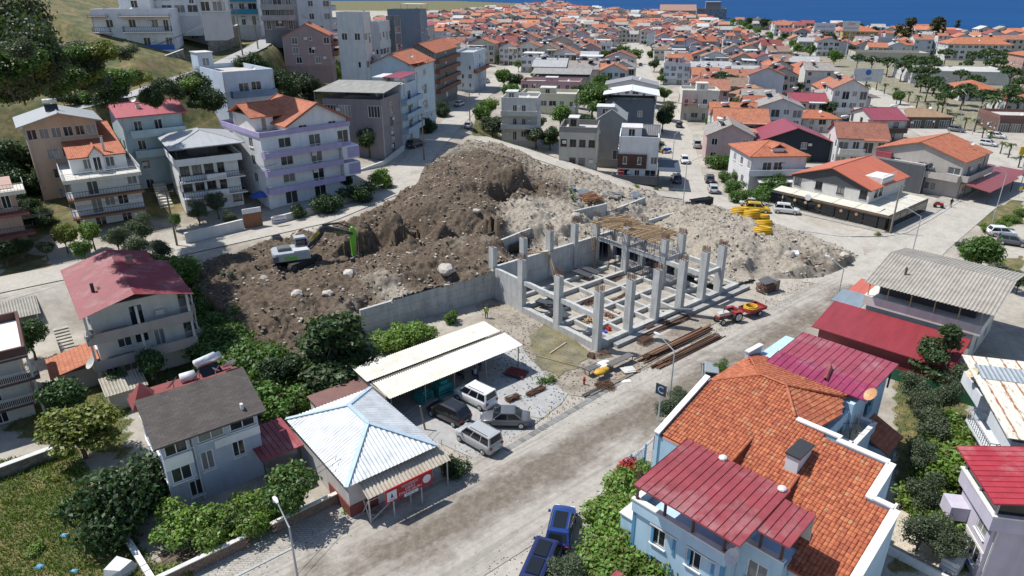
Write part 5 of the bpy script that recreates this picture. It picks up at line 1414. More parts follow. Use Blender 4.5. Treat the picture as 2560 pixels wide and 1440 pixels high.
pave('right_pavement',[P(1640,1095),P(1690,1060),P(1560,1250),P(1530,1440),P(1452,1440),P(1470,1360),P(1486,1300),P(1500,1245),P(1535,1197)][::-1])
pave('restaurant_pavement',[P(1930,520),P(2210,583),P(2262,578),P(2330,540),P(2440,470),P(2520,425),P(2505,415),P(2300,520),P(2220,575)][::-1],.12)
# ------------------------------------------------------------------ excavator
EG = (.34,.37,.39); LIME = (.16,.45,.03); EDK = (.035,.038,.04)
X_, Y_, Z_ = G(742, 655); Z_ = 3.25
ex = thing('excavator','grey tracked excavator with bright lime green stick digging the soil','excavator',(-27.8,82.4,Z_),math.radians(24),None,1.17)
tr_ang = math.radians(33)
for sy in (-1.25,1.25):
 m = MB(); pts = []
 n = 10
 for i in range(n): a = math.pi/2+math.pi*i/(n-1); pts.append((-1.75+.48*math.cos(a), .48+.48*math.sin(a)))
 for i in range(n): a = -math.pi/2+math.pi*i/(n-1); pts.append((1.75+.48*math.cos(a), .48+.48*math.sin(a)))
 m.loft([[(x,sy-.28,z) for x,z in pts],[(x,sy+.28,z) for x,z in pts]])
 M = Matrix.Rotation(tr_ang,4,'Z')
 t_ = m.build('track','rubber',ex); t_.rotation_euler=(0,0,tr_ang)
 sh = MB()
 for i in range(22):
  x = -1.9+i*.18
  sh.box(x-.05,x+.05,sy-.3,sy+.3,.95,1.0).box(x-.05,x+.05,sy-.3,sy+.3,-.03,.02)
 s_ = sh.build('track_shoes','paint',t_,(.10,.085,.07))
 w_ = MB()
 for x in (-1.75,1.75): w_.cyl((x,sy-.3,.48),(x,sy+.3,.48),.32,.32,12)
 w_.build('sprocket','paint',t_,(.05,.05,.05))
MB().box(-1.2,1.2,-1.0,1.0,.45,.9).cyl((0,0,.9),(0,0,1.15),.8,.8,14).build('undercarriage','paint',ex,EDK)
m = MB()
def outline(s_): return [(-2.55,-.9*s_),(-2.3,-1.35*s_),(-1.6,-1.42*s_),(1.35,-1.42*s_),(1.35,1.42*s_),(-1.6,1.42*s_),(-2.3,1.35*s_),(-2.55,.9*s_)]
m.loft([[(x,y,1.15) for x,y in outline(1)],[(x,y,1.9) for x,y in outline(1)],[(x*.985,y,2.02) for x,y in outline(.965)]])
m.build('upper_body','paint',ex,EG)
MB().loft([[(-2.6,-1.0,1.2),(-2.56,-1.3,1.2),(-2.0,-1.44,1.2),(-2.0,1.44,1.2),(-2.56,1.3,1.2),(-2.6,1.0,1.2)],[(-2.6,-1.0,1.75),(-2.56,-1.3,1.75),(-2.0,-1.44,1.75),(-2.0,1.44,1.75),(-2.56,1.3,1.75),(-2.6,1.0,1.75)]]).build('counterweight','paint',ex,(.10,.105,.11))
MB().box(-1.9,-.55,-.55,.75,2.02,2.32).box(-1.8,-.65,-.45,.65,2.32,2.36).build('engine_hood','paint',ex,(.12,.125,.13))
MB().box(-1.4,-.1,-1.446,-1.42,1.25,1.62).build('lime_stripe','paint',ex,LIME)
MB().box(-.35,1.2,-1.35,-.3,2.02,2.16).build('deck','paint',ex,(.5,.51,.51))
cb = MB().loft([[(.0,.35,2.0),(1.45,.35,2.0),(1.45,1.38,2.0),(.0,1.38,2.0)],[(.0,.35,2.7),(1.5,.35,2.7),(1.5,1.38,2.7),(.0,1.38,2.7)],[(.05,.42,3.05),(1.2,.42,3.05),(1.2,1.32,3.05),(.05,1.32,3.05)]]).build('cab','paint',ex,(.4,.42,.43))
MB().box(.12,1.3,.328,.352,2.15,2.85).box(1.47,1.505,.45,1.3,2.1,2.72).box(.1,1.3,1.37,1.395,2.15,2.85).box(-.03,.02,.45,1.3,2.35,2.8).build('window','cglass',cb)
# boom: two-segment plate girder, stick hanging nearly vertical, bucket
def plate(pts, y0, y1):
 return MB().loft([[(x,y0,z) for x,z in pts],[(x,y1,z) for x,z in pts]])
plate([(.9,1.75),(1.25,1.55),(3.3,3.55),(6.3,2.75),(6.35,3.05),(3.5,4.15),(2.9,4.1)][::-1],-.30,.22).build('boom','paint',ex,EDK)
plate([(6.05,3.55),(6.35,3.65),(6.75,3.2),(6.7,2.6),(6.35,.15),(6.05,.2),(5.95,2.7)][::-1],-.27,.2).build('stick','paint',ex,LIME)
MB().cyl((3.1,-.04,4.3),(4.9,-.04,4.28),.13,.13,8).cyl((4.9,-.04,4.28),(6.2,-.04,3.55),.07,.07,8).build('stick_cylinder','paint',ex,(.03,.03,.03))
for y in (-.42,.34): MB().cyl((1.3,y,1.75),(2.2,y,2.4),.11,.11,8).cyl((2.2,y,2.4),(3.1,y,3.4),.06,.06,8).build('boom_cylinder','paint',ex,(.03,.03,.03))
MB().cyl((6.75,-.04,2.7),(6.7,-.04,.7),.07,.07,8).build('bucket_cylinder','paint',ex,(.04,.04,.04))
plate([(6.0,.25),(6.4,.2),(6.75,.0),(6.7,-.6),(6.35,-.95),(6.0,-.9),(6.3,-.6),(6.35,-.2)][::-1],-.55,.5).build('bucket','paint',ex,(.12,.11,.10))
lp = MB().add([(1.75,-.306,2.62),(2.75,-.306,3.5),(2.62,-.306,3.78),(1.6,-.306,2.9)],[(0,1,2,3)]).build('yellow_plate','paint',ex,(.6,.42,.01))
def text_obj(body, size, parent, loc, rot, color, name='lettering', extr=.004, align='CENTER'):
 cu = bpy.data.curves.new(name,'FONT'); cu.body = body; cu.size = size; cu.extrude = extr; cu.align_x = align; cu.align_y = 'CENTER'
 me_ob = bpy.data.objects.new(name, cu); COL.objects.link(me_ob)
 dg = bpy.context.evaluated_depsgraph_get(); me = bpy.data.meshes.new_from_object(me_ob.evaluated_get(dg)); bpy.data.objects.remove(me_ob)
 me.materials.clear(); me.materials.append(MATS['paint'])
 o = obj(name, me, parent, color, loc); o.rotation_euler = rot; return o
text_obj('GEM', .36, ex, (2.18,-.312,3.2), (math.pi/2,-math.radians(41),0), (.02,.02,.02))
text_obj('ZOOMLION', .26, ex, (4.9,-.306,3.28), (math.pi/2,math.radians(14),0), LIME)
sk = thing('steel_skip','small open grey steel skip at the street edge above the excavator','skip',(*P(692,602,4.0),4.0),math.radians(30))
m = MB()
for a in ((-.6,.6,-.45,-.4),(-.6,.6,.4,.45),(-.6,-.55,-.4,.4),(.55,.6,-.4,.4)): m.box(*a,0,.75)
m.box(-.6,.6,-.45,.45,-.03,0); m.build('body','paint',sk,(.17,.17,.165))
# ------------------------------------------------------------------ tractor with trailer and yellow hose
RED = (.30,.035,.035)
tt = thing('tractor','old red tractor with white bonnet parked at the site edge','tractor',(25.6,72.6,0.06),math.radians(205))
MB().box(.2,1.75,-.36,.36,.75,1.25).box(.2,1.7,-.33,.33,1.25,1.35).build('bonnet','paint',tt,(.55,.5,.47)); MB().box(.22,1.76,-.375,.375,.72,1.0).build('side_panel','paint',tt,RED)
MB().box(-1.1,.2,-.28,.28,.55,.95).box(.2,1.6,-.2,.2,.45,.76).build('chassis','paint',tt,(.08,.06,.055))
for sy in (-1,1):
 w_ = obj('rear_wheel',TYRE,tt,None,(-.75,sy*.72,.68),0,(2.1,1.6,2.1)); obj('rim',RIM,w_)
 w_ = obj('front_wheel',TYRE,tt,None,(1.35,sy*.62,.36),0,(1.12,.9,1.12)); obj('rim',RIM,w_)
 MB().box(-1.3,-.15,sy*.72-.22,sy*.72+.22,1.36,1.42).box(-.2,-.15,sy*.72-.22,sy*.72+.22,1.0,1.36).build('mudguard','paint',tt,RED)
MB().box(-.9,-.45,-.25,.25,.95,1.1).box(-.98,-.9,-.25,.25,1.0,1.5).build('seat','paint',tt,RED); MB().torus((-.1,0,1.45),.2,.025,14,6).cyl((-.1,0,1.0),(-.1,0,1.45),.03,.03,6).build('steering_wheel','paint',tt,(.03,.03,.03))
MB().cyl((1.0,.15,1.3),(1.0,.15,1.95),.04,.04,6).build('exhaust','paint',tt,(.03,.03,.03))
tl = thing('trailer','low red flatbed trailer behind the tractor','trailer',(28.9,74.3,.06),math.radians(210))
MB().box(-1.6,1.4,-.85,.85,.72,.82).build('bed','paint',tl,RED)
for a in ((-1.6,1.4,-.88,-.83),(-1.6,1.4,.83,.88),(-1.6,-1.55,-.83,.83),(1.35,1.4,-.83,.83)): MB().box(*a,.82,1.12).build('side_board','paint',tl,RED)
MB().beam((1.4,0,.7),(2.2,0,.55),.1).build('drawbar','paint',tl,RED)
for sy in (-1,1):
 w_ = obj('wheel',TYRE,tl,None,(-.5,sy*.72,.36),0,(1.15,1,1.15)); obj('rim',RIM,w_)
YEL = (.62,.36,.01)
def coil(label, at, R=.75, layers=3, tilt=(0,0), turns=2, col=YEL, r=.085):
 m = MB()
 for k in range(layers):
  for t_ in range(turns): m.torus((random.uniform(-.03,.03),random.uniform(-.03,.03),r+k*r*1.75), R-t_*r*1.9, r, 22, 7)
 m.torus((0,0,r+layers*r*1.75),R-.1,r,22,7)
 o = m.build('hose_coil','paint',None,col,smooth=True); o.location = at; o.rotation_euler=(tilt[0],tilt[1],0)
 return tag(o,label,'hose coil','yellow corrugated hose coils')
coil('yellow hose coil lying on the red trailer behind the tractor',(28.7,74.2,.9),.8,2)
for i, (x, y, z, lay, lb) in enumerate([(1848,548,.9,4,'leftmost tall yellow hose coil in the heap by the yellow car'),(1876,555,.8,4,'yellow hose coil at the centre of the heap, in front'),(1880,536,1.5,4,'yellow hose coil at the back of the heap by the yellow car'),(1903,545,.9,3,'yellow hose coil at the right end of the back row'),(1908,567,1.2,3,'yellow hose coil in the middle of the right side, second from the bottom'),(1906,591,1.6,3,'lowest yellow hose coil, lying alone on the rubble slope'),(1858,533,1.6,2,'yellow hose coil resting on top of the leftmost stack')]):
 X, Y = P(x, y, z+.3); zz = max(z*.6, soil_z(X,Y) if bool(inside(SOIL_POLY,np.array(X),np.array(Y))) else .1)
 coil(lb,(X,Y,zz+.12),1.3 if i!=5 else 1.25,lay,((-.3 if i==4 else -.2),0),3,r=.145)
for i, (x, y, w_) in enumerate([(1736,524,0),(1752,520,.2),(1744,514,.5),(1760,518,.1)]):
 X, Y = P(x, y, 1.0); m = MB()
 for k in range(5):
  for j in range(3-(k%2)): m.cyl((-1.6,-.45+j*.4,.2+k*.24),(1.6,-.45+j*.4,.2+k*.24),.15,.15,8)
 o = m.build('black_pipe_stack','paint',None,(.014,.014,.015),smooth=False); o.location=(X,Y,1.0+.4*(i%2)); o.rotation_euler=(0,0,math.radians(10+i*8)); tag(o,['leftmost black pipe stack beside the lamp post','black pipe stack second from the lamp post','black pipe stack at the back by the street','rightmost black pipe stack nearest the hose coils'][i],'pipes','black plastic pipe stacks')
o = MB().torus((0,0,.15),.7,.14,18,7).torus((1.0,.3,.15),.6,.14,18,7).build('hose_coil','paint',None,YEL,smooth=True); o.location=(*P(1698,523,1.2),1.2); tag(o,'loose orange-yellow hose loop beside the lamp post','hose coil','yellow corrugated hose coils')
bx = thing('steel_rack','rusty scaffold frames stacked in a rack on the site edge','rack',(*P(1915,728),0.05),math.radians(30))
for k in range(7):
 m = MB(); z = .15+k*.16; x = random.uniform(-.1,.1)
 for a, b in (((-1.2+x,-.7,z),(1.2+x,-.7,z)),((-1.2+x,.7,z),(1.2+x,.7,z)),((-1.2+x,-.7,z),(-1.2+x,.7,z)),((1.2+x,-.7,z),(1.2+x,.7,z)),((0+x,-.7,z),(0+x,.7,z)),((-.6+x,-.7,z),(-.6+x,.7,z)),((.6+x,-.7,z),(.6+x,.7,z))): m.beam(a,b,.06)
 m.build('frame','paint',bx,random.choice([(.16,.07,.05),(.2,.09,.06),(.12,.1,.09)]))
MB().box(.9,1.5,-.8,.8,.1,1.5).build('mesh_side','paint',bx,(.2,.17,.15)); MB().slab([(-1.2,-.7,1.4),(.6,-.8,1.45),(.7,.6,1.75),(-1.1,.7,1.6)],.06).build('lid','paint',bx,(.1,.1,.1))
sb = MB().loft([[(-1,-.6,0),(.9,-.7,0),(1.1,.5,0),(-.8,.7,0)],[(-.9,-.5,.3),(.8,-.6,.28),(1.0,.4,.5),(-.75,.6,.35)]]).build('white_slab','paint',None,(.66,.66,.64)); sb.location=(*P(1980,634,2.0),1.85); tag(sb,'broken white slab lying on the right rubble heap','slab')
# boulders that stand out
for i,(x,y,r_,pl,lb) in enumerate([(1148,393,1.5,.16,'large dark boulder on the slope below the hill street'),(872,690,.9,.42,'pale upright boulder in front of the excavator stick'),(820,738,.7,.4,'pale boulder in the middle of the front soil slope'),(742,738,.7,.38,'small pale boulder left on the front soil slope'),(1115,680,1.1,.35,'grey boulder at the top of the long retaining wall'),(1035,760,.55,.33,'boulder resting behind the long retaining wall'),(1192,530,.6,.38,'pale boulder on the middle soil ridge'),(660,700,.6,.3,'boulder just below the excavator track'),(1490,540,.9,.3,'boulder beside the timber heap above the wall'),(1440,543,.8,.3,'boulder in front of the crouching workers'),(2110,640,.7,.4,'boulder at the right end of the rubble heap'),(1975,640,.8,.28,'boulder beside the white slab'),(1745,700,.5,.4,'boulder by the right end of the concrete ledge')]):
 X,Y,Z = G(x,y); vs,fs = rock_mesh(50+i); bm=bmesh.new(); bmesh.ops.create_icosphere(bm,subdivisions=2,radius=r_)
 for v in bm.verts: v.co = v.co*(1+.35*mnoise.noise(v.co*1.3/r_+Vector((i*5,0,0))))*(.8 if v.co.z<0 else 1); v.co.z*=.75
 me=bpy.data.meshes.new('boulder'); bm.to_mesh(me); bm.free(); me.materials.append(MATS['rock']); o=obj('boulder',me,None,(pl,pl*.9,pl*.78),(X,Y,Z+r_*.2)); tag(o,lb,'boulder')
# heap of timber and panels above the wall where the workers are
bar_pile('timber_heap','heap of reddish formwork timber above the rear wall beside the workers',(*P(1475,500,3.6),3.8),.3,90,3.4,4.0,.5,.05,'wood',(.36,.19,.10),'timber',.35,21)
bar_pile('timber_heap','grey boards scattered at the right of the timber heap',(*P(1535,492,3.4),3.5),-.5,40,3.0,3.0,.35,.07,'wood',(.33,.31,.28),'timber',.3,22)
for i,(x,y,z,lb) in enumerate([(1417,472,5.0,'blue-grey panel stack left of the workers'),(1440,490,4.2,'blue-grey panel lying in front of the workers'),(1455,478,4.4,'blue-grey panel lying right of the workers'),(1588,486,3.2,'dark panel leaning at the end of the timber heap')]):
 m=MB()
 for k in range(4 if i==0 else 2): m.box(-1.4,1.4,-.9,.9,k*.12,k*.12+.09)
 o=m.build('panel_stack','paint',None,(.13,.15,.18)); o.location=(*P(x,y,z),z-.2); o.rotation_euler=(.12,0,.3+i*.2); tag(o,lb,'panel stack')
# ------------------------------------------------------------------ blue house with clay tile roof (bottom right)
BLUE = (.44,.60,.72); BTRIM = (.10,.28,.46); CANR = (.27,.045,.055); CAP = (.72,.70,.66)
b = Bld('blue_house','pale blue house with clay tile roof and two burgundy metal canopies','house',o=(10.705,41.68,0),ang=44); R_ = b.root
K = .32
b.vol(0,5.95,-13.6,-.15,0,6.0,BLUE,l='-w-w-/-w-w-',f='-w-/-w-',r='-w---/-w---'); b.vol(5.97,12.38,-8.8,-.15,0,6.6,BLUE,f='w-w/w-w')
b.vol(12.4,19.6,-9.0,-.15,0,7.2,BLUE,f='-w-/-w-',r='w-w/w-w')
b.vol(-6.7,0,-9.4,-3.0,0,5.05,BLUE,l='-w-w-/-w-w-',f='-w-/-w-')
b.vol(-4.9,0,-12.0,-9.42,0,5.04,BLUE,l='w/w',f='-w-/-w-')
b.vol(-3.6,0,-15.1,-12.02,0,4.75,BLUE,f='-w-/-w-',l='-/-'); b.vol(.02,2.5,-15.1,-13.62,0,5.85,BLUE,f='w/w')
b.vol(-6.0,-4.6,-2.98,-1.5,0,3.4,BLUE); b.box('flower_box',-6.1,-4.5,-3.0,-1.4,3.4,3.5,'paint',CAP)
for (u0,u1,v0,v1) in ((-6.85,-6.55,-9.55,-2.85),(-6.55,.2,-9.56,-9.38+.1),(-6.55,0,-3.15,-2.86),(-5.05,-4.75,-12.1,-9.57)):
 b.box('parapet',u0,u1,v0,v1,5.05,5.95,'stucco',BLUE); b.box('coping',u0-.06,u1+.06,v0-.06,v1+.06,5.95,6.05,'paint',CAP)
for v in (-3.02,-9.38):  b.box('corner_trim',-6.74,-6.5,v-.12,v+.12,0,5.05,'paint',BTRIM)
for v in (-4.5,-6.1,-7.2,-8.8):
 for z in (.85,3.4): b.box('shutter_trim',-6.76,-6.7,v-.09,v+.09,z,z+1.5,'paint',BTRIM)
for v in (-5.3,-8.0): b.box('lintel',-6.85,-6.7,v-1.0,v+1.0,4.85,4.95,'paint',CAP)
# parapet walls that stop the tiles
PW = (.70,.70,.70)
def cap_wall(u0,u1,v0,v1,za,zb,base):
 m = MB(); m.add([(u0,v0,base),(u1,v0,base),(u1,v1,base),(u0,v1,base),(u0,v0,za),(u1,v0,zb),(u1,v1,zb),(u0,v1,za)],[(3,2,1,0),(4,5,6,7),(0,1,5,4),(1,2,6,5),(2,3,7,6),(3,0,4,7)])
 w_ = b.part('parapet',m,'stucco',BLUE)
 m = MB(); e = .07; m.add([(u0-e,v0-e,za),(u1+e,v0-e,zb),(u1+e,v1+e,zb),(u0-e,v1+e,za),(u0-e,v0-e,za+.1),(u1+e,v0-e,zb+.1),(u1+e,v1+e,zb+.1),(u0-e,v1+e,za+.1)],[(3,2,1,0),(4,5,6,7),(0,1,5,4),(1,2,6,5),(2,3,7,6),(3,0,4,7)])
 b.part('coping',m,'paint',CAP,False,w_)
cap_wall(-.1,6.3,-.15,.15,6.25,8.35,3); cap_wall(12.6,15.0,-.15,.15,8.1,7.9,3)
cap_wall(2.6,5.7,-14.0,-13.6,7.1,8.05,3); cap_wall(-3.9,2.6,-15.5,-15.1,5.05,7.1,1); cap_wall(2.6,2.9,-15.1,-14.02,7.15,7.15,3)
cap_wall(5.6,5.95,-13.58,-10.4,8.05,8.05,4); cap_wall(5.97,6.3,-10.38,-7.4,8.1,8.1,4)
slabm = 'paint'; TCOL = (.33,.10,.05)
def plane(name, pts): return b.part(name, MB().slab(pts,.15), slabm, TCOL)
main = plane('tile_roof',[(0,-3.6,6-.0),(0,-.2,6),(-0.0,-.2,6),(6.3,-.2,6+K*6.3),(8.66,-3.1,8.77),(8.69,-5.2,8.77),(6.33,-7.1,8.03),(5.6,-10.5,7.79),(5.6,-13.6,7.79),(2.6,-13.6,6.83),(2.6,-15.1,6.83),(-3.9,-15.1,4.75),(-3.9,-11.95,4.75),(-2.4,-11.95,5.23),(-2.4,-3.6,5.23)][::-1])
left = plane('tile_roof',[(6.3,-.2,8.02),(12.4,-.2,7.75),(8.66,-3.1,8.77)][::1])
back = plane('tile_roof',[(8.66,-3.1,8.77),(12.4,-.2,7.75),(14.4,-.2,7.1),(14.4,-8.6,7.1),(12.2,-8.2,7.6),(8.69,-5.2,8.77)][::-1])
side = plane('tile_roof',[(6.33,-7.1,8.03),(8.69,-5.2,8.77),(12.2,-8.2,7.6),(10.4,-8.9,7.25),(7.6,-8.5,7.3)][::-1])
tl = []
cth = math.cos(math.atan(K));
lay_tiles(main,R_,(0,0,6.03),(0,-1,0),(1,0,K),[(.2,0),(.2,6.3/cth),(3.1,8.66/cth),(5.2,8.69/cth),(7.1,6.33/cth),(10.5,5.6/cth),(13.6,5.6/cth),(13.6,2.6/cth),(15.1,2.6/cth),(15.1,-3.95/cth),(11.95,-3.95/cth),(11.95,-2.4/cth),(3.6,-2.4/cth),(3.6,0)],tl)
def lay3(roof, A, B, poly3):
 """tiles on the plane through poly3; A->B along the eave (seen from below, left to right)"""
 A = Vector(A); S_ = (Vector(B)-A).normalized(); n = Vector((0,0,0))
 for i in range(1,len(poly3)-1): n += (Vector(poly3[i])-Vector(poly3[0])).cross(Vector(poly3[i+1])-Vector(poly3[0]))
 n.normalize(); n = n if n.z > 0 else -n
 S_ = (S_-n*S_.dot(n)).normalized(); T_ = n.cross(S_)
 lay_tiles(roof,R_,A+n*.02,S_,T_,[((Vector(p)-A).dot(S_),(Vector(p)-A).dot(T_)) for p in poly3],tl)
lay3(left,(12.4,-.2,7.75),(6.3,-.2,8.02),[(6.3,-.2,8.02),(12.4,-.2,7.75),(8.66,-3.1,8.77)])
lay3(back,(14.4,-8.6,7.1),(14.4,-.2,7.1),[(8.66,-3.1,8.77),(12.4,-.2,7.75),(14.4,-.2,7.1),(14.4,-8.6,7.1),(12.2,-8.2,7.6),(8.69,-5.2,8.77)])
lay3(side,(7.6,-8.5,7.3),(10.4,-8.9,7.25),[(6.33,-7.1,8.03),(8.69,-5.2,8.77),(12.2,-8.2,7.6),(10.4,-8.9,7.25),(7.6,-8.5,7.3)])
ca, sa = math.cos(math.radians(44)), math.sin(math.radians(44))
def campd(p): X = 10.705+p.x*ca-p.y*sa; Y = 41.68+p.x*sa+p.y*ca; return X*X+Y*Y+(36-p.z)**2
tl.sort(key=lambda t: campd(t[0]))
vis = [t for t in tl if not (t[0].x < -2.0 and t[0].y > -10.8)]
for p, M_, roof in vis[:300]:
 o = obj('tile',TPM,roof,None); o.matrix_local = Matrix.Translation(p)@M_.to_4x4()
rest = MB()
for p, M_, roof in vis[300:]: rest.add([tuple(p+M_@Vector(q)) for q in TP.v], TP.f)
tag(rest.build('tiles','clay',R_),kind='stuff')
rg = MB()
for p, q in (((6.4,-.4,8.12),(8.66,-3.1,8.87)),((8.66,-3.1,8.87),(8.69,-5.2,8.87)),((8.69,-5.2,8.87),(6.33,-7.1,8.13)),((8.69,-5.2,8.87),(12.2,-8.2,7.7)),((8.66,-3.1,8.87),(12.4,-.4,7.85))):
 P0, P1 = Vector(p), Vector(q); n = int((P1-P0).length/.36)
 for i in range(n): rg.cyl(tuple(P0.lerp(P1,i/n)),tuple(P0.lerp(P1,(i+1.1)/n)),.13,.10,8)
b.part('ridge_tiles',rg,'clay',None)
# tiled dormer strips beside the canopy
for (u0,v0,u1,v1) in ((3.1,-5.65,-.9,-6.0),(2.0,-9.6,-1.6,-10.0)):
 m = MB(); z0, z1 = 6+K*u0+.12, 6+K*u1+1.1
 m.add([(u0,v0,z0),(u1,v1+.15,z1),(u1,v1-.55,z1-1.0)],[(0,1,2),(2,1,0)]); n=14
 b.part('dormer_cheek',m,'clay'); mm = MB()
 for i in range(n):
  p0=Vector((u0,v0,z0)).lerp(Vector((u1,v1+.1,z1)),i/n); p1=Vector((u0,v0,z0)).lerp(Vector((u1,v1+.1,z1)),(i+1.1)/n); mm.cyl(tuple(p0),tuple(p1),.14,.11,8)
 b.part('dormer_ridge',mm,'clay')
ch = b.box('chimney',2.0,4.0,-9.45,-8.6,5.5,8.0,'stucco',(.66,.70,.74)); b.part('chimney_cap',MB().box(1.9,4.1,-9.55,-8.5,8.0,8.12),'paint',(.035,.037,.04),False,ch)
b.canopy(-8.0,-2.1,-10.72,-3.55,8.25,8.6,CANR,'paint','u',[(-6.7,-9.3),(-6.7,-7.2),(-6.7,-5.2),(-6.7,-3.1),(-3,-9.3),(-3,-4)],5.9,.14,(.10,.045,.035),.1,14)
b.canopy(-6.15,-2.9,-12.65,-10.74,8.24,8.5,CANR,'paint','u',[(-4.9,-11.9),(-4.9,-10.6),(-3.3,-12.0)],5.9,.14,(.10,.045,.035),.1,4)
b.box('skylight_wall',-3.0,-2.9,-12.6,-10.8,6.6,8.3,'paint',(.5,.48,.45))
for p in ((-2.25,-6.3),(-2.35,-10.3)): b.part('flashing',MB().ball((p[0],p[1],8.66),.32,.28,.14),'paint',(.62,.6,.58))
b.canopy(14.9,19.4,-9.62,-1.7,8.0,8.2,(.30,.055,.085),'paint','u',[(19.1,-9.3),(19.1,-2),(15.3,-9.3)],6,.12,DARK,.1,14)
b.canopy(12.7,14.92,-9.62,-1.62,7.75,8.0,(.27,.03,.085),'paint','u',[],6,.12,DARK,.08,14)
m = MB();
for i in range(9):
 t=i/8; m.add([(13.0+.25*t,-6.6+.45*t,7.86+.1+.22*math.sin(t*3.1)),(14.9+.2*t,-6.2+.5*t,8.02+.12+.35*math.sin(t*3.1))],[])
m.f=[(2*i,2*i+1,2*i+3,2*i+2) for i in range(8)]; m.m=[0]*8; b.part('lifted_sheet',m,'sheet',CANR)
b.vol(8.6,14.1,-10.2,-9.02,0,4.7,BLUE,f='-w-/-w-');
b.box('terrace_floor',10.3,14.1,-10.2,-7.6,7.0-2.2,5.0-.1,'concrete',(.5,.45,.36))
for (u0,u1,v0,v1) in ((10.2,14.2,-10.35,-10.1),(14.0,14.25,-10.1,-7.6),(10.15,10.4,-10.1,-7.6)): b.box('parapet',u0,u1,v0,v1,4.6,5.35,'stucco',BLUE); b.box('coping',u0-.05,u1+.05,v0-.05,v1+.05,5.35,5.43,'paint',CAP)
m = MB()
for (u,v) in ((11.4,-9.5),(12.4,-9.6),(12.9,-8.6),(11.7,-8.6)): m.cyl((u,v,4.9),(u+.1,v,7.0),.035,.035,5)
m.cyl((10.6,-9.8,5.3),(13.8,-8.2,6.0),.03,.03,5); m.cyl((10.7,-8.3,6.0),(13.6,-9.8,5.4),.03,.03,5)
b.part('rusty_poles',m,'rust')
b.vol(15.2,18.2,-11.2,-9.02,0,2.6,BLUE,f='-w-'); b.quadroof([(15.0,-11.5,2.6),(18.4,-11.5,2.6),(18.4,-9.02,3.7),(15.0,-9.02,3.7)],'tile',ORANGE,.14,'porch_roof')
b.dish(13.2,-9.8,7.5,2.4,(.5,.28,.12),.55); b.dish(-6.9,-10.0,5.6,2.6,(.66,.66,.66),.5)
b.box('shutter_trim',15.9,17.0,-9.09,-9.0,4.6,6.2,'paint',BTRIM)
# flags and sign at its gate
fg = thing('flag_pole','flag pole with red flag by the blue gate','flag',(*P(1628,1165),0))
MB().cyl((0,0,0),(0,0,3.2),.03,.02,6).build('pole','paint',fg,(.6,.6,.6))
m = MB(); m.v=[(.02+.14*i,.05*math.sin(i*1.4),z) for i in range(5) for z in (1.6,3.0)]; m.f=[(2*i,2*i+2,2*i+3,2*i+1) for i in range(4)]; m.m=[0]*4
fl_=m.build('flag','paint',fg,(.6,.02,.02)); MB().torus((.3,-.02,2.35),.12,.03,16,5,0,'z',(math.pi/2,0,0)).build('crescent','paint',fl_,(.8,.8,.8))
sg = thing('shop_sign','small shop sign with blue letter C above the gate','sign',(*P(1640,1100),0),math.radians(-45))
MB().box(-.5,.5,-.05,.05,4.6,5.6).build('board','paint',sg,(.03,.03,.04)); MB().box(-.06,.06,-.04,.04,0,4.6).build('post','paint',sg,(.4,.4,.4)); text_obj('C',.9,sg,(0,-.06,5.1),(math.pi/2,0,0),(.25,.45,.75))
gt = thing('blue_gate','blue wrought iron gate beside the rose bush','gate',(*P(1575,1180),0),math.radians(42))
for x in (0,1.9): MB().box(x-.06,x+.06,-.06,.06,0,1.8).build('gate_post','paint',gt,BTRIM)
MB().box(.06,1.84,-.02,.02,.1,.6).build('lower_panel','paint',gt,BTRIM); m=MB()
for i in range(9): x=.2+i*.19; m.box(x-.015,x+.015,-.015,.015,.6,1.3+.35*math.sin(i/8*3.14))
m.build('bars','paint',gt,BTRIM)
# bottom edge small red roof
b = Bld('small_red_roof_shed','low shed with burgundy sheet roof at the bottom picture edge','shed',o=(*P(1540,1425,3.0),0),ang=-45)
b.vol(.3,5,-5,-.3,0,2.7,BLUE); b.quadroof([(0,-5.2,2.8),(5.2,-5.2,2.8),(5.2,0,3.05),(0,0,3.05)],'paint',CANR,.08,'roof',None,.25,.03,9)
# ------------------------------------------------------------------ fire station
b = Bld('fire_station','low white fire station with hipped white ribbed metal roof beside the street','building',o=(-11.9,39.1,0),ang=39)
TIN=(.72,.74,.74)
b.vol(.35,7.6,.5,10.5,0,3.25,(.55,.52,.5),f='-w--w-',l='--'); b.box('plinth',.3,2.6,.42,.5,0,1.1,'stucco',(.22,.07,.06)); b.box('plinth',.27,.35,.42,4,0,1.1,'stucco',(.22,.07,.06))
W_,D_=7.9,11.0;  A,B_,C_,E_=(0,0,3.3),(W_,0,3.3),(W_,D_,3.3),(0,D_,3.3); R1,R2=(W_/2,D_-3.9,5.05),(W_/2,3.9,5.05)
for pts in ((A,B_,R2,R2),(B_,C_,R1,R2),(C_,E_,R1,R1),(E_,A,R2,R1)): corr_sheet('roof_face',pts,.32,.045,b.root,TIN)
m=MB()
for p,q in ((A,R2),(B_,R2),(R1,R2),(C_,R1),(E_,R1)): m.beam((p[0],p[1],p[2]+.07),(q[0],q[1],q[2]+.07),.34,.03)
b.part('hip_flashing',m,'paint',(.40,.52,.60))
corr_sheet('awning',[(1.1,-1.05,2.35),(8.3,-1.05,2.35),(8.3,.9,3.2),(1.1,.9,3.2)],.3,.04,b.root,(.46,.40,.31))
for u in (1.2,4.6,8.0): b.box('awning_post',u-.04,u+.04,-1.0,-.92,0,2.3,'paint',(.5,.48,.45))
m=MB().beam((1.2,-.96,.1),(1.2,.3,2.2),.06).beam((1.2,-.96,2.1),(1.2,.3,.2),.06).beam((1.3,-.96,.3),(4.5,-.96,1.9),.06); b.part('brace',m,'paint',(.5,.48,.45))
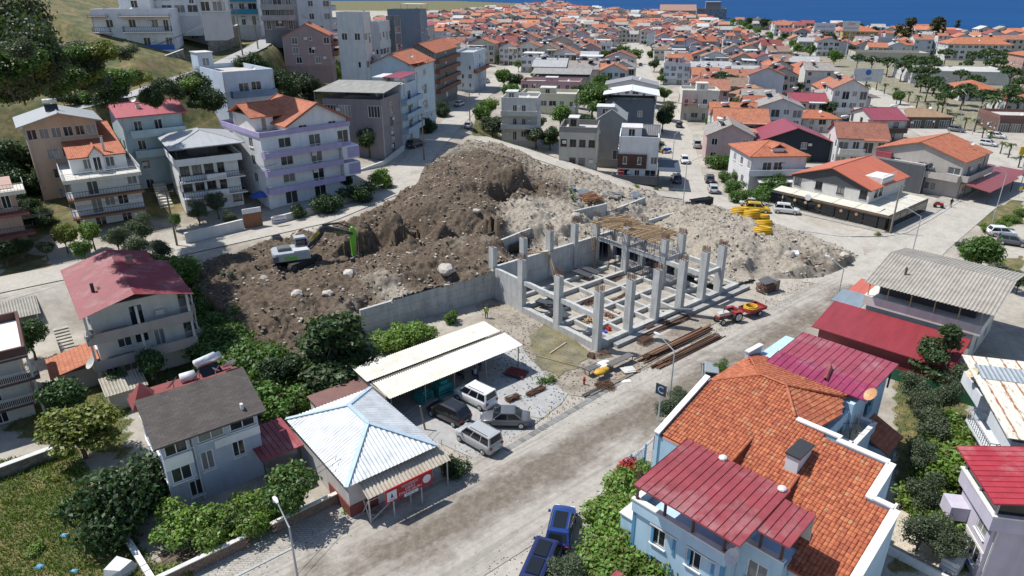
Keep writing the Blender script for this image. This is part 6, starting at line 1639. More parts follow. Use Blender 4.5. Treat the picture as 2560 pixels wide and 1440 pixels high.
m=MB(); q=random.Random(3)
for i in range(90):
 vs,fs=ROCKS[i%6]; s_=q.uniform(.06,.16); m.add([(1.9+q.gauss(0,.35)+0,.1+q.gauss(0,.3),s_) if False else (v[0]*s_+1.9+0*i+0.9*math.sin(i*7.1)*.6,v[1]*s_-.3+.5*math.cos(i*5.3),v[2]*s_+.1+.35*abs(math.sin(i*3.3))*(1-abs(math.sin(i*7.1)))) for v in vs],fs)
rb=m.build('rubble_heap','rock',None,(.36,.33,.29)); rb.location=b.root.location; rb.rotation_euler=b.root.rotation_euler; tag(rb,'small rubble heap under the broken corner of the awning','rubble')
sg=thing('fire_station_sign','red sign board with white lettering above the fire station awning','sign',(-11.9,39.1,0),math.radians(39))
MB().box(2.25,6.25,-1.58,-1.5,1.62,2.82).build('board','paint',sg,(.42,.02,.03))
for u in (2.9,5.3): MB().box(u-.04,u+.04,-1.5,-1.42,0,2.7).build('sign_post','paint',sg,(.5,.5,.5))
lg=MB().box(2.35,3.15,-1.6,-1.58,1.75,2.6).build('emblem_panel','paint',sg,(.75,.75,.76)); MB().add([(2.75,-1.604,2.45),(2.66,-1.604,2.12),(2.62,-1.604,2.02),(2.9,-1.604,2.02),(2.84,-1.604,2.12)],[(0,1,2,3,4)]).box(2.5,3.0,-1.606,-1.6,1.86,1.9).build('tower_emblem','paint',lg,(.02,.03,.16))
MB().cyl((5.75,-1.6,2.2),(5.75,-1.58,2.2),.36,.36,24).build('disc','paint',sg,(.74,.74,.76))
r_=(math.pi/2,0,0); WHT=(.78,.78,.78)
text_obj('DİKİLİ',.27,sg,(4.3,-1.585,2.2),r_,WHT); text_obj('İTFAİYE GRUBU',.27,sg,(4.3,-1.585,1.92),r_,WHT)
text_obj('İZMİR BÜYÜKŞEHİR BELEDİYESİ',.10,sg,(4.3,-1.585,2.58),r_,WHT); text_obj('İTFAİYE DAİRESİ BAŞKANLIĞI',.10,sg,(4.3,-1.585,2.45),r_,WHT)
st2=MB().box(3.75,4.95,-1.6,-1.57,1.5,1.76).build('white_strip','paint',sg,(.74,.74,.76)); text_obj('ALO 110',.2,sg,(4.3,-1.602,1.63),r_,(.03,.04,.2))
# brown lean-to and red canopy behind it
b = Bld('lean_to','low lean-to with rusty brown flat roof behind the fire station','shed',o=(*P(800,1018,2.6),0),ang=39)
b.vol(0,6,-.2,2.2,0,2.5,(.62,.6,.57)); b.box('roof',-.2,6.2,-.4,2.4,2.5,2.6,'paint',(.19,.10,.085))
b = Bld('carport','burgundy seamed metal canopy between the grey house and the fire station','carport',o=(*P(760,1112,2.8),0),ang=128)
b.canopy(0,5.0,0,3.4,2.8,2.7,CANR,'paint','u',[(.2,.3),(4.8,.3),(.2,3.2),(4.8,3.2)],0,.1,DARK,.08,8)
# open shed
b = Bld('open_shed','long open shed with two cream corrugated roof strips','shed',o=(-11.0,51.5,0),ang=40)
CRM=(.70,.66,.54)
corr_sheet('front_roof',[(0,-.3,2.95),(7.7,-.3,2.95),(7.7,2.6,3.2),(0,2.6,3.2)],.24,.03,b.root,CRM); corr_sheet('front_roof',[(7.7,-.3,2.97),(15.5,-.3,2.97),(15.5,2.6,3.22),(7.7,2.6,3.22)],.24,.03,b.root,(.74,.72,.66))
corr_sheet('rear_roof',[(-.4,2.95,3.35),(15.2,2.95,3.35),(15.2,5.7,3.5),(-.4,5.7,3.5)],.24,.03,b.root,CRM)
b.box('rear_wall',-.2,15.1,5.3,5.45,0,3.3,'stucco',(.25,.23,.2)); b.box('end_wall',-.2,-.05,0,5.3,0,3.1,'stucco',(.3,.28,.25)); b.box('gutter_beam',0,15.4,2.55,2.95,3.12,3.2,'paint',(.12,.11,.1))
b.posts([(.3,.0),(3.9,0),(7.2,0),(11,0),(15.2,0),(15.2,5.2)],0,2.9,.08,(.3,.26,.2))
for i,(u,v,rot,lb) in enumerate([(4.6,1.5,.2,'turquoise machine lying tilted under the open shed'),(6.6,1.2,0,'upright turquoise machine crate under the open shed')]):
 t=thing('turquoise_machine',lb,'machine',(-11+u*math.cos(A40)-v*math.sin(A40),51.5+u*math.sin(A40)+v*math.cos(A40),.06),A40+rot)
 MB().box(-.8,.8,-.6,.6,.1,.9 if i==0 else 1.3).build('body','paint',t,(.04,.30,.29)); MB().box(-.7,.5,-.62,-.6,.3,.5).box(-.7,.5,-.62,-.6,.65,.8).build('vents','paint',t,(.01,.09,.09)); MB().box(-.4,.4,-.3,.3,.9 if i==0 else 1.3,1.1 if i==0 else 1.6).build('top','paint',t,(.05,.34,.32))
for i in range(26):
 pass
m=thing('red_tube_pile','pile of red scaffold tubes on the parking lot beside the shed','tubes',(*P(1290,935),.08),math.radians(-28))
for i in range(34):
 MB().cyl((-1.0+random.uniform(-.1,.1),-.9+(i%12)*.15,.06+.1*(i//12)),(1.1+random.uniform(-.1,.1),-.9+(i%12)*.15+random.uniform(-.1,.1),.06+.1*(i//12)),.035,.035,6).build('tube','paint',m,(.35,.03,.03) if i%3 else (.05,.05,.05))
bar_pile('rod_bundle','bundle of grey iron rods on the parking lot, right one',wp(1340,980,.07),math.radians(42),80,2.2,.6,.3,.012,'rust',None,'rods',.1,31); bar_pile('rod_bundle','bundle of brown iron rods on the parking lot, left one',wp(1282,998,.07),math.radians(38),60,1.5,.6,.35,.016,'rust',None,'rods',.2,32)
hs=MB(); pts=[]
for i in range(15): a=math.pi*.75+i/14*math.pi*1.5; pts.append((1.0*math.cos(a),1.15*math.sin(a),.04))
o=hs.tube(pts,.03,6).build('garden_hose','paint',None,(.5,.42,.16)); o.location=wp(1346,1028,.06); tag(o,'pale yellow hose lying in an open loop beside the grey car','hose')
pl=thing('broken_pole','short leaning wooden post between shed and fire station roof','post',wp(1063,1075)); MB().cyl((0,0,0),(-.35,.2,2.4),.09,.08,8).build('shaft','wood',pl,(.3,.26,.2))
fp=thing('thin_flag_pole','thin grey metal pole at the fire station corner','pole',wp(1108,1190)); MB().cyl((0,0,0),(0,0,3.6),.035,.03,6).build('shaft','paint',fp,(.5,.5,.5))
# ------------------------------------------------------------------ grey house bottom left
GH=(.42,.46,.54); b=Bld('grey_house','grey three-storey house with dark shingle roof, solar heater and satellite dishes','house',o=(-25.4,40.5,0),ang=38)
b.vol(0,7.0,0,7.6,0,6.4,GH,f='-w----/--T-W-/vvv',l='---/w-w/w-w',fh=2.13); b.vol(-.02,1.9,-.5,-.02,2.5,6.4,GH,f='T/v',fh=2.0); b.box('white_band',-.04,1.92,-.53,-.5,3.9,4.9,'stucco',WHITE); b.box('white_band',3.6,7.02,-.06,-.01,4.0,4.7,'stucco',WHITE)
b.box('side_wall_band',-.06,-.01,0,7.6,2.4,2.6,'paint',WHITE); b.box('downpipe',2.1,2.2,-.12,-.02,0,6.3,'paint',(.6,.6,.6))
SH=(.115,.095,.085)
b.quadroof([(-.5,-.95,6.35),(7.5,-.95,6.35),(7.5,3.6,8.1),(-.5,3.6,8.1)],'shingle',SH,.14); b.quadroof([(7.5,6.2,7.0),(-.5,6.2,7.0),(-.5,3.6,7.75),(7.5,3.6,7.75)],'paint',(.22,.055,.05),.14)
b.quadroof([(7.4,8.0,6.45),(-.4,8.0,6.45),(-.4,6.2,6.9),(7.4,6.2,6.9)],'paint',(.22,.055,.05),.14); b.part('gable_wall',MB().add([(0,0,6.4),(0,7.6,6.4),(0,3.6,7.9),(7,0,6.4),(7,7.6,6.4),(7,3.6,7.9)],[(0,2,1),(3,4,5)]),'stucco',GH)
m=MB().loft([[(-.7,4.2,6.9),(1.3,4.2,6.9),(1.3,6.4,6.9),(-.7,6.4,6.9)],[(.3,5.3,8.6)]*4]); b.part('dormer_pyramid',m,'paint',(.24,.06,.055))
b.dish(2.4,4.4,7.5,2.5,(.3,.3,.3),.6); b.dish(4.2,4.8,7.3,2.5,(.35,.34,.33),.55); b.dish(6.9,5.2,7.2,1.8,(.6,.6,.6),.6); b.dish(5.6,4.6,7.4,0.5,(.6,.6,.6),.35)
m=MB().cyl((3.2,5.9,7.5),(4.3,5.9,7.5),.42,.42,14); b.part('water_tank',m,'paint',(.66,.66,.66),smooth=True); b.heater(5.5,6.0,6.75,.3,(.62,.63,.64)); b.part('silver_tank',MB().cyl((4.6,6.3,8.1),(6.6,6.6,8.2),.36,.36,14),'chrome',smooth=True)  # white water tank, solar heater and a silver metal tank cylinder
b.box('roof_vent',5.9,6.1,-.2,.1,6.6,7.1,'paint',(.6,.6,.6))
# garden wall, brick
gw=thing('brick_garden_wall','low brick garden wall with white coping beside the pavement','wall',(*ms(-10,2.3),0),A40)
bm_=[MB().box(0,.46,-.13,.13,0,.19).mesh('brick','rock')]
for r_i in range(5):
 for i in range(34):
  if 19 <= i <= 22: continue
  obj('brick',bm_[0],gw,(.24*random.uniform(.8,1.2),.17,.13),(i*.48+(.24 if r_i%2 else 0),random.uniform(-.01,.01),r_i*.2))
MB().box(-.05,9.2,-.18,.18,1.0,1.07).build('coping','paint',gw,(.6,.58,.54)); MB().box(10.9,16.8,-.18,.18,1.0,1.07).build('coping','paint',gw,(.6,.58,.54))
w2=thing('garden_side_wall','long white garden wall between the grass field and the vegetable bed','wall',(*P(295,1318),0),math.atan2(P(370,1440)[1]-P(295,1318)[1],P(370,1440)[0]-P(295,1318)[0]))
L_=math.dist(P(295,1318),P(370,1440))+3; MB().box(0,L_,-.15,.15,0,.55).build('body','stucco',w2,(.6,.59,.56)); MB().box(0,L_,-.2,.2,.55,.62).build('coping','paint',w2,(.7,.69,.66))
vb=thing('vegetable_bed','brown vegetable bed edged with bricks in the grey house garden','garden bed',(*P(470,1385),.02),A40)
MB().slab([(-1.6,-1.1,.12),(1.6,-1.1,.12),(1.6,1.1,.12),(-1.6,1.1,.12)],.12).build('earth','soil',vb)
for i in range(7): obj('brick',bm_[0],vb,(.4,.3,.22),(-1.65+i*.48,-1.2,0)); obj('brick',bm_[0],vb,(.4,.3,.22),(-1.65+i*.48,1.2,0))
rk=MB().loft([[(-.8,-.7,0),(.7,-.8,0),(.9,.6,0),(-.6,.8,0)],[(-.7,-.5,.8),(.5,-.7,.9),(.7,.4,.7),(-.4,.6,.9)]]).build('white_sack','paint',None,(.66,.66,.65)); rk.location=(*P(302,1432),0); tag(rk,'white covered block on the grass beside the white garden wall','block')
for i,(x,y) in enumerate([(160,1340),(98,1418),(185,1430)]):
 o=MB().loft([[(-.3,-.15,0),(.25,-.2,0),(.3,.2,0),(-.2,.2,0)],[(-.2,-.1,.08),(.15,-.1,.1),(.2,.1,.06),(-.1,.12,.1)]]).build('plastic_litter','paint',None,(.12,.33,.55)); o.location=(*P(x,y),.05); tag(o,['blue plastic litter in the middle of the grass field','blue plastic litter nearest the left picture corner','pale plastic litter at the bottom of the grass field'][i],'litter')
# ------------------------------------------------------------------ red roofed house, left
PK=(.40,.34,.31); b=Bld('red_roof_house','three-storey house with big dark red ribbed metal roof and rounded balconies','house',o=(-39.6,56.6,0),ang=37); RR=(.24,.03,.042)
b.vol(.6,8.4,1.6,13,0,8.3,(.62,.6,.55),f='ww---/-wwd-/--D--',l='---/w-w/w-w',fh=2.77)
for z in (2.7,5.5):
 b.balcony(-.2,9.2,0,1.6,z,'flr','solid',PK,h=.85,floor=PK)
 b.railing([(1.2,.03),(3.4,.03)],z+.1,.9,DARK,.25)
b.balcony(8.4,9.8,1.6,6,5.5,'rf','solid',PK,h=.85); b.balcony(8.4,9.9,1.6,6,2.7,'rf','solid',PK,h=.85)
b.posts([(.1,.2),(9.0,.2),(4.4,.2)],0,8.2,.22,(.55,.53,.5),'stucco','pillar'); b.posts([(9.7,1.8),(9.7,5.8)],0,8.1,.12,(.5,.5,.5))
b.box('back_room',1,8,5,12.8,8.3,8.42,'stucco',(.6,.58,.55)); b.part('sofa',MB().box(2.6,5.2,2.4,3.2,5.5,6.3),'paint',(.04,.035,.03)); b.ac((6.5,1.6),(1,0),6.2)
for q_ in ([(-.3,14.6,8.35),(-.3,-.5,8.35),(4.5,-.5,9.65),(4.5,14.6,9.65)],[(9.6,-.5,8.3),(9.6,11,8.3),(4.5,11,9.65),(4.5,-.5,9.65)],[(8.3,11,8.65),(8.3,14.6,8.65),(4.5,14.6,9.65),(4.5,11,9.65)]): corr_sheet('roof',q_,.33,.03,b.root,RR)
b.chimney(5.8,9.5,8.9,10.1,.6,.6,(.35,.2,.18)); b.part('flue',MB().cyl((1.6,4.5,8.6),(1.6,4.5,9.8),.16,.16,8),'paint',(.03,.03,.03)); b.box('roof_hatch',2.0,3.2,4.6,5.2,8.95,9.05,'paint',(.04,.04,.045))
b.dish(.2,.3,5.6,3.6,(.10,.13,.12),.6); b.dish(-.3,.2,2.9,3.4,(.5,.48,.45),.6)
b.vol(-3.2,.58,2.4,6.2,0,2.1,(.5,.46,.4)); b.quadroof([(-3.8,6.6,2.2),(-3.8,1.9,2.2),(.5,1.9,3.0),(.5,6.6,3.0)],'tile',(.5,.19,.1),.14,'annex_roof')
gst=thing('garden_stairs','stone garden stairs climbing between two houses to the hill street','stairs',(*P(195,945),0),math.radians(128))
for i in range(16): MB().box(i*.55,(i+1)*.55,-.7,.7,-.4+i*.14,.14+i*.14).build('step','concrete',gst,gvar((.5,.47,.4),.7,.9))
gs=Bld('garden_shed','small shed with weathered corrugated roof below the grey house','shed',o=(*P(270,985,2.0),0),ang=38)
gs.vol(0,3,0,2.5,0,1.9,(.45,.42,.37)); corr_sheet('roof',[(-.3,-.4,1.95),(3.3,-.4,1.95),(3.3,2.7,2.4),(-.3,2.7,2.4)],.28,.04,gs.root,(.34,.31,.24))
gs=Bld('street_shed','open shed with mossy corrugated roof at the left below the street','shed',o=(*P(0,800,2.2),0),ang=37)
gs.vol(-4,3,1.2,4,0,2.0,(.3,.28,.25)); corr_sheet('roof',[(-4,-.6,2.2),(3.8,-.6,2.2),(3.8,3.4,3.0),(-4,3.4,3.0)],.28,.04,gs.root,(.30,.28,.24)); gs.posts([(3.4,-.3),(-.5,-.3)],0,2.2,.12,(.5,.48,.45))
# ------------------------------------------------------------------ left edge house
c1=P(62,868,7.4); u_=(math.cos(math.radians(37)),math.sin(math.radians(37)))
BR=(.12,.065,.055); b=Bld('terrace_house','white house with dark brown terrace edge and rounded balconies at the left picture edge','house',o=(c1[0]-9*u_[0],c1[1]-9*u_[1],0),ang=37)
b.vol(0,8.2,1.4,9,0,6.6,(.62,.59,.53),f='-w-d-/-w-d-/--D--',fh=2.2,r='-w-/-w-/-w-')
b.box('terrace_floor',0,9,0,9,6.6,6.72,'stucco',(.75,.75,.75))
for (u0,u1,v0,v1) in ((0,9,0,.25),(8.75,9,.25,9),(0,8.75,8.75,9)): b.box('terrace_parapet',u0,u1,v0,v1,6.4,7.5,'stucco',BR)
for z in (2.0,4.3):
 b.box('balcony',-1,9.4,0,1.4,z-.2,z,'stucco',BR); b.railing([(-1,.05),(8.6,.05),(9.35,.6),(9.35,1.4)],z,.85,(.55,.52,.5),.14)
b.posts([(8.9,.3)],0,6.4,.2,(.5,.48,.44),'stucco','pillar')
# brown pink house upper left edge
c1=P(104,632,3.8); PN=(.46,.32,.27); TR=(.27,.10,.085)
b=Bld('pink_house','salmon pink apartment house with dark red balcony edges at the left picture edge','house',o=(c1[0]-10*u_[0],c1[1]-10*u_[1],3.8),ang=37)
b.vol(0,9.0,1.5,9,-2,8.8,PN,f='--d--/-wd--/-wd--/-w-d',fh=2.7,r='-w-/-w-/-w-/-w-')
for i,z in enumerate((3.0,5.7)): b.balcony(0,10,0,1.5,z,'fr','rail',TR,DARK,.95,.35)
b.balcony(-.2,10.2,-.2,3.5,8.7,'fr','rail',TR,(.5,.48,.45),.9,.5,(.6,.57,.5)); b.vol(0,6.4,3.6,9,8.8,11.6,PN,f='---'); b.box('corner_pier',6.1,6.5,3.45,3.9,8.8,11.9,'stucco',TR); b.flat(0,6.4,3.6,9,11.6,.4,.2,TR)
# ------------------------------------------------------------------ hillside and middle distance houses
OCC = []          # occupied ground: x, y, radius
def roofit(b, W, D, H, roof, wall):
 k = roof[0]
 if k == 'g': b.gable(0,W,0,D,H,roof[2],roof[1],roof[5] if len(roof) > 5 else .45,roof[3],roof[4])
 elif k == 'h': b.hip(0,W,0,D,H,roof[1],.5,roof[2],roof[3])
 elif k == 'f': b.flat(0,W,0,D,H,roof[1] if len(roof) > 1 else .7,.18,roof[2] if len(roof) > 2 else wall,cap=None)
def pat(L, nf, kind='w'):
 n = max(2, int(L/2.4)); q = random.Random(int(L*97+nf)); rows = []
 for i in range(nf):
  r_ = ''.join(q.choice(kind) for _ in range(n)); rows.append(r_)
 return '/'.join(rows)
def finish(b, W, D, H, wall, roof, f, l, r, balc, can, nf, extra, frame=None):
 if frame: b.frame = frame
 f = pat(W, nf, 'wdW') if f is None else f; l = pat(D, nf, 'w-n') if l is None else l; r = pat(D, nf, 'w-n') if r is None else r
 gb = (roof[1], roof[2]) if roof[0] == 'g' else None
 b.vol(0,W,0,D,-2.5 if nf else 0,0,wall) if False else None
 b.vol(0,W,0,D,0,H,wall,f,l,r,gable=gb,fh=H/nf)
 b.box('footing',.05,W-.05,.05,D-.05,-4,0,'stucco',tuple(c_*.8 for c_ in wall))
 roofit(b,W,D,H,roof,wall)
 qq = random.Random(int(W*100+D))
 for k in range(min(3, nf)):
  if qq.random() < .75: b.ac((W*qq.uniform(.1,.9), -.02), (1,0), H/nf*k+1.4)
 if qq.random() < .7: b.ac((-.02, D*qq.uniform(.2,.8)), (0,-1), H/nf*(nf-1)+1.2)
 for u_ in (.12, W-.12): b.box('downpipe', u_-.05, u_+.05, -.12, -.015, 0, H-.2, 'paint', (.5,.5,.5))
 if qq.random() < .8: b.dish(W*qq.uniform(.2,.8), D*qq.uniform(.1,.5), H+(.1 if roof[0] == 'f' else 1.2), 4.0)
 for (fl, a, c_, side, kind, col) in balc or ():
  z = H/nf*fl; dp = 1.3
  if side == 'f': b.balcony(W*a,W*c_,-dp,-.01,z,'flr',kind,col,DARK)
  elif side == 'l': b.balcony(-dp,-.01,D*a,D*c_,z,'lfb',kind,col,DARK)
  else: b.balcony(W+.01,W+dp,D*a,D*c_,z,'rfb',kind,col,DARK)
 for (a, c_, d, e, z0, z1, col, kind, sl) in can or ():
  b.canopy(W*a,W*c_,D*d,D*e,H+z0,H+z1,col,kind,sl,[(W*a+.15,D*d+.15),(W*c_-.15,D*d+.15),(W*a+.15,D*e-.15),(W*c_-.15,D*e-.15)],H,.09,(.3,.3,.3))
 for x in extra or ():
  if x[0] == 'heater': b.heater(W*x[1],D*x[2],H+x[3],x[4] if len(x) > 4 else 0)
  elif x[0] == 'box':
   b.vol(W*x[1],W*x[2],D*x[3],D*x[4],H+.05,H+x[5],x[6] if len(x) > 6 else wall,f='w'); b.box('roof_slab',W*x[1]-.15,W*x[2]+.15,D*x[3]-.15,D*x[4]+.15,H+x[5],H+x[5]+.12,'concrete',(.6,.59,.57))
  elif x[0] == 'chim': b.chimney(W*x[1],D*x[2],H,H+x[3])
  elif x[0] == 'dish': b.dish(W*x[1],D*x[2],H+x[3],4.2)
 a = math.radians(b.ang); OCC.append((b.o[0]+W/2*math.cos(a)-D/2*math.sin(a), b.o[1]+W/2*math.sin(a)+D/2*math.cos(a), math.hypot(W,D)/2))
 return b
def gh(label, c0, z, zb, ang, x1, x2, wall, roof, nf, f=None, l=None, r=None, balc=None, can=None, extra=None, W=None, D=None, frame=None, name='hillside_house', cat='house'):
 b = Bld(name, label, cat, c0=c0, z=z, zb=zb, ang=ang, x1=x1, x2=x2)
 b.W = W or b.W; b.D = D or b.D
 return finish(b, b.W, b.D, z-zb, wall, roof, f, l, r, balc, can, nf, extra, frame)
def gm(label, xl, yb, xr, zb, ytop, D, ang, wall, roof, nf, f=None, l=None, r=None, balc=None, can=None, extra=None, name='town_house', cat='house', frame=None):
 X, Y, W, _ = fitA((xl,yb), xr, xl-9, zb, ang)
 b = Bld(name, label, cat, o=(X,Y,zb), ang=ang)
 H = htop(X, Y, ytop)-zb; b.W, b.D, b.H = W, D, H
 return finish(b, W, D, H, wall, roof, f, l, r, balc, can, nf, extra, frame)
LAV=(.40,.35,.55); RDM=(.36,.07,.085); GRM=(.40,.41,.42); FIB=(.37,.36,.33); OR=ORANGE; LB=(.55,.64,.72)
# lilac banded apartment block
b = Bld('lilac_apartment_block','white apartment block with lilac balcony bands and orange tile roof','apartment block',c0=(650,345),z=16,zb=5.2,ang=43,x1=872,x2=553); W,D,H=b.W,b.D,10.8; fh=2.75; HS=(.70,.71,.74)
b.vol(0,W,0,D,0,H,HS,f='-G-G-s/-W-D-D/-W-D-D/-W-D-D',l='----/-w--w-/-w--w-/-w--w-',r='w-w/w-w/w-w/w-w',fh=fh-.06)
b.box('footing',.1,W-.1,.1,D-.1,-3,0,'stucco',HS)
for i,z in enumerate((2.7,5.4,8.1)):
 b.balcony(-.2,W-2.2,-1.25,-.01,z,'flr','solidrail',LAV,(.6,.6,.62),.55,.3); b.box('band',W-2.1,W+.06,-.06,-.01,z-.3,z+.25,'stucco',LAV)
 b.box('corner_bay',W-2.1,W+.9,-.9,2.2,z+.26,z+2.4,'stucco',HS) if i<2 else None; b.box('bay_panel',W-1.2,W+.95,-.93,-.9,z+.5,z+2.2,'stucco',LAV) if i<2 else None
b.flat(-.15,W+.15,-.15,D+.15,H,.75,.2,LAV,(.62,.55,.44)); AW=4.6
b.vol(AW,W-.2,.35,D-1.5,H,H+1.2,HS,f='-W--W-',gable=('v',2.7)); b.vol(1.5,AW,5,D-1.5,H,H+2.2,HS,f='-d-')
b.gable(AW,W-.2,.35,D-1.5,H+1.2,2.7,'v',.55,'tile',OR,trim=(.3,.09,.05)); b.gable(1.2,AW+2,5,D-1.5,H+2.2,1.5,'u',.4,'tile',OR)
for z in (3.4,6.1): b.ac((W*.55,0),(1,0),z+.9)
OCC.append((b.o[0],b.o[1]+8,14))
# white house with grey hip canopy
b = Bld('white_house','white house with wide grey hipped metal roof over an open top terrace','house',c0=(440,398),z=13.6,zb=5.4,ang=33,x1=590,x2=372); W,D,H=b.W,min(b.D,10),8.2
b.vol(0,W,0,D,0,H-.9,(.74,.74,.74),f='-w--w/wwwd-/wwwd-',l='-s--/-s-w/-s--',fh=2.43,frame=(.1,.07,.06)); b.box('footing',.1,W-.1,.1,D-.1,-3,0,'stucco',WHITE)
for z in (2.45,4.9): b.balcony(-.1,W+.6,-1.2,-.01,z,'flr','rail',WHITE,DARK,.9); b.box('balcony_panel',W*.42,W*.75,-1.25,-1.16,z-.1,z+.8,'stucco',WHITE)
b.flat(-.4,W+.5,-1.2,D,H-.9,1.0,.16,(.72,.72,.72),(.2,.18,.17)); b.hip(-.6,W+.9,-1.3,D+.3,H+1.6,1.5,.3,'metal',GRM)
b.posts([(0,-1),(W/2,-1),(W+.4,-1),(0,D-.2),(W+.4,D-.2),(0,D/2)],H-.8,H+1.6,.08,DARK); b.vol(W*.3,W*.8,D*.5,D-.3,H-.9,H+1.3,(.2,.19,.19))
OCC.append((b.o[0],b.o[1]+5,8))
# white house with grey balcony bands
GB=(.30,.31,.35); b = Bld('balcony_house','white house with grey balcony bands and small orange tile attic','house',c0=(175,452),z=12.2,zb=4.2,ang=35,x1=345,x2=128); W,D,H=b.W,max(8,b.D),8.0
b.vol(0,W,1.2,D,0,H,(.66,.66,.66),f='-D-w-/-DwW-/-D--w',l='-w-/-w-/ww-',fh=2.66); b.box('footing',.1,W-.1,1.3,D-.1,-3,0,'stucco',WHITE)
for z in (2.66,5.3): b.balcony(-.8,W+.3,0,1.2,z,'fl','rail',GB,DARK,.95,.28,(.3,.16,.1)); b.balcony(-.8,-.01,1.2,5,z,'lb','rail',GB,DARK,.95,.28)
b.balcony(-.9,W+.4,-.1,D+.2,8.05,'flr','rail',GB,(.66,.66,.66),.85,.5,(.6,.57,.52),2,1.4); b.vol(.6,W-.8,3.2,D-.4,8.1,10.2,(.72,.72,.72),f='-wdw-',l='-w-',gable=('u',2.0))
b.gable(.6,W-.8,3.2,D-.4,10.2,2.0,'u',.15,'tile',OR); b.vol(W*.36,W*.56,2.6,5.0,8.1,10.6,(.72,.72,.72),f='d',gable=('v',1.0)); b.gable(W*.36,W*.56,2.6,5.4,10.6,1.0,'v',.2,'tile',OR,name='dormer_roof')
b.heater(1.5,D-1.5,10.8); b.chimney(W*.62,5,10,12.6,.3,.3)
OCC.append((b.o[0]-2,b.o[1]+6,8))
def wall_run(label, pts, h, col, mat='stucco', th=.3, name='boundary_wall'):
 for i_, (p, q) in enumerate(zip(pts[:-1], pts[1:])): pass
 r_ = thing(name, label, 'wall', (pts[0][0], pts[0][1], 0)); m = MB(); c_ = MB()
 for p, q in zip(pts[:-1], pts[1:]):
  d = Vector((q[0]-p[0],q[1]-p[1])); n = Vector((-d.y,d.x)).normalized()*th/2
  a = [(p[0]-n.x,p[1]-n.y),(q[0]-n.x,q[1]-n.y),(q[0]+n.x,q[1]+n.y),(p[0]+n.x,p[1]+n.y)]
  zz = [p[2],q[2],q[2],p[2]]; o_ = pts[0]
  m.add([(x-o_[0],y-o_[1],z-3) for (x,y),z in zip(a,zz)]+[(x-o_[0],y-o_[1],z+h) for (x,y),z in zip(a,zz)],[(3,2,1,0),(4,5,6,7),(0,1,5,4),(1,2,6,5),(2,3,7,6),(3,0,4,7)])
  k = n*1.35; a = [(p[0]-k.x,p[1]-k.y),(q[0]-k.x,q[1]-k.y),(q[0]+k.x,q[1]+k.y),(p[0]+k.x,p[1]+k.y)]
  c_.slab([(x-o_[0],y-o_[1],z+h+.07) for (x,y),z in zip(a,zz)],.07)
 m.build('body', mat, r_, col); c_.build('coping','paint',r_,(.6,.59,.57)); return r_
W3=lambda x,y,z:(*P(x,y,z),z)
wall_run('white garden wall in front of the white house on the hill street',[W3(465,608,3.9),W3(610,572,4.3)],1.4,(.62,.61,.58)); wall_run('low garden wall in front of the lilac block',[W3(680,558,4.6),W3(830,520,5),W3(920,480,5.3)],.8,(.5,.48,.45))
gd=thing('wooden_gate','brown wooden garage gate between two white garden walls','gate',W3(612,572,4.3),math.radians(33)); MB().box(0,2.6,-.06,.06,0,2.2).build('board','wood',gd,(.36,.16,.08)); MB().box(0,2.6,-.1,.1,2.2,2.9).build('white_panel','paint',gd,(.66,.66,.66))
wall_run('white curved garden wall beside the hill street below the pick-up',[W3(885,448,5.2),W3(960,420,5.4),W3(1010,378,5.8)],1.3,(.6,.58,.54))
ban=thing('for_sale_banner','white banner with red and blue lettering on the garden wall','banner',W3(684,556,5.0),math.radians(25)); MB().box(0,1.8,-.2,-.16,.1,1.0).build('cloth','paint',ban,(.7,.68,.68)); text_obj('SATILIK',.34,ban,(.9,-.205,.72),(math.pi/2,0,0),(.5,.03,.03)); MB().box(.1,1.7,-.21,-.2,.18,.36).build('blue_line','paint',ban,(.05,.1,.4))
um=thing('blue_parasol','blue garden parasol beside the lilac block','parasol',W3(655,520,5)); MB().cyl((0,0,0),(0,0,2.3),.04,.04,6).build('pole','paint',um,(.4,.4,.4)); MB().loft([[(1.7*math.cos(i*math.pi/4),1.7*math.sin(i*math.pi/4),2.0) for i in range(8)],[(.05*math.cos(i*math.pi/4),.05*math.sin(i*math.pi/4),2.7) for i in range(8)]]).build('canopy','paint',um,(.02,.09,.42))
gst2=thing('white_stairs','wide white stairs climbing beside the white house','stairs',W3(432,560,4.2),math.radians(122))
for i in range(14): MB().box(i*.75,(i+1)*.75,-.9,.9,-1+i*.28,.28+i*.28).build('step','concrete',gst2,(.62,.59,.52))
gh('cream house with grey sheet roof and brown shutters on the upper left slope',(57,314),18.3,6.5,36,237,30,(.58,.42,.31),('g','v',1.3,'metal',(.36,.37,.37),.9),4,f='-w-w-/-w-w-/-WwW-/WWWwww',l='---/w-w/---/w-w',D=9,extra=[('heater',.45,.3,1.2)],frame=(.6,.58,.56))
gh('pale blue house with faded red sheet roof and open top terrace',(300,292),18.6,6.5,38,452,264,(.46,.57,.60),('g','u',1.2,'metal',(.42,.10,.11),.7),4,f='-w--w-/-w--w-/-w--w-/-D-D--',balc=[(3,.1,1.0,'f','solid',(.46,.57,.6)),(2,.1,1.0,'f','solid',(.46,.57,.6))],extra=[('heater',.2,.6,.9),('chim',.35,.25,1.4)],D=9)
gh('tall pale blue block with flat roof, stair tower and slate blue balconies',(557,194),22.4,6,40,683,483,(.52,.59,.68),('f',.9),5,f='-DW-/-DW-/-DW-/-DW-/-DW-',l='-n-/-n-/-n-/-n-/-n-',balc=[(i,.1,.98,'f','solid',(.16,.22,.31)) for i in (1,2,3,4)],extra=[('box',.0,.3,.75,1.0,3.2)])
def up(label,xl,yb,xr,zb,ytop,D,ang,wall,roof,nf,**k): return gm(label,xl,yb,xr,zb,ytop,D,ang,wall,roof,nf,name='hillside_house',**k)
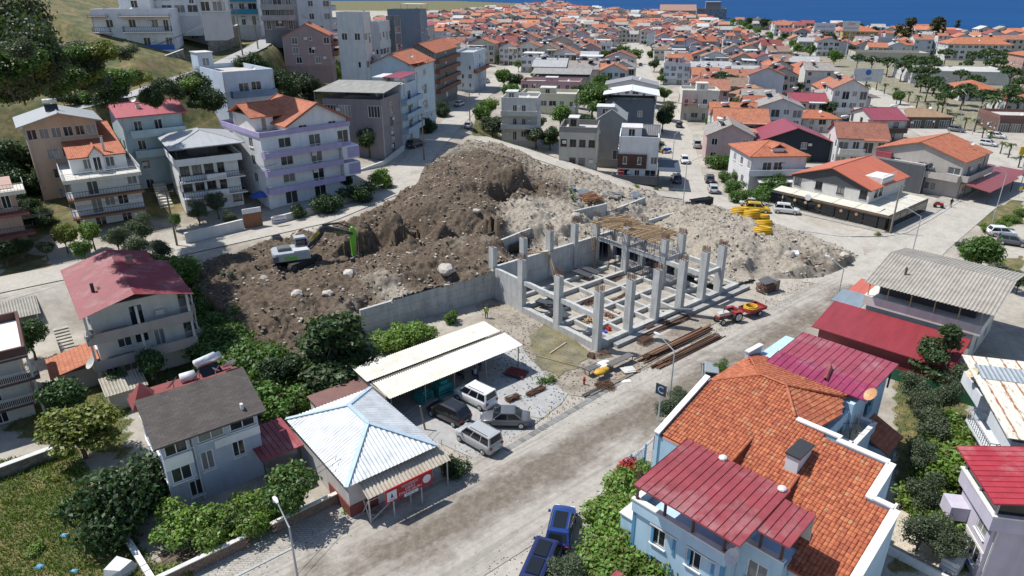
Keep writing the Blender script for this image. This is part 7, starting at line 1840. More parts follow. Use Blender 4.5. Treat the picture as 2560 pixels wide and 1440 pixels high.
b=up('white two-storey villa with blue balcony railings at the top left',246,126,440,25.0,34,9,14,(.70,.71,.74),('f',.8),2,f='-wd-w-w/-w-w-wd',balc=[(1,.0,.22,'f','rail',WHITE),(1,.38,1.0,'f','rail',WHITE)],can=[(-.02,.22,-.18,.0,-.55,-.5,(.2,.12,.1),'paint','v'),(.36,1.02,-.2,.0,-.6,-.5,(.22,.18,.16),'paint','v')],extra=[('box',.3,.7,.5,1.0,2.8),('heater',.35,.8,2.8)])
b.box('blue_railing',b.W*.38,b.W,-1.5,-1.42,0,1.0,'paint',(.02,.10,.36)); b.box('terrace',b.W*.36,b.W*1.05,-1.6,0,-3,0,'stucco',(.6,.6,.6))
wall_run('long white retaining wall sloping down from the villa to the upper road',[W3(205,128,24.6),W3(308,130,24.3),W3(392,190,20.6)],1.2,(.62,.61,.59)); wall_run('rough stone wall with ivy above the upper road',[W3(405,188,20.6),W3(465,165,22)],3.2,(.3,.27,.23),'masonry',.5); wall_run('dark stone retaining wall below the upper road railing',[W3(200,280,17),W3(330,238,18.6),W3(440,202,19.6)],2.0,(.26,.23,.2),'masonry',.5)
wall_run('stone wall beside the parked dark car on the upper road',[W3(525,128,24),W3(600,95,25.5)],3.0,(.3,.27,.24),'masonry',.5)
up('white house with terrace railing and small orange tile porch above the upper road',455,98,560,26,32,9,15,(.62,.63,.66),('f',.9),2,f='-G-w-/-w-w',can=[(.1,.75,-.5,.05,-3.0,-2.4,OR,'tile','v')],balc=[(1,.0,1.05,'f','rail',WHITE)])
up('white flats with blue glass balcony fronts at the top of the hill',545,64,650,28,-30,9,12,(.66,.67,.68),('f',.8),3,balc=[(1,.0,1.0,'f','solid',(.05,.24,.38)),(2,0,1.0,'f','solid',(.05,.24,.38))])
up('dark grey house with deep balconies left of the tall white house',660,75,742,27.5,-5,9,12,(.24,.25,.26),('f',.8),3,balc=[(1,.0,1.0,'f','solid',(.34,.35,.36)),(2,0,1.0,'f','solid',(.34,.35,.36))])
up('white villa with pitched awnings behind the villa with blue railings',372,40,500,31,-20,9,14,(.68,.69,.72),('g','u',1.6,'tile',OR),2); up('white house at the far top left behind the villas',500,30,560,33,-30,8,14,(.66,.66,.68),('f',.6),2)
up('mauve gabled house with brown balconies on the middle slope',714,165,832,20,92,11,10,(.36,.27,.27),('g','v',2.6,'tile',OR,.2),3,f='-w-w-/-w-w--/-w-s-w',balc=[(1,.1,.9,'r','solid',(.26,.12,.1)),(2,.1,.9,'r','solid',(.26,.12,.1))],can=[(1.0,1.14,.05,.7,.4,.2,(.25,.07,.06),'metal','u')])
up('tall white block with rounded corner balconies above the mauve house',740,120,835,22,-40,12,12,(.66,.65,.67),('f',.8),5,f='---w-/---w-/--w-W/--w-W/--w-w',balc=[(i,.05,.9,'r','solid',(.62,.62,.64)) for i in (1,2,3,4)])
gh('grey mauve house with long fibre cement roof over its terrace',(952,262),16.6,6.5,80,1000,806,(.27,.245,.26),('f',.9),4,l='-s--/-s--/----/GG-G',f='-D-/-D-/-D-/-D-',balc=[(i,.05,.95,'f','solid',(.33,.28,.29)) for i in (1,2,3)]+[(1,.1,.3,'l','rail',WHITE)] if False else [],can=[(-.05,1.05,-.08,1.12,2.2,2.9,FIB,'corr','u')])
b=gh('pale blue building with burgundy roof terrace canopy',(1000,226),17.8,6.5,80,1042,925,(.50,.58,.66),('f',.9),4,f='-D-/-D-/-D-/-D-',balc=[(i,.0,1.0,'f','solid',(.36,.46,.56)) for i in (1,2,3)],can=[(0,1,-.05,.55,2.3,2.5,(.26,.04,.055),'metal','v')],extra=[('box',.1,.7,.6,.95,2.2)])
gh('pale blue gabled house with orange terrace roof and white modern front',(1034,166),20.8,7,80,1084,920,(.56,.64,.70),('g','u',2.4,'tile',OR),4,l='---/-w--/-w--',f='-G-/-G-/-G-/-W-',can=[(-.02,.5,-.12,.12,.8,.4,(.5,.14,.07),'tile','v')],extra=[('heater',.1,.9,.8)])
gh('grey brown tall gabled house with brown balconies',(1086,132),20.6,7.5,80,1140,1010,(.25,.235,.215),('g','u',2.2,'tile',OR),5,f='-D-/-D-/-D-/-D-/-D-',balc=[(i,.0,1.0,'f','solid',(.22,.11,.08)) for i in (1,2,3,4)])
gh('white and pale blue narrow house stepping down to the street',(1183,138),16.8,6,80,1214,1128,(.58,.64,.70),('f',.9),4,f='-w-/-w-/-W-/-W-',balc=[(2,0,1,'f','solid',(.3,.1,.07))])
gh('low raw concrete house with round terrace below the mauve house',(905,300),13.4,5.8,62,938,836,(.38,.36,.33),('f',.9),3,f='-w-/-w-/-w-',balc=[(1,0,1,'f','rail',(.4,.38,.35))],extra=[('box',.1,.5,.5,.95,2.0)])
for i,(c0,z,zb,x1,x2,wl,rf,nf,lb) in enumerate([((945,62),28,12,985,918,(.60,.60,.62),('f',.8),4,'white narrow building left of the dark balconied one on the slope'),((985,48),29,12,1000,965,(.16,.18,.2),('f',.8),4,'dark slate building with black balconies high on the slope'),((1062,65),25,9,1085,990,(.42,.40,.37),('g','u',1.6,'metal',RDM),3,'beige house with red sheet roof high above the street'),((1050,30),30,10,1066,968,(.20,.26,.33),('f',.8),3,'dark blue house with white flat canopy near the top of the slope'),((905,40),31,14,925,840,(.6,.6,.6),('f',.8),3,'white house peeping behind the tall white block'),((1120,115),18,7,1150,1060,(.5,.5,.5),('g','u',1.8,'tile',OR),3,'grey gabled house behind the grey brown tall one')]):
 gh(lb,c0,z,zb,80,x1,x2,wl,rf,nf,can=[(0,1,-.05,.6,2.2,2.3,(.7,.7,.68),'paint','v')] if i==3 else None)
# ---- middle blocks
gm('white three-storey house with curved balconies beside the upper site road',1254,350,1342,3,252,9,-8,(.58,.57,.54),('f',.8),3,f='-dw-/-dd-/-dd-',balc=[(1,0,1,'f','solid',(.55,.54,.52)),(2,0,1,'f','solid',(.55,.54,.52))],extra=[('box',.1,.4,.2,.6,1.8)])
gm('pale yellow flat-roofed house behind the curved balconies',1300,300,1438,2,240,10,-10,(.62,.60,.44),('f',.9),2,balc=[(1,.6,1,'f','solid',(.5,.5,.48))],extra=[('box',.35,.62,.1,.5,2.2)])
gm('pink flat-roofed house with terrace parapets',1302,258,1448,2,208,9,-10,(.50,.29,.31),('f',.9),3,extra=[('box',.4,.6,.3,.7,1.6,(.5,.29,.31))])
gm('grey house with long fibre cement roof on posts',1330,240,1470,1,196,9,-10,(.32,.31,.3),('f',.8),2,can=[(-.02,1.03,-.1,1.0,1.8,2.8,FIB,'corr','v')])
gm('weathered cream house with ruined roof terrace',1396,420,1488,2.4,330,9,-10,(.50,.48,.42),('f',1.1,(.26,.25,.23)),2,f='-ww-/wwww',extra=[('box',.2,.45,.4,.8,2.2,(.36,.33,.28))],frame=(.12,.08,.06))
gm('raw concrete gabled house under construction',1486,398,1560,1.8,300,10,-10,(.30,.295,.285),('g','v',2.2,'paint',(.30,.295,.285),.15),2,f='-D/--',extra=[('box',0,.55,.1,.5,2.6,(.33,.325,.31))])
b=gm('modern white house with dark brick cladding and grey tiled roof',1542,450,1640,1,352,9,-10,(.68,.68,.68),('f',.9,(.7,.7,.7)),3,f='GdG/-w--w/----',extra=[('box',.05,.55,.1,.6,2.4)]); b.vol(-.06,b.W*.72,-.4,0,b.H*.33,b.H*.68,(.1,.05,.04),f='-w--w-',mat='brickclad'); b.gable(b.W*.3,b.W,b.D*.45,b.D,b.H+.6,1.4,'u',.3,'corr',(.2,.2,.21))
for i in range(5): b.canopy(b.W+.2,b.W+4.4,-3.2+i*1.9,-1.4+i*1.9,3.0,3.1,(.05,.065,.09),'paint','v',[(b.W+.3,-3+i*1.9),(b.W+4.3,-3+i*1.9)],0,.08)
b.box('red_fridge',.3,1.2,-1.0,-.4,0,2.0,'paint',(.5,.03,.04)); b.balcony(-1,b.W+.2,-2.6,-.01,.9,'fl','solid',(.12,.12,.13),None,.8,.9)
b=gm('slate blue building with wide white gabled canopy roof',1512,335,1632,.8,258,11,-10,(.10,.125,.16),('f',.7),2,f='-w--w-/-w-w-'); b.gable(-.8,b.W+.8,-.8,b.D,b.H+2.2,1.2,'v',.2,'metal',(.72,.72,.72)); b.posts([(0,0),(b.W,0),(b.W/2,0),(0,b.D-1),(b.W,b.D-1)],b.H,b.H+2.2,.12)
gm('white gabled house with small balcony behind the slate blue building',1512,268,1640,.4,212,10,-10,(.60,.61,.62),('g','v',1.8,'metal',(.28,.27,.27)),2)
b=gm('cream flat-roofed double house right of the middle street',1700,300,1792,0,232,10,-8,(.62,.59,.52),('f',.8),2,balc=[(1,.45,1,'f','solid',(.62,.6,.55))],can=[(-.1,.4,-.3,-.02,-2.6,-2.9,(.4,.12,.07),'metal','v')],extra=[('box',.4,.7,.3,.7,2.4)])
b=gm('white house with orange tile roof and striped awning right of the middle street',1868,476,2004,0,392,11,4,(.64,.63,.64),('h',1.9,'tile',OR),2,f='-DwD-/-DD--',l='-w-w-/-w-w-w',balc=[(1,-.06,1.0,'f','solid',(.62,.62,.64))]); b.canopy(b.W*.1,b.W*.95,-2.6,-.02,2.2,2.8,(.62,.61,.6),'metal','v',[(b.W*.12,-2.5),(b.W*.9,-2.5)]); b.part('dormer',MB().box(b.W*.4,b.W*.62,1.2,3.2,b.H,b.H+1.3),'stucco',WHITE); b.gable(b.W*.4,b.W*.62,1.0,3.6,b.H+1.3,.7,'v',.15,'tile',OR,name='dormer_roof')
b=gm('navy gabled house with large burgundy stepped roof',1890,402,2072,0,352,12,-6,(.035,.042,.055),('g','v',3.0,'metal',(.27,.05,.07),.6),2,f='-w-/--w-',can=[(-.28,-.02,-.1,.6,-.5,-.3,(.26,.08,.08),'metal','v')])
# restaurant
b = Bld('restaurant','white restaurant with charcoal gable, orange roof and glazed ground floor terrace','restaurant',c0=(2178,468),z=5.7,zb=0,ang=40,x1=2258,x2=1986); W,D=b.W,b.D; W=14; CH=(.075,.08,.085)
b.vol(0,W,0,D,0,5.3,(.60,.58,.55),l='-----/w-w-w-w',f='---/-ww-----',fh=2.65,frame=(.05,.05,.055)); b.vol(-.02,W,-.02,D+.02,5.3,5.35,CH,gable=('u',2.4)); b.part('gable_board',MB().add([(-.08,-.3,5.2),(-.08,D+.3,5.2),(-.08,D/2,7.75),(-.08,-.3,4.9),(-.08,D+.3,4.9)],[(0,2,1),(3,0,1,4)]),'stucco',CH)
b.gable(0,W,0,D,5.3,2.4,'u',.5,'metal',(.52,.14,.07)); b.vol(4,8.5,-.06,3.2,5.3,6.5,(.66,.65,.63)); b.railing([(4,-.1),(9,-.1)],6.2,.8,(.5,.5,.5),.5)
for (v0,v1) in ((1.0,2.6),(4.6,6.2),(7.9,9.5),(11.5,13.1)): pass
BZ=(.62,.59,.5)
b.box('terrace_floor',-3.5,-.02,-3,D+2,0,.25,'concrete',(.4,.38,.35)); b.box('terrace_floor',-.02,W-2,-5,-.02,0,.25,'concrete',(.4,.38,.35))
for i in range(5): v0=-3+i*(D+5)/5; b.canopy(-3.5,-.05,v0+.05,v0+(D+5)/5-.05,2.45,2.75,BZ,'paint','u',[(-3.4,v0+.1)],.2,.12)
for i in range(5): u0=-4+i*3.3; b.canopy(max(u0,-.02),u0+3.2,-5,-.06,2.45,2.75,BZ,'paint','v',[(max(u0,.1),-4.9)],.2,.12) if i>0 else b.canopy(-3.5,-.04,-5,-3.05,2.45,2.55,BZ,'paint','v')
b.box('fascia',-3.65,-3.5,-5.1,D+2,2.2,2.65,'paint',CH); b.box('fascia',-3.5,W-2,-5.15,-5.0,2.2,2.65,'paint',CH); b.box('amber_strip',-3.68,-3.65,-5,D,2.42,2.48,'paint',(.5,.22,.02)); b.box('amber_strip',-4.2,W-3,-5.18,-5.15,2.42,2.48,'paint',(.5,.22,.02))
for i in range(9): v0=-6+i*(D+8)/9; b.part('glass_panel',MB().box(-3.56,-3.52,v0+.1,v0+(D+8)/9-.1,.3,2.2),'cglass')
for i in range(6): u0=-4.4+i*2.8; b.part('glass_panel',MB().box(u0+.1,u0+2.7,-5.06,-5.02,.3,2.2),'cglass')
b.part('oval_sign',MB().cyl((-3.85,D-5.2,2.75),(-3.68,D-5.2,2.75),.55,.55,20),'paint',(.66,.66,.68)); OCC.append((b.o[0],b.o[1]+8,16))
for i,v in enumerate((0,2.6,6.5,9,11)): b.part('food_poster',MB().cyl((-3.62,v,1.7),(-3.57,v,1.7),.26,.26,14),'paint',(.5,.2+.05*i,.12))
b=gh('charcoal box shop with green entrance beside the restaurant',(2313,416),5.4,0,40,2372,2182,(.105,.11,.12),('f',.3,(.3,.3,.3)),1,f='-G-G-',l='---',r='---'); b.box('green_base',-.1,6,-6,-1,.0,.02,'paint',(.1,.1,.1)); b.box('red_roof_box',b.W*.0+1,b.W*.5,b.D*.7,b.D,5.5,6.6,'metal',RDM,None,True); b.box('green_wall',b.W-.2,b.W,-5,-.02,0,1.0,'paint',(.06,.42,.05)); b.box('billboard_frame',.2,b.W-1,-.5,-.4,5.0,5.9,'paint',(.1,.1,.1))
b=gh('large beige building with curved balcony, orange roofs and burgundy awnings',(2412,405),7.0,0,40,2475,2192,(.46,.42,.38),('g','u',2.4,'tile',OR),2,l='-W-W-/-W-W-v',f='-G-G-/-D-D-',balc=[(1,.0,.6,'l','solid',(.48,.44,.4)),(1,0,1,'f','solid',(.48,.44,.4))])
b.canopy(-1,b.W+2,-5.5,-1.4,2.6,3.2,(.24,.06,.06),'metal','v',[(0,-5.2),(b.W,-5.2)]); b.canopy(b.W+2.1,b.W+9,-5,3,2.7,3.0,(.24,.06,.07),'metal','v',[(b.W+2.4,-4.6),(b.W+8.5,-4.6)]); b.box('shop_poster',1,3.4,-.12,-.05,.6,2.6,'paint',(.62,.6,.58)); b.part('cherry_print',MB().cyl((2.6,-.14,1.4),(2.6,-.12,1.4),.45,.45,14),'paint',(.5,.05,.03))
gm('white block with burgundy pitched roof and dark bay windows',2168,385,2248,0,300,12,0,(.60,.58,.54),('g','u',1.8,'metal',(.27,.06,.08)),3,f='-GG-/-GG-/-v-v-',l='w-w-w/w-w-w/w-w-w',balc=[(1,0,1,'f','solid',(.10,.07,.065)),(2,0,1,'f','solid',(.10,.07,.065))],frame=(.08,.08,.08))
gm('long terrace of stepped white flats with orange roof, nearer row end',2085,275,2172,0,243,34,-10,(.48,.49,.47),('g','v',2.6,'tile',OR),3,f='---/---/---',l='wdw-wdw-wdw/wdw-wdw-wdw/dwd-dwd-dwd',balc=[(2,.1,.28,'l','solid',(.5,.49,.47)),(2,.4,.58,'l','solid',(.5,.49,.47)),(2,.7,.88,'l','solid',(.5,.49,.47)),(1,.1,.28,'l','solid',(.5,.49,.47)),(1,.4,.58,'l','solid',(.5,.49,.47))],can=[(.55,1.25,-.02,.3,.2,.1,(.16,.11,.1),'metal','v')])
gm('long terrace of stepped white flats with orange roof, farther row end',1998,218,2092,0,188,34,-10,(.46,.47,.47),('g','v',2.4,'tile',OR),3,f='---/---/---',l='wdw-wdw-wdw/wdw-wdw-wdw/dwd-dwd-dwd',balc=[(2,.1,.28,'l','solid',(.5,.49,.47)),(2,.4,.58,'l','solid',(.5,.49,.47)),(1,.1,.28,'l','solid',(.5,.49,.47))])
gm('white house with brown roof edges and two round-headed attic windows',1830,275,1955,0,245,12,-10,(.60,.585,.55),('g','v',2.8,'tile',(.38,.22,.12)),2,f='-D-D-/-W-W-',balc=[(1,0,1,'f','solid',(.20,.12,.09))],can=[(-.1,.15,-.2,.6,.4,.2,(.25,.05,.06),'metal','v'),(.85,1.12,-.2,.6,.4,.2,(.25,.05,.06),'metal','v')])
gm('low white house with orange roof in front of the terraces',1985,330,2092,0,296,9,-6,(.58,.57,.56),('h',1.6,'tile',OR),2); gm('dark open cafe with patchwork tile roof beside the boulevard',2235,320,2375,0,292,11,-4,(.12,.10,.085),('h',1.5,'tile',(.38,.26,.16)),1,f='GGGG')
b=gm('long supermarket with blank grey wall and cream roof edge',2135,153,2318,0,141,16,-12,(.40,.42,.46),('f',2.4,(.50,.46,.37)),1,f='-------',name='supermarket',cat='shop'); gm('wide low white flat-roofed hall beside the supermarket',2275,208,2530,0,178,26,-12,(.56,.56,.54),('f',.4),1,f='----s-----',name='warehouse',cat='warehouse')
gm('yellow and white school building with big orange hip roof',2100,122,2188,0,78,22,-20,(.52,.35,.10),('h',3.2,'tile',OR),4,name='school',cat='school'); gm('long white school with yellow panels and orange hip roof',2362,150,2520,0,110,16,-12,(.58,.58,.58),('h',3.2,'tile',(.52,.20,.10)),3,f='WWWWWWWWWW/WWWWWWWWWW/WWWWWWWWWW',name='school',cat='school')
gm('bungalow with orange hipped roof among pines on the right',2395,252,2490,0,224,14,-10,(.55,.55,.55),('h',2.4,'tile',OR),1); gm('bungalow with orange roof at the right picture edge',2508,282,2640,0,248,14,-10,(.55,.56,.56),('h',2.4,'tile',OR),1); gm('dark brown shop with red lettered fascia at the right edge',2490,330,2640,0,296,12,-8,(.16,.10,.085),('f',.9,(.22,.11,.10)),1,f='GGGGG',name='shop',cat='shop')
gm('white house with orange roof right of the bungalow row',2545,200,2640,0,140,14,-10,(.42,.26,.22),('h',2.2,'tile',OR),2); gm('white beach hotel with solar tanks by the sea',1930,80,2002,0,62,20,-12,(.64,.63,.62),('g','u',2.5,'tile',OR),2,extra=[('heater',.4,.3,2.2)])
gm('grey block with stepped round top by the sea',1740,45,1815,0,24,40,-12,(.30,.29,.28),('f',1.5),4,extra=[('box',.3,.8,.2,.8,10,(.16,.16,.17))]); gm('beige seafront block with gabled roof',1648,48,1738,0,26,40,-12,(.38,.34,.30),('g','u',7,'tile',(.4,.25,.2)),4)
# ------------------------------------------------------------------ right edge houses
b = Bld('fibre_roof_house','cream house with wide corrugated fibre cement roof over its open top floor','house',c0=(2465,806),z=5.2,zb=0,ang=46,x1=2640,x2=2172); W,D=b.W,b.D; W=11
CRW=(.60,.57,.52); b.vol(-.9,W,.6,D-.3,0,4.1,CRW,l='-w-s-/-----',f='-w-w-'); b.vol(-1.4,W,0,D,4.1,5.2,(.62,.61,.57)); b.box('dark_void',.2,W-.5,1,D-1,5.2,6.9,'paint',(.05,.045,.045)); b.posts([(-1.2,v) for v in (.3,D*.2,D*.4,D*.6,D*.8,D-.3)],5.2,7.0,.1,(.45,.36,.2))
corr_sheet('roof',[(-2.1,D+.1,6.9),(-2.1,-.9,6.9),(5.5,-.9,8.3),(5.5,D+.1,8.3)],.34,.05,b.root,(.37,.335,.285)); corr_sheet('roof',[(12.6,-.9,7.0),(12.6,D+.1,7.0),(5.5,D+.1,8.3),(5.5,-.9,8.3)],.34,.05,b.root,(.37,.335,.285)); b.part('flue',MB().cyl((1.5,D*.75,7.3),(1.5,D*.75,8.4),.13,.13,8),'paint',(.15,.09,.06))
b.box('annex_wall',-7.0,-1.5,1.0,D+2.2,0,2.3,'paint',(.26,.04,.045)); L_=D+.1
b.quadroof([(-7.4,L_+2.8,2.5),(-7.4,.6,2.5),(-1.45,.6,3.6),(-1.45,L_+2.8,3.6)],'metal',(.26,.035,.045),.1,'annex_roof'); b.quadroof([(-1.4,L_+3.2,3.55),(-1.4,L_+.02,3.55),(2.0,L_+.02,3.9),(2.0,L_+3.2,3.9)],'metal',(.21,.26,.30),.1,'annex_roof'); b.quadroof([(2.1,L_+2.8,3.5),(2.1,L_+.1,3.5),(7,L_+.1,3.8),(7,L_+2.8,3.8)],'metal',(.5,.13,.09),.1,'annex_roof'); b.box('green_fence',-8.4,-8.3,-4,L_,0,1.2,'paint',(.01,.09,.045))
b = Bld('rusty_roof_house','white house with rust-streaked cream sheet roof at the right edge','house',o=(36.4,41.0,0),ang=-15); D=9.8; W=10
PBW=(.58,.64,.70); b.vol(1.2,W,.6,D,0,6.0,PBW,l='-w-d/-w-d',f='-w-/-w-'); b.balcony(-.2,1.2,D*.25,D*.75,3.0,'lfb','rail',(.6,.62,.64),(.4,.4,.4)); b.balcony(-.2,1.2,D*.62,D+.4,5.1,'lfb','solid',(.6,.62,.64)); b.balcony(-.2,1.2,-.3,D*.4,5.1,'lfb','solid',(.6,.62,.64))
b.quadroof([(-.7,-.7,6.6),(10,-.7,6.6),(10,D+.5,7.5),(-.7,D+.5,7.5)],'rusty',WHITE,.08); b.quadroof([(-.2,D-3.0,7.27),(5.2,D-3.0,7.27),(5.2,D-1.0,7.46),(-.2,D-1.0,7.46)],'corr',(.42,.47,.5),.06,'roof_sheet'); b.dish(-.5,D-2,6.5,3.4,(.5,.4,.25),.5); b.posts([(-.1,.2),(-.1,D*.45)],6,6.7,.12,(.25,.1,.08))
b = Bld('lavender_house','pale lavender house with bright red seamed metal roof at the right edge','house',o=(30.2,33.5,0),ang=-11); D=4.9; W=10; LVH=(.50,.46,.54)
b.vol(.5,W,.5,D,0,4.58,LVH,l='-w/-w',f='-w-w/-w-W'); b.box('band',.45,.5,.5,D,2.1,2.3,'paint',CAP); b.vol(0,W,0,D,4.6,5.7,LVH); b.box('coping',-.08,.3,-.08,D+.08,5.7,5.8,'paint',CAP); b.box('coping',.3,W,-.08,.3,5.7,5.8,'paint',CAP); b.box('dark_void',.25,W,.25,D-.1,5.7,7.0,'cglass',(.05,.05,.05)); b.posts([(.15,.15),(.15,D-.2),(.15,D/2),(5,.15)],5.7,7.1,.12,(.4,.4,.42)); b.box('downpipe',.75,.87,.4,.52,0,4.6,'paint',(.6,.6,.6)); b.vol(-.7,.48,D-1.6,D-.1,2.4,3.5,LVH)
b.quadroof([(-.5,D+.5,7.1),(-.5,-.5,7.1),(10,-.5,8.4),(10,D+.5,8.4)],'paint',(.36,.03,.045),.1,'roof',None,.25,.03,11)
ib=thing('water_container','white plastic water container in a metal cage beside the lavender house','container',(*P(2375,1425),0),.7); MB().box(-.6,.6,-.5,.5,.15,1.15).build('tank','paint',ib,(.62,.64,.65)); m=MB()
for x in (-.62,-.2,.2,.62):
 for y in (-.52,.52): m.box(x-.015,x+.015,y-.015,y+.015,.1,1.18)
for z in (.2,.5,.8,1.15):
 for y in (-.53,.53): m.box(-.62,.62,y-.012,y+.012,z-.012,z+.012)
 for x in (-.63,.63): m.box(x-.012,x+.012,-.52,.52,z-.012,z+.012)
m.build('cage','paint',ib,(.4,.42,.43)); MB().cyl((0,0,1.15),(0,0,1.22),.12,.12,12).build('lid','paint',ib,(.4,.05,.04))
m=MB(); q=random.Random(8); m.add([(i*.45,j*.4,.5+.25*math.sin(i*2+j)*q.random()-.1*i) for j in range(5) for i in range(5)],[(j*5+i,j*5+i+1,j*5+i+6,j*5+i+5) for j in range(4) for i in range(4)]); o=m.build('blue_tarpaulin','paint',None,(.02,.10,.42)); o.location=(*P(2415,1430),.1); tag(o,'crumpled bright blue tarpaulin next to the water container','tarpaulin')
pt=Bld('patio','tiled patio with low white wall behind the water container','patio',o=(*P(2335,1440),0),ang=44); pt.box('floor',0,5,-1,4,0,.15,'concrete',(.55,.48,.38)); pt.box('wall',-.2,0,-1,4.2,0,.6,'stucco',WHITE); pt.box('wall',0,5,4,4.2,0,.6,'stucco',WHITE)
# ------------------------------------------------------------------ far town
ONES = 'first second third fourth fifth sixth seventh eighth ninth tenth eleventh twelfth thirteenth fourteenth fifteenth sixteenth seventeenth eighteenth nineteenth twentieth'.split()
TENS = {2:'twenty',3:'thirty',4:'forty',5:'fifty',6:'sixty',7:'seventy',8:'eighty',9:'ninety'}
def ordw(n):
 if n <= 20: return ONES[n-1]
 if n % 10 == 0: return TENS[n//10][:-1]+'ieth' if n < 100 else 'hundredth'
 return TENS[n//10]+'-'+ONES[n%10-1]
TA = math.radians(-12); tu = (math.cos(TA), math.sin(TA)); tv = (-math.sin(TA), math.cos(TA))
MIDST = [P(1690,330), P(1665,280), P(1610,190), P(1600,150), (90,520)]
def dseg(p, L):
 best = 1e9
 for a, b in zip(L[:-1], L[1:]):
  dx, dy = b[0]-a[0], b[1]-a[1]; t = max(0, min(1, ((p[0]-a[0])*dx+(p[1]-a[1])*dy)/(dx*dx+dy*dy)))
  best = min(best, math.hypot(p[0]-a[0]-t*dx, p[1]-a[1]-t*dy))
 return best
BOUL = [(96,122), (108.1,141.6), (124,215), (150,350), (185,540), (222,720), (245,860)]
def boul_x(y): return float(np.interp(y, [p[1] for p in BOUL], [p[0] for p in BOUL]))
SHX = [-300,-100,56,115,184,240,262,338,430,700,1400]; SHY = [2700,2200,1900,1500,1220,1000,800,640,580,500,400]
PARK = wpx([(1470,200,0),(1610,200,0),(1605,145,0),(1490,140,0)])
cells = []
q_ = 150.0; row = 0
while q_ < 2150:
 row += 1; stepq = 15.5 if q_ < 600 else (20 if q_ < 1300 else 30)
 p_ = -260+random.uniform(0,8)
 while p_ < 420:
  w = random.uniform(8.5,12.5); X = p_*tu[0]+q_*tv[0]; Y = p_*tu[1]+q_*tv[1]+random.uniform(-1.5,1.5)
  p_ += w+random.choice([.6,.6,1.2,4.0])
  if Y < 150 or (Y < 225 and X < float(np.interp(Y,[145,232],[35,54.6]))+6): continue
  sx = float(np.interp(Y, [s_[1] for s_ in STREET]+[2000], [s_[0] for s_ in STREET]+[60]))
  bx = boul_x(Y)
  if X < sx+10 and Y < 330: continue
  if X < sx-60-(Y-330)*.55: continue
  px, py = Qp(X, Y, 4)
  if px < 700 or px > 2600 or py < -6: continue
  if bx-12 < X < bx+14: continue
  if X > bx+14 and (Y < 420 or random.random() < .4): continue
  if Y > float(np.interp(X, SHX, SHY))-32: continue
  if dseg((X,Y), MIDST) < 11 or any(math.hypot(X-o[0],Y-o[1]) < o[2]*.86+5.2 for o in OCC): continue
  if bool(inside(PARK, np.array(X), np.array(Y))): continue
  cells.append((X, Y, w, row))
 q_ += stepq
WCOL = [(.60,.60,.60),(.63,.62,.58),(.58,.53,.45),(.52,.53,.55),(.62,.61,.60),(.50,.45,.40),(.55,.60,.64),(.48,.36,.35),(.33,.33,.34),(.62,.56,.42)]
WNAME = ['white','off-white','beige','pale grey','white','tan','pale blue','pinkish','dark grey','cream']
RCOL = [(.46,.16,.085),(.40,.145,.085),(.50,.20,.11),(.33,.14,.095),(.27,.07,.065),(.42,.20,.13),(.30,.22,.17),(.36,.355,.34)]
# prototypes: eight designs, built once at the first places, then copied
class FarB(Bld): far = True
def far_proto(i, label, o, ang):
 b = FarB('town_house', label, 'house', o=o, ang=ang, group='houses of the town')
 W, D = 9.4, 10.0; nf = 2 if i % 3 else 3; H = 2.9*nf
 fp = ['wdDw','DwwD','w-Dw','vDD-'][i%4]; fpat = '/'.join([fp,'DwDw','wDwD'][:nf])
 wl = WCOL[i%10]
 def fin(gb): b.vol(0,W,0,D,0,H,wl,fpat,'w-w/w-w' if nf == 2 else 'w-w/w-w/w-w','w-w/w-w' if nf == 2 else 'w-w/w-w/w-w',gable=gb); b.box('footing',.1,W-.1,.1,D-.1,-4,0,'stucco',wl)
 rc = RCOL[i%6]
 if i in (0,3): fin(('v',2.2)); b.gable(0,W,0,D,H,2.2,'v',.4,'tile',rc)
 elif i in (1,5): fin(('u',2.2)); b.gable(0,W,0,D,H,2.2,'u',.4,'tile',rc)
 elif i == 2: fin(None); b.hip(0,W,0,D,H,2.2,.4,'tile',rc)
 elif i == 4: fin(None); b.flat(0,W,0,D,H,.8,.18,wl); b.canopy(.5,W-.5,.2,6,H+2.3,H+2.5,(.64,.64,.62),'metal','v',[(.7,.4),(W-.7,.4),(.7,5.8),(W-.7,5.8)],H,.1)
 elif i == 6: fin(None); b.flat(0,W,0,D,H,.8,.18,wl); b.vol(1,5.5,4,D-.5,H,H+2.5,wl,f='wd'); b.gable(1,5.5,4,D-.5,H+2.5,1.2,'u',.3,'tile',rc)
 else: fin(('u',1.8)); b.gable(0,W,0,D,H,1.8,'u',.5,'metal',(.30,.06,.075) if i == 7 else (.40,.40,.39))
 b.balcony(.4,W*.55,-1.2,-.01,2.9,'flr','solid',tuple(min(.7,c_*1.05) for c_ in wl),None)
 if i % 2: b.canopy(W*.5,W-.1,-1.6,1.8,H-.1,H+.3,rc if i%4 == 1 else (.6,.6,.58),'metal','v',[(W*.52,-1.5),(W-.2,-1.5)],H-2.4,.08)
 b.chimney(W*.7,D*.6,H+.3,H+2.7 if i not in (4,) else H+1.4,.5,.5,wl); b.heater(W*.25,D*.7,H+(1.5 if i not in (4,6) else .1),.6)
 return b.root
vis = []
for c_ in cells:
 px, py = Qp(c_[0], c_[1], 3); vis.append((1/(c_[0]**2+c_[1]**2), c_))
vis.sort(key=lambda t: -t[0])
near = [c_ for _, c_ in vis if c_[1] < 900][:292]; farc = [c_ for _, c_ in vis if c_ not in set(near)]
rows = {}
for c_ in near: rows.setdefault(c_[3], []).append(c_)
protos = {}; RN = ['gable roof','ridge roof','hip roof','gable roof','white terrace canopy','ridge roof','small rooftop attic','red sheet roof','grey sheet roof']
ri = 0
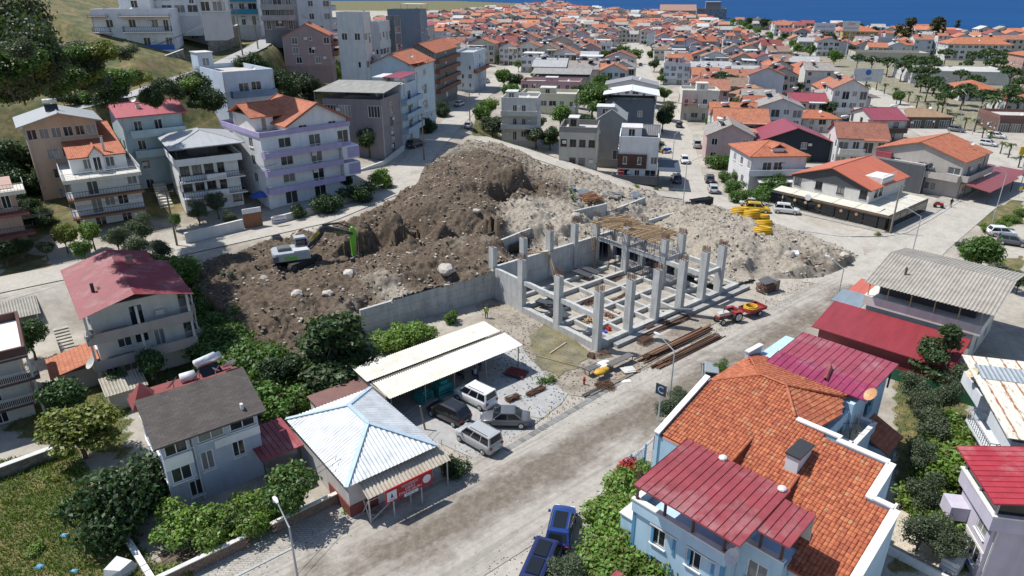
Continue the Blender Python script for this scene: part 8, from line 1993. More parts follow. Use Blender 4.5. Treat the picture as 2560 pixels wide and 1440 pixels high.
for rk in sorted(rows):
 ri += 1; L = sorted(rows[rk], key=lambda c_: c_[0]/c_[1])
 for k, (X, Y, w, _) in enumerate(L):
  i = random.choices(range(9),[5,5,3,4,2,5,2,1,2])[0]; wi = random.choices(range(10),[6,5,3,4,5,2,3,2,1,2])[0]
  lab = f'{WNAME[wi]} house, {RN[i]}, {ordw(k+1)} from left in the {ordw(ri)} town row'
  s_ = w/9.4; ang = TA+random.choice([0,0,0,math.pi/2,math.pi])+random.uniform(-.05,.05)
  z = gz(X, Y)
  first = i not in protos
  if first: protos[i] = far_proto(i, lab, (X,Y,z), 0); r_ = protos[i]
  else: r_ = copy_tree(protos[i])
  r_['label'] = lab; a = ang-TA
  ox, oy = {0:(-w/2,-5),1:(5,-w/2),2:(w/2,5)}[int(round(a/(math.pi/2)))]
  r_.location = (X+ox*tu[0]+oy*tv[0], Y+ox*tu[1]+oy*tv[1], z); r_.rotation_euler = (0,0,ang); r_.scale = (s_,1,random.uniform(.92,1.12))
  rj = random.choice(RCOL)
  for ch in KIDS[r_.name]:
   nm = ch.name.split('.')[0]
   if nm in ('wall','chimney','footing','parapet'): ch.color = (*WCOL[wi],1)
   if nm == 'roof' and i in (0,1,2,3,5,6):
    ch.color = (*rj,1)
# everything beyond reads as one mass
m_, nt_, bs_ = nmat('distant_mix'); MATS['distant'] = m_
at_ = N(nt_,'ShaderNodeAttribute'); at_.attribute_name = 'tint'; link(nt_, mixc(nt_,1.0,at_.outputs['Color'],ramp(nt_,noise_tex(nt_,pos(nt_),.6,3),[(.3,.75),(.7,1.05)]),'MULTIPLY'), bs_.inputs['Base Color']); bs_.inputs['Roughness'].default_value=.9
V = []; Fq = []; Cc = []
def addq(vs, fs, col):
 o = len(V); V.extend(vs);
 for f_ in fs: Fq.append(tuple(i+o for i in f_)); Cc.append(col)
for X, Y, w, _ in farc:
 z0 = gz(X, Y)-1; h = random.choice([6,6,6,9]); d = 10; a = TA+random.choice([0,math.pi/2]); c_, s_ = math.cos(a), math.sin(a)
 T = lambda u, v, z: (X+u*c_-v*s_, Y+u*s_+v*c_, z)
 wl = random.choice(WCOL); rc = random.choice(RCOL+[(.5,.5,.48),(.34,.3,.27)]); hw = w/2
 for (u0,v0,u1,v1) in ((-hw,-5,hw,-5),(hw,-5,hw,5),(hw,5,-hw,5),(-hw,5,-hw,-5)):
  addq([T(u0,v0,z0),T(u1,v1,z0),T(u1,v1,z0+1+h),T(u0,v0,z0+1+h)],[(0,1,2,3)],wl)
  e = ((u1-u0)/math.hypot(u1-u0,v1-v0),(v1-v0)/math.hypot(u1-u0,v1-v0)); n = (e[1]*.06,-e[0]*.06); L_ = math.hypot(u1-u0,v1-v0)
  for fl_ in range(h//3):
   for t in (.2,.5,.8):
    b0 = L_*t-.6; zz = z0+1+fl_*3+.9; A = [(u0+e[0]*s+n[0], v0+e[1]*s+n[1]) for s in (b0,b0+1.3)]
    addq([T(*A[0],zz),T(*A[1],zz),T(*A[1],zz+1.4),T(*A[0],zz+1.4)],[(0,1,2,3)],(.05,.055,.06))
 ze = z0+1+h; k = .5
 addq([T(-hw-k,-5-k,ze-.1),T(hw+k,-5-k,ze-.1),T(hw+k,0,ze+2.2),T(-hw-k,0,ze+2.2),T(hw+k,5+k,ze-.1),T(-hw-k,5+k,ze-.1)],[(0,1,2,3),(4,5,3,2)],rc)
 addq([T(-hw,-5,ze),T(-hw,5,ze),T(-hw,0,ze+2),T(hw,-5,ze),T(hw,5,ze),T(hw,0,ze+2)],[(0,2,1),(3,4,5)],wl)
me = bpy.data.meshes.new('distant_houses'); me.from_pydata(V,[],Fq); me.materials.append(MATS['distant'])
ca_ = me.color_attributes.new('tint','FLOAT_COLOR','CORNER'); arr = []
for f_, c_ in zip(Fq, Cc): arr += [c_[0],c_[1],c_[2],1.0]*len(f_)
ca_.data.foreach_set('color', arr)
tag(obj('distant_houses', me),'mass of small distant town houses reaching down to the sea','houses',kind='stuff')
print('town', len(near), len(farc))
# ------------------------------------------------------------------ trees
def T_(L, kind, col, name, label, cat='tree', group=None):
 for i, t in enumerate(L):
  x, y, h = t[:3]; w = t[3] if len(t) > 3 else 1.0; c_ = t[4] if len(t) > 4 else col; k = t[5] if len(t) > 5 else kind
  lb = label if len(L) == 1 else label.replace('#', ordw(i+1))
  plant(x, y, h, k, c_, name, lb, cat, group, w)
T_([(285,1322,5.4,.95)],'mass','dark','mulberry_tree','broad dark green tree on the grass left of the grey house')
T_([(728,1300,5.0,1.05)],'round','mid','street_tree','leafy tree overhanging the pavement between grey house and fire station')
T_([(470,1342,2.4,1.1),(535,1345,2.4,1.1),(600,1332,2.4,1.1),(650,1308,2.6,1.0)],'shrub','light','grape_vine','light green vine over the grey house garden, # from the left','vine','vines in front of the grey house')
T_([(215,1145,4.6,1.5)],'round','yellow','broad_tree','yellow green spreading tree left of the grey house')
T_([(185,1050,4.6,1.1),(395,968,4.4,.95),(90,900,4.8,.95),(310,985,3.0,1)],'round','fig','fig_tree','fig tree among the left houses, # in reading order','tree','fig trees on the left')
T_([(850,962,8.2,1.5)],'pine','pine','pine_tree','dense dark pine at the left end of the long retaining wall')
T_([(718,985,4.2,1.1)],'round','dark','fig_tree','dark fig bush left of the pine')
T_([(962,872,2.3,1.2),(1010,860,2.4,1.2),(1052,848,2.2,1.1)],'shrub','light','hedge_bush','bright green hedge bush behind the open shed, # from the left','shrub','hedge bushes behind the shed')
T_([(1130,808,1.5,1.0)],'shrub','mid','low_bush','low bush on the spoil at the foot of the long retaining wall','shrub')
T_([(430,735,3.6,1.2),(470,770,3.2,1.1),(450,800,3.4,1.2),(505,810,3.2,1.1),(490,850,3.6,1.2),(545,845,3.2,1.1),(560,890,3.4,1.2),(600,880,3.0,1.1),(590,935,3.8,1.2),(645,930,3.2,1.1),(530,880,3.4,1.2),(470,700,3.0,1.1),(420,700,3.4,1.1),(665,975,3.4,1.2),(620,970,3.4,1.2),(700,1010,2.6,1.2),(560,945,3.2,1.2),(680,1030,3.2,1.3),(740,1020,2.2,1.3),(800,990,2.0,1.3),(870,975,2.2,1.2)],'shrub','mid','dense_shrub','dense green shrub on the bank below the soil, # in the belt','shrub','shrub belt below the soil')
T_([(345,668,4.2),(372,705,4.2),(300,640,4.0),(362,615,4.4),(500,562,3.6),(548,548,4.0),(580,570,2.6),(410,660,3.4)],'olive','olive','olive_tree','grey green olive tree along the hill street, # in order','tree','olive trees along the hill street')
T_([(170,632,4.2,.9,'yellow'),(238,625,4.2,1.0,'light'),(215,655,3.0,1,'mid'),(60,650,3.0,1.2,'dark'),(120,650,2.6,1.2,'olive'),(20,665,3.4,1.2,'dark'),(440,575,2.6,.8,'light')],'round','mid','garden_tree','small garden tree in front of the left hill houses, # in order','tree','garden trees on the hill street')
T_([(822,528,3.2,1.0,'dark'),(895,508,3.2,1.1,'dark'),(955,470,3.4,.9,'light'),(745,545,2.0,1,'dark')],'shrub','dark','garden_shrub','shrub in front of the lilac block, # in order','shrub','shrubs in front of the lilac block')
T_([(755,292,9.0,1.15)],'round',(.036,.052,.024),'cypress_pine','very dark round pine beside the tall pale blue block')
T_([(690,185,6,1.1,'dark'),(798,205,6,1.1,'light'),(840,215,5.5,1.1,'light'),(880,200,6,1.0,'mid'),(925,395,6,1.0,'dark'),(990,365,5,1.0,'mid'),(1020,345,4,1.0,'dark'),(870,480,3,1,'dark'),(980,120,6,1,'light'),(720,300,4,1,'yellow'),(1150,215,5,1,'light'),(1120,240,5,1.1,'dark'),(1180,225,4,1.2,'mid'),(460,330,4,1,'light'),(240,330,4,1.1,'mid'),(40,440,6,1.2,'dark'),(100,440,5,1.2,'dark'),(70,380,4,1.2,'mid'),(480,250,4,1.2,'light'),(650,110,2.5,1.4,'yellow'),(620,90,2.5,1.4,'yellow')],'round','mid','hill_tree','tree between the hillside houses, # in order','tree','trees between the hillside houses')
T_([(255,330,3.5),(262,365,3),(470,300,4),(485,345,4),(110,480,4),(55,490,4.5),(20,450,4.5),(130,430,4),(385,262,3),(425,245,3),(500,245,4),(520,270,4),(285,262,3),(235,275,2.6),(30,395,4),(90,370,3.5),(600,200,4),(640,180,4),(700,230,4),(730,200,4),(420,430,2.6),(70,545,2.6),(20,520,3),(1000,300,4),(1030,310,4),(960,330,4),(1100,290,4),(1070,330,3),(110,560,2.4)],'mass','dark','slope_bush','dark bushy tree filling a gap between hillside houses, # in order','tree','bushes between hillside houses')
T_([(100,200,7.2,.8),(175,225,5.0,.8),(35,150,6.5,.8),(60,250,4.7,.8),(140,110,6.5,.8),(215,205,3.6,.8),(15,310,4.3,.8),(190,70,5.8,.8),(240,25,4.3,.8),(90,60,6.5,.8),(10,40,6.5,.8),(130,280,2.9,.8),(60,100,5.8,.8),(160,160,5.8,.8),(20,220,5.0,.8),(110,160,5.8,.8),(200,120,4.3,.8),(60,320,3.6,.8)],'mass',(.05,.066,.034),'hill_oak','dark evergreen tree on the upper left hillside, # in order','tree','evergreens on the hillside')
T_([(x,y,random.uniform(1.4,3.2),1.3,random.choice(['olive','yellow','dark','dark','mid'])) for x,y in [(random.uniform(0,250),random.uniform(10,300)) for _ in range(46)]+[(260,150),(300,210),(350,215),(280,235),(230,260),(200,290),(330,180),(160,260),(250,100),(200,150),(20,200),(110,310),(460,240),(490,270),(300,150),(500,205)]],'shrub','olive','hill_scrub','scrub bush on the dry upper left slope, # in order','shrub','scrub on the hillside')
T_([(1208,322,6.0,1.2,'mid'),(1232,348,5.4,1.32,'olive'),(1285,352,4.8,1.44,'olive'),(1340,372,5.4,1.44,'olive'),(1375,375,5.4,1.2,'dark'),(1222,300,6.0,1.2,'light'),(1400,330,7.2,1.2,'mid'),(1480,300,10.2,1.2,'mid'),(1465,340,6.0,1.32,'dark'),(1445,270,7.2,1.2,'dark'),(1500,240,7.2,1.2,'mid'),(1582,300,6.0,0.96,'light'),(1655,330,6.0,1.32,'dark'),(1665,300,5.4,1.32,'olive'),(1640,255,6.0,1.32,'mid'),(1280,270,7.2,1.2,'mid'),(1290,230,6.0,1.32,'dark'),(1660,255,4.8,1.32,'mid'),(1630,395,4.8,1.2,'dark'),(1500,400,4.8,1.2,'dark'),(1345,335,4.8,1.2,'olive'),(1260,225,7.2,1.2,'mid')],'round','mid','block_tree','garden tree among the middle blocks, # in order','tree','garden trees of the middle blocks')
T_([(1560,165,10,1.1,'mid'),(1505,160,7,1.1,'mid'),(1480,170,7,1.1,'dark'),(1535,160,7,1.1,'dark'),(1635,180,6,1.1,'dark'),(1590,160,8,1,'mid'),(1450,180,5,1.2,'dark')],'round_far','mid','park_tree','tree in the small park beside the middle street, # in order','tree','park trees')
T_([(1800,248,9.5,1.15)],'umbrella','pine','stone_pine','round-headed stone pine among orange roofs, nearer one'); T_([(1910,182,8.5,1.1)],'umbrella','pine','stone_pine','round-headed stone pine among orange roofs, farther one')
T_([(1815,455,2.4,1.2),(1832,482,2.6,1.2),(1852,505,2.6,1.2),(1880,508,2.6,1.2),(1912,498,2.8,1.2),(1935,480,3.6,1.0),(1800,420,3.4,1.1),(1792,345,3.5,1.1),(1780,320,3.5,1.1)],'shrub','mid','hedge_bush','hedge bush right of the middle street, # going away','shrub','hedge right of the middle street')
T_([(2090,405,4.6,1,'mid'),(2130,395,3.5,1,'light'),(2010,420,3.5,1,'mid'),(1830,300,4,1,'mid'),(1985,262,4,1.2,'mid'),(1850,290,4,1,'dark'),(2160,400,2.5,1.4,'light'),(2240,262,5,1.0,'mid')],'round','mid','garden_tree','garden tree beside the restaurant block, # in order','tree','garden trees near the restaurant')
T_([(2440,700,6.4,1.2)],'round','mid','plane_tree','big bright green tree right of the fibre cement roof'); T_([(2490,720,3.4,1.1),(2540,735,3,1.1),(2400,640,2.5,1)],'olive','olive','olive_tree','olive tree behind the fibre cement roof, # in order','tree','olives by the right lot')
T_([(2500,570,1.4,1.3),(2530,555,1.4,1.3),(2470,580,1.3,1.2),(2552,540,1.4,1.3)],'shrub','light','hedge_bush','clipped hedge bush at the right lot, # from the left','shrub','hedge by the right lot')
T_([(2330,955,6.4,1.1)],'pine','pine','pine_tree','pine tree in front of the burgundy annex roof')
T_([(2275,1010,3.4),(2350,1040,3.6),(2295,1075,3.6),(2370,980,3.2),(2320,1120,3.4),(2285,1190,3.2),(2300,1290,3.4),(2290,1380,3.4),(2350,1420,3.2)],'olive','olive','olive_tree','olive tree in the garden right of the blue house, # going nearer','tree','olives right of the blue house')
T_([(2370,1085,2.2,1.3),(2340,1200,2.4,1.4),(2385,1190,2.2,1.3),(2330,1290,2.2,1.3),(2380,1320,2.4,1.3),(2370,1160,2.4,1.3)],'shrub','light','garden_shrub','bright garden shrub right of the blue house, # going nearer','shrub','shrubs right of the blue house')
T_([(1545,1262,2.4,1.3),(1528,1320,2.4,1.3),(1565,1345,2.6,1.3),(1600,1310,2.6,1.3),(1560,1405,2.4,1.3),(1615,1395,2.8,1.3),(1530,1400,2.2,1.3),(1600,1450,2.4,1.3),(1650,1450,2.6,1.3),(1590,1245,2.2,1.2),(1500,1450,2.2,1.3),(1570,1215,2.0,1.1)],'shrub','light','vine_hedge','lush green vine hedge left of the blue house, # clump','hedge','vine hedge by the blue house')
T_([(1408,1485,3.2,1.0)],'olive','olive','olive_tree','olive tree leaning over the blue van at the bottom edge'); T_([(1668,1052,2.4,1.3),(1700,1025,2.2,1.2)],'olive','olive','roadside_olive','grey green roadside shrub by the lamp post, # one','shrub','roadside shrubs'); T_([(1800,952,2.2,1.0)],'olive','mid','roadside_bush','bush hiding a parked car behind the tile roof','shrub')
T_([(1132,1192,1.8,1.0)],'shrub','dark','corner_bush','round dark bush at the fire station corner','shrub'); T_([(1568,1195,1.9,.7)],'shrub',(.42,.03,.05),'rose_bush','red flowering rose bush beside the blue gate','shrub')
T_([(1840,142,11,1.1,'mid'),(1865,140,10,1.1,'light'),(1815,138,9,1.1,'mid'),(1760,130,8,1,'dark')],'round_far','mid','town_tree','large tree in the town left of the boulevard, # one','tree','large town trees')
T_([(2265,122,19,1.3),(2330,128,20,1.3),(2240,112,14,1.1),(2390,60+20,12,1.3),(2180,112,12,1.1),(2215,118,11,1.2)],'tall_far',(.07,.072,.036),'eucalyptus','tall brownish eucalyptus behind the supermarket, # one','tree','eucalyptus trees')
T_([(2140,178,8),(2175,184,8),(2215,192,8.5),(2250,204,8.5),(2290,215,8),(2500,170,9),(2540,190,9),(2480,195,9),(2430,235,7),(2400,275,7),(2350,262,7),(2330,240,7),(2450,280,7),(2300,232,7),(2520,220,8),(2440,110,8),(2050,100,7),(2070,110,8)]+[(random.uniform(2260,2556),random.uniform(160,300),random.uniform(5,9)) for _ in range(24)],'umbrella_far','pine','stone_pine','stone pine along the boulevard side, # one','tree','stone pines by the boulevard')
T_([(1870,72,11,1),(1890,72,11,1),(1910,75,11,1.2),(2150,78,8,1.3),(2200,80,8,1.3),(2250,82,9,1.3),(2290,84,9,1.3),(2460,98,8,1.3),(2500,98,8,1.3),(1850,90,7,1.2),(1960,102,6,1.2),(1750,95,6,1.2)],'round_far','dark','shore_tree','dark tree on the shore line, # from the left','tree','shore trees')
k = 0; BT = []
for i in range(30):
 y = 350+i*17; BT.append((boul_x(y)+random.uniform(-3,3)+(9 if i%2 else -9), y))
for i, (x, y) in enumerate(BT): plant(0,0,random.uniform(6,8.5),'round_far',random.choice(['mid','light']),'boulevard_tree',f'green boulevard tree, {ordw(i+1)} going towards the sea','tree','boulevard trees',1.1,at=(x,y,0))
PL = [(2100,210),(2120,225),(2150,250),(2165,240),(2235,250),(2250,262),(2270,255),(2290,272),(2315,285),(2340,290),(2365,300),(2380,312),(2410,325),(2435,330),(2455,345),(2470,360),(2500,385),(2520,395),(2545,420),(2480,320),(2210,235),(2190,225),(2130,215)]
for i, (x, y) in enumerate(PL): palm(G(x,y), random.uniform(4.2,6.0) if y < 300 else random.uniform(3.6,4.8), f'palm tree lining the boulevard, {ordw(i+1)} in order', 'boulevard palms')
for i, (x, y, h) in enumerate([(1505,190,5),(1530,195,5),(1560,195,4.5),(2475,300,9),(1925,78,12),(2027,84,11),(2080,84,10)]): palm(G(x,y), h, ['palm in the small park, left one','palm in the small park, middle one','palm in the small park, right one','tall palm by the brown shop at the right edge','tall seaside palm left of the beach hotel','tall seaside palm right of the beach hotel','seaside palm farthest right by the yellow school'][i])
# small trees between the town houses
used_ = 0; cand = [c_ for c_ in near if c_[1] < 700]; random.shuffle(cand)
for i, c_ in enumerate(cand[:190]):
 x, y = c_[0]-(c_[2]/2+.6)*tu[0]-random.uniform(6,8)*tv[0], c_[1]-(c_[2]/2+.6)*tu[1]-random.uniform(6,8)*tv[1]
 if dseg((x,y),MIDST) < 4: continue
 plant(0,0,random.uniform(3.5,6.5),random.choice(['round_far','round_far','tall_far','shrub_far']),random.choice(['dark','mid','mid','olive']),'town_tree',f'small green tree between town houses, {ordw(i%99+1)} of the {"first" if i<99 else "second"} hundred','tree','small town trees',1.0,at=(x,y,gz(x,y)))
# grass blades on the open field and the banks: stuff
gv = []; q = np.random.default_rng(3)
polyG = [GRASS_POLYS[0], GRASS_POLYS[1], GRASS_POLYS[2], GRASS_POLYS[6], GRASS_POLYS[8]]
pts = []
for poly, n in zip(polyG, (48000,9000,5000,5000,3000)):
 A = np.array(poly); lo, hi = A.min(0), A.max(0); lo = np.maximum(lo,[-60,22]); p = lo+(hi-lo)*q.random((n*2,2)); p = p[inside(poly,p[:,0],p[:,1])][:n]; pts.append(p)
pts = np.concatenate(pts); n = len(pts); z = ground(pts[:,0],pts[:,1]); h = .12+.3*q.random(n)**2; a = q.random(n)*6.28; wd = .03+.03*q.random(n)
cx, cy = pts[:,0], pts[:,1]; ax_, ay_ = np.cos(a), np.sin(a); le = q.normal(size=(n,2))*.12
co = np.stack([np.stack([cx-ax_*wd,cy-ay_*wd,z],-1),np.stack([cx+ax_*wd,cy+ay_*wd,z],-1),np.stack([cx+le[:,0],cy+le[:,1],z+h],-1)],1).reshape(-1,3)
tag(obj('field_grass',np_mesh('field_grass',co,np.arange(3*n).reshape(n,3),'leaf',smooth=False),None,(.12,.165,.035)),'rough green and straw grass on the open field','grass',kind='stuff')
for i,(x,y,c_) in enumerate([(130,1200,'yellow'),(150,1290,'mid'),(100,1380,'light'),(885,1275,'light'),(575,690,'olive'),(1240,735,'mid'),(1370,955,'mid'),(2195,590,'yellow'),(1640,475,'mid'),(1590,468,'light'),(1450,415,'yellow'),(1480,425,'yellow'),(420,1430,'light'),(460,1440,'yellow'),(500,1370,'mid')]): plant(x,y,random.uniform(.5,.8),'weed',c_,'weed_tuft',f'tuft of weeds, {ordw(i+1)} from the field to the street','weeds','weed tufts',1.3)
# ------------------------------------------------------------------ cars
car_at(1188,1006,140,'parked_van','white people carrier van in the parking lot','van',(.68,.68,.68),'van'); car_at(1122,1046,142,'parked_car','black small car with red roof line in the parking lot','car',(.012,.012,.013),'suv',roofcol=(.012,.012,.013))
car_at(1263,1060,178,'parked_car','dark grey saloon car at the lot edge','car',(.10,.105,.115),'sedan'); car_at(1196,1112,138,'parked_van','silver people carrier van nearest the street','van',(.36,.37,.37),'van')
car_at(1402,1336,78,'parked_car','bright blue car with glass roof at the bottom','car',(.010,.035,.17),'suv',glassroof=True)
c_=car_at(1352,1440,70,'parked_van','dark blue camper van with solar panels on its roof at the bottom edge','van',(.014,.02,.085),'bus'); pn=MB()
for x in (-1.3,.3): MB().box(x-.7,x+.7,-.45,.45,2.08,2.12).build('solar_panel','cglass',c_);
CL=[(1965,533,-20,(.68,.68,.68),'suv','white car parked beside the restaurant terrace'),(1880,516,-15,(.42,.42,.40),'sedan','silver saloon by the hedge near the yellow car'),(1892,530,-15,(.60,.38,.01),'suv','yellow car half hidden by the hose coils'),(1782,480,80,(.42,.46,.46),'hatch','pale blue grey hatchback in the middle street, nearest'),(1773,455,80,(.05,.06,.08),'hatch','dark blue hatchback in the middle street, second'),(1711,407,-98,(.68,.68,.68),'hatch','white car driving down the middle street'),(1697,318,80,(.04,.03,.03),'hatch','dark car farther up the middle street'),(1742,368,78,(.45,.44,.40),'bus','pale pick-up at the right of the middle street'),(1690,455,85,(.02,.06,.16),'suv','blue covered car in the shade of the canopies'),(1040,368,60,(.03,.035,.05),'suv','dark pick-up on the hill street below the wall'),(1149,265,70,(.66,.66,.66),'hatch','white car parked on the hill street'),(1172,320,85,(.35,.35,.35),'hatch','silver car on the hill street by the pole'),(1215,208,70,(.3,.3,.3),'suv','grey jeep on the hill street'),(1188,222,70,(.05,.05,.05),'hatch','black car on the hill street in the shade'),(672,88,20,(.70,.70,.70),'bus','white van on the upper road'),(588,112,30,(.04,.04,.035),'hatch','dark car parked by the stone wall on the upper road'),(22,312,10,(.05,.06,.07),'sedan','dark saloon car parked at the upper left edge'),(2502,590,-10,(.68,.68,.68),'hatch','white car at the right lot edge'),(2528,612,-30,(.09,.095,.10),'hatch','dark grey car at the right lot edge'),(1775,945,75,(.25,.27,.28),'hatch','grey car hidden behind the bush by the tile roof'),(1601,165,80,(.04,.05,.08),'hatch','dark car at the park entrance'),(1475,165,10,(.02,.02,.02),'hatch','black car beside the park'),(2490,345,-45,(.6,.6,.6),'sedan','white car on the boulevard near the right edge'),(2390,330,-50,(.12,.12,.13),'suv','dark car parked by the cafe on the boulevard'),(2470,365,-50,(.55,.55,.55),'hatch','silver car parked on the boulevard kerb'),(1965,252,-10,(.55,.55,.55),'hatch','white car in the yard between the terraces'),(2010,305,-10,(.55,.57,.58),'hatch','pale car parked in front of the white terrace')]
for x,y,dg,col,kd,lb in CL: car_at(x,y,dg,'parked_car' if kd!='bus' else 'parked_van',lb,'car' if kd!='bus' else 'van',col,kd)
for i in range(34):
 y = 330+i*11+random.uniform(0,4); x = boul_x(y)+random.choice([-5,-2,2,5]); car('boulevard_car',f'small distant car on the boulevard, {ordw(i+1)} going away','car',(x,y,.15),math.radians(79+random.choice([0,180])),random.choice([(.6,.6,.6),(.1,.1,.1),(.35,.35,.36),(.3,.05,.04),(.65,.65,.65)]),'hatch',1.0,'cars on the boulevard')
tk=thing('tipper_truck','orange tipper truck with white cab at the upper left edge','truck',G(40,272),.25); MB().box(-4,1.2,-1.2,1.2,1.0,2.4).build('tipper','paint',tk,(.40,.10,.03)); MB().loft([[(1.4,-1.15,.7),(3.2,-1.15,.7),(3.2,1.15,.7),(1.4,1.15,.7)],[(1.4,-1.15,1.8),(3.2,-1.15,1.8),(3.2,1.15,1.8),(1.4,1.15,1.8)],[(1.5,-1.0,2.8),(2.8,-1.0,2.8),(2.8,1.0,2.8),(1.5,1.0,2.8)]]).build('cab','paint',tk,(.66,.66,.66)); MB().box(2.75,3.15,-.95,.95,1.85,2.55).build('windscreen','cglass',tk)
for x in (-2.8,2.4):
 for sy in (-1,1): w_=obj('wheel',TYRE,tk,None,(x,sy*1.05,.5),0,(1.5,1.4,1.5)); obj('rim',RIM,w_)
bt=thing('blue_tractor','small blue tractor behind the dark canopies','tractor',(*P(1660,385),.05),.4); MB().box(0,1.7,-.4,.4,.8,1.3).build('bonnet','paint',bt,(.02,.09,.38)); MB().box(-1.1,.1,-.6,.6,2.1,2.2).build('cab_roof','paint',bt,(.02,.07,.3)); MB().box(-1,0,-.4,.4,.7,1.1).build('seat_box','paint',bt,(.5,.25,.02))
for x,sc in ((-.6,1.9),(1.3,1.2)):
 for sy in (-1,1): w_=obj('wheel',TYRE,bt,None,(x,sy*.75,.32*sc),0,(sc,1.2,sc)); obj('rim',RIM,w_)
for s_ in ((-1,-.5),(-1,.5),(0,-.5),(0,.5)): MB().box(s_[0]-.03,s_[0]+.03,s_[1]-.03,s_[1]+.03,1.0,2.1).build('cab_post','paint',bt,DARK)
at_=thing('red_quad_bike','small red quad bike by the charcoal shop','quad bike',(*P(2345,520),.1),-.5); MB().box(-.7,.7,-.35,.35,.5,.85).build('body','paint',at_,(.35,.02,.03)); MB().box(-.5,.1,-.2,.2,.85,1.0).build('seat','paint',at_,(.03,.03,.03))
for x in (-.55,.55):
 for sy in (-1,1): obj('wheel',TYRE,at_,None,(x,sy*.4,.3),0,(.9,.9,.9))
# ------------------------------------------------------------------ lamps, poles, wires, signs, people
def lamp(at, h, label, arm=1.6, deg=130, dbl=False):
 r_=thing('street_lamp',label,'street lamp',at,math.radians(deg)); GR=(.40,.42,.43)
 MB().cyl((0,0,0),(0,0,h-.9),.085,.055,8).build('pole','paint',r_,GR)
 for s_ in ((1,-1) if dbl else (1,)):
  MB().cyl((0,0,h-.95),(s_*arm,0,h),.05,.035,6).build('arm','paint',r_,GR)
  MB().loft([[(s_*(arm-.05),-.06,h-.03),(s_*(arm-.05),.06,h-.03),(s_*(arm-.05),.06,h+.06),(s_*(arm-.05),-.06,h+.06)],[(s_*(arm+.3),-.15,h+.0),(s_*(arm+.3),.15,h+.0),(s_*(arm+.3),.13,h+.13),(s_*(arm+.3),-.13,h+.13)],[(s_*(arm+.62),-.1,h+.04),(s_*(arm+.62),.1,h+.04),(s_*(arm+.62),.09,h+.12),(s_*(arm+.62),-.09,h+.12)]]).build('lamp_head','paint',r_,(.62,.63,.64))
 return r_
lamp((15.1,55.7,0),6.2,'grey street lamp in front of the tile roof by the site',1.9); lamp((-14.0,33.3,0),6.0,'grey street lamp at the bottom left on the pavement',1.5); lamp((39.4,75.2,0),6.6,'grey street lamp beside the blue tin roof',1.9); lamp((59.8,95.6,0),6.6,'grey street lamp in front of the restaurant corner',1.9,150); lamp((*P(2482,553),0),9.2,'tall grey street lamp on the right street',1.2,150); lamp((30.1,116.1,0),9.6,'grey street lamp beside the black pipe stacks',2.4,20)
lamp((*P(1680,410),0),7.5,'wooden looking lamp post at the entrance of the middle street',1.2,20); lamp((*P(1545,318),0.5),6,'lamp post beside the raw concrete house',1.2,20)
for i,(x,y) in enumerate([(2340,262),(2400,300),(2430,338),(2230,215),(2560,440),(2180,195)]): lamp((*P(x,y),0),8.5,f'boulevard street lamp, {ordw(i+1)} in order',1.6,10+90*(i%2))
def pole(at, h, label, arms=1, deg=20, col=(.27,.23,.18)):
 r_=thing('power_pole',label,'utility pole',at,math.radians(deg)); MB().cyl((0,0,-.3),(0,0,h),.15,.10,8).build('shaft','wood',r_,col)
 for k in range(arms): MB().box(-.9,.9,-.05,.05,h-.4-k*.6,h-.3-k*.6).build('crossarm','wood',r_,col)
 for x in (-.8,0,.8): MB().cyl((x,0,h-.3),(x,0,h-.12),.05,.05,6).build('insulator','paint',r_,(.4,.4,.4))
 return (at[0],at[1],at[2]+h-.2)
g1=G(443,615); a1=pole(g1,8.0,'power pole at the foot of the white stairs on the hill street'); g2=(-17.0,131,gz(-17,131)); a2=pole(g2,9.0,'power pole at the bend of the hill street below the lilac block'); a3=pole(G(1175,318),8.5,'power pole on the hill street beside the silver car'); a4=pole(G(222,285),9,'power pole with T crossarm on the upper road at left'); a5=pole(G(607,140),9.5,'tall power pole on the upper road by the dark car'); a6=pole(G(648,142),8,'power pole on the upper road below the white van'); a7=pole((*P(2225,583),0),8,'wooden pole at the restaurant corner',0); a8=pole((*P(2440,478),0),7.5,'dark pole beside the charcoal shop pavement',0); a9=pole(G(1198,238),8,'power pole farther along the hill street')
def wire(a,b,label,sag=.8,n=3):
 m=MB()
 for k in range(n):
  pts=[]; off=(-.8+.8*k)
  for i in range(9): t=i/8; pts.append((a[0]+(b[0]-a[0])*t+off*.5,a[1]+(b[1]-a[1])*t-off*.5,a[2]+(b[2]-a[2])*t-sag*4*t*(1-t)))
  m.tube(pts,.022,4)
 tag(m.build('power_line','paint',None,(.05,.05,.05)),label,'cable')
wire(a1,a2,'power lines sagging in front of the lilac block'); wire(a2,a3,'power lines along the hill street'); wire(a3,a9,'power lines to the far hill street pole'); wire((-95,48,12),a1,'power lines crossing in front of the pink house'); wire(a4,a5,'power lines above the upper road',1.2); wire((*P(1062,1075)[:2],2.4),(-24,22,8),'thin cables over the fire station roof',.5,2)
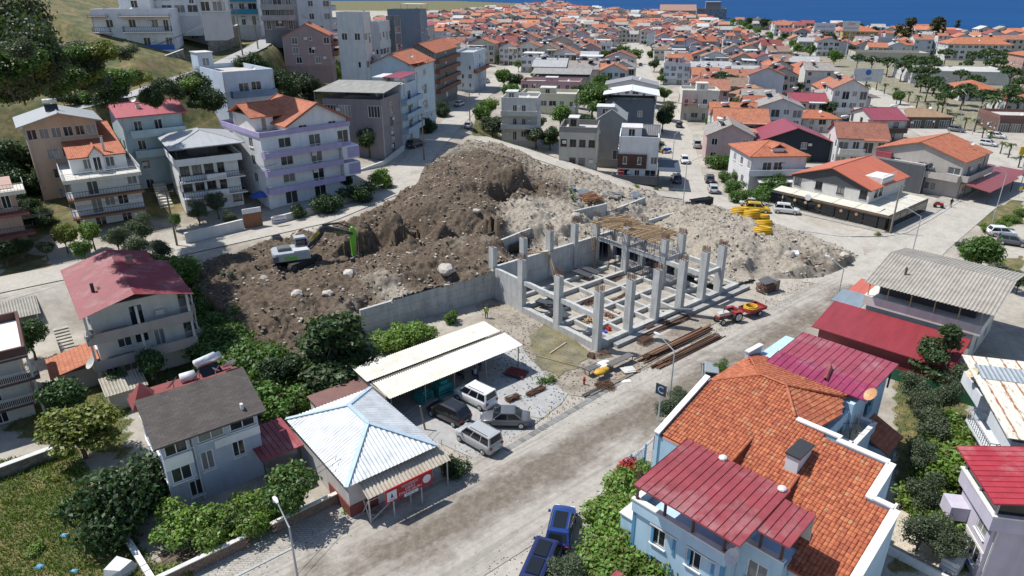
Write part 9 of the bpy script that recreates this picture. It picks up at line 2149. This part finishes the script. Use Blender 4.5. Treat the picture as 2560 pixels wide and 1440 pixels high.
# billboards on the boulevard
def billboard(label, at, w, h, z, col, post, txt, tc, deg=-15):
 r_=thing('billboard',label,'billboard',at,math.radians(deg)); MB().box(-w/2,w/2,-.2,.2,z,z+h).build('panel','paint',r_,col); MB().cyl((0,.1,0),(0,.1,z),.35,.3,10).build('post','paint',r_,post)
 for i,(t,s_,dz) in enumerate(txt): text_obj(t,s_,r_,(0,-.22,z+h*dz),(math.pi/2,0,0),tc[i])
 return r_
billboard('wide white billboard on a red post by the boulevard',(*P(2052,130),0),12,4.2,13,(.6,.62,.64),(.5,.03,.03),[('medical + DO',1.7,.5)],[(.05,.1,.3)]); billboard('white double-line store sign on a tall grey post',(*P(2113,148),0),8.5,5.2,15,(.6,.6,.6),(.4,.42,.44),[('Özel',1.9,.72),('MAĞAZALAR',1.15,.28)],[(.5,.05,.05),(.5,.05,.05)]); bb=billboard('white billboard with blue globe emblem behind the orange terraces',(*P(2160,238),0),10,4.6,5,(.58,.60,.60),(.3,.3,.3),[('...son',1.3,.25)],[(.04,.12,.4)]); MB().cyl((0,-.26,8.2),(0,-.2,8.2),1.0,1.0,20).build('globe_emblem','paint',bb,(.03,.14,.42))
ys=billboard('yellow road sign board at the right picture edge',(*P(2555,440),0),3.5,1.6,4.5,(.55,.38,.01),(.4,.4,.4),[],[]); cp=thing('pedestrian_sign','yellow crossing sign with blue disc on the right street','traffic sign',(*P(2546,495),0),.3); MB().cyl((0,0,0),(0,0,2.6),.04,.04,6).build('post','paint',cp,(.5,.5,.5)); MB().box(-.35,.35,-.03,.03,1.5,2.2).build('yellow_plate','paint',cp,(.6,.45,.01)); MB().cyl((0,-.03,2.55),(0,.03,2.55),.3,.3,16).build('blue_disc','paint',cp,(.03,.15,.5))
# people: one continuous skinned body each, clothes as children
def person(at, deg, label, top, legs, skin=(.32,.2,.14), pose='stand', vest=None, hat=None):
 r_=thing('person',label,'person',at,math.radians(deg)); b_={'stand':dict(hip=.92,lean=0,kn=(.05,.48),ft=(0,.05)),'crouch':dict(hip=.5,lean=.35,kn=(.42,.5),ft=(.05,.05)),'sit':dict(hip=.5,lean=.05,kn=(.42,.48),ft=(.42,.05))}[pose]
 h=b_['hip']; le=b_['lean']; V_=[(0,0,h),(le*.5,0,h+.28),(le,0,h+.5),(le*1.1,0,h+.6),(le*1.15+.02,0,h+.76)]; R=[.13,.13,.12,.06,.1]; E_=[(0,1),(1,2),(2,3),(3,4)]
 for s_ in (-1,1):
  i=len(V_); V_+=[(0,s_*.09,h-.04),(b_['kn'][0],s_*.11,b_['kn'][1]),(b_['ft'][0],s_*.12,b_['ft'][1]),(b_['ft'][0]+.18,s_*.13,.03)]; R+=[.095,.07,.05,.045]; E_+=[(0,i),(i,i+1),(i+1,i+2),(i+2,i+3)]
  j=len(V_); V_+=[(le,s_*.19,h+.47),(le+.06,s_*.26,h+.2),(le+.25,s_*.22,h+.05)]; R+=[.06,.045,.035]; E_+=[(2,j),(j,j+1),(j+1,j+2)]
 me=bpy.data.meshes.new('body'); me.from_pydata(V_,E_,[]); me.materials.append(MATS['paint']); o=obj('body',me,r_,legs); md=o.modifiers.new('skin','SKIN'); me.skin_vertices.new() if not me.skin_vertices else None
 for v,rr in zip(me.skin_vertices[0].data,R): v.radius=(rr,rr)
 me.skin_vertices[0].data[0].use_root=True; o.modifiers.new('sub','SUBSURF').levels=1; o.modifiers['sub'].render_levels=1
 MB().loft([[(le*.0+.155*math.cos(a*math.pi/5),.19*math.sin(a*math.pi/5),h+.02) for a in range(10)],[(le*.55+.165*math.cos(a*math.pi/5),.21*math.sin(a*math.pi/5),h+.3) for a in range(10)],[(le+.14*math.cos(a*math.pi/5),.23*math.sin(a*math.pi/5),h+.5) for a in range(10)],[(le+.08*math.cos(a*math.pi/5),.1*math.sin(a*math.pi/5),h+.57) for a in range(10)]]).build('vest' if vest else 'shirt','paint',r_,vest or top)
 MB().ball((le*1.15+.02,0,h+.74),.095,.085,.12,10,8).ball((le*1.15+.11,0,h+.73),.025,.02,.03,6,5).build('head','paint',r_,skin); MB().ball((le*1.15-.005,0,h+.78),.105,.095,.11,10,8).build('hair','paint',r_,hat or (.02,.016,.014)); return r_
HV=(.35,.62,.03)
def pat_(x,y,z): X,Y=P(x,y,z); return (X,Y,z)
person(G(1427,489),-60,'worker in hi-vis green vest standing by the panel stack',(.1,.1,.1),(.05,.06,.08),vest=HV); person(G(1430,500),-90,'worker in hi-vis green vest crouching in front of his colleague',(.1,.1,.1),(.05,.06,.08),pose='crouch',vest=HV); person(G(1216,796),-70,'worker in hi-vis vest standing at the foot of the retaining wall',(.1,.1,.1),(.03,.035,.05),vest=HV)
person(pat_(1152,945,.06),-60,'seated person in dark clothes under the open shed',(.05,.06,.04),(.05,.05,.06),pose='sit'); person(pat_(1187,945,.06),-50,'seated person in pale blue shirt under the open shed',(.45,.5,.6),(.05,.05,.08),pose='sit'); person(pat_(1200,925,.06),-50,'person in blue shirt standing deep under the open shed',(.05,.1,.3),(.05,.05,.06)); person(pat_(2376,518,.1),-100,'person in black standing on the pavement by the quad bike',(.02,.02,.02),(.03,.03,.03)); person(pat_(2394,503,.1),-100,'person in dark clothes walking near the charcoal shop',(.06,.05,.05),(.03,.03,.04))
for x,y,lb in ((1150,948,'dark plastic chair under the open shed, left'),(1187,948,'dark plastic chair under the open shed, right')):
 c_=thing('plastic_chair',lb,'chair',pat_(x,y-3,.06),math.radians(-55)); MB().box(-.22,.22,-.22,.22,.4,.44).build('seat','paint',c_,(.05,.05,.05)); MB().box(-.24,-.2,-.22,.22,.44,.85).build('backrest','paint',c_,(.05,.05,.05))
 for sx in (-.2,.2):
  for sy in (-.2,.2): MB().box(sx-.02,sx+.02,sy-.02,sy+.02,0,.4).build('leg','paint',c_,(.05,.05,.05))
wall_run('rough stone boundary wall at the top of the grass field',[W3(-60,1215,0),W3(0,1195,0),W3(175,1130,0)],1.0,(.26,.22,.18),'masonry',.4)
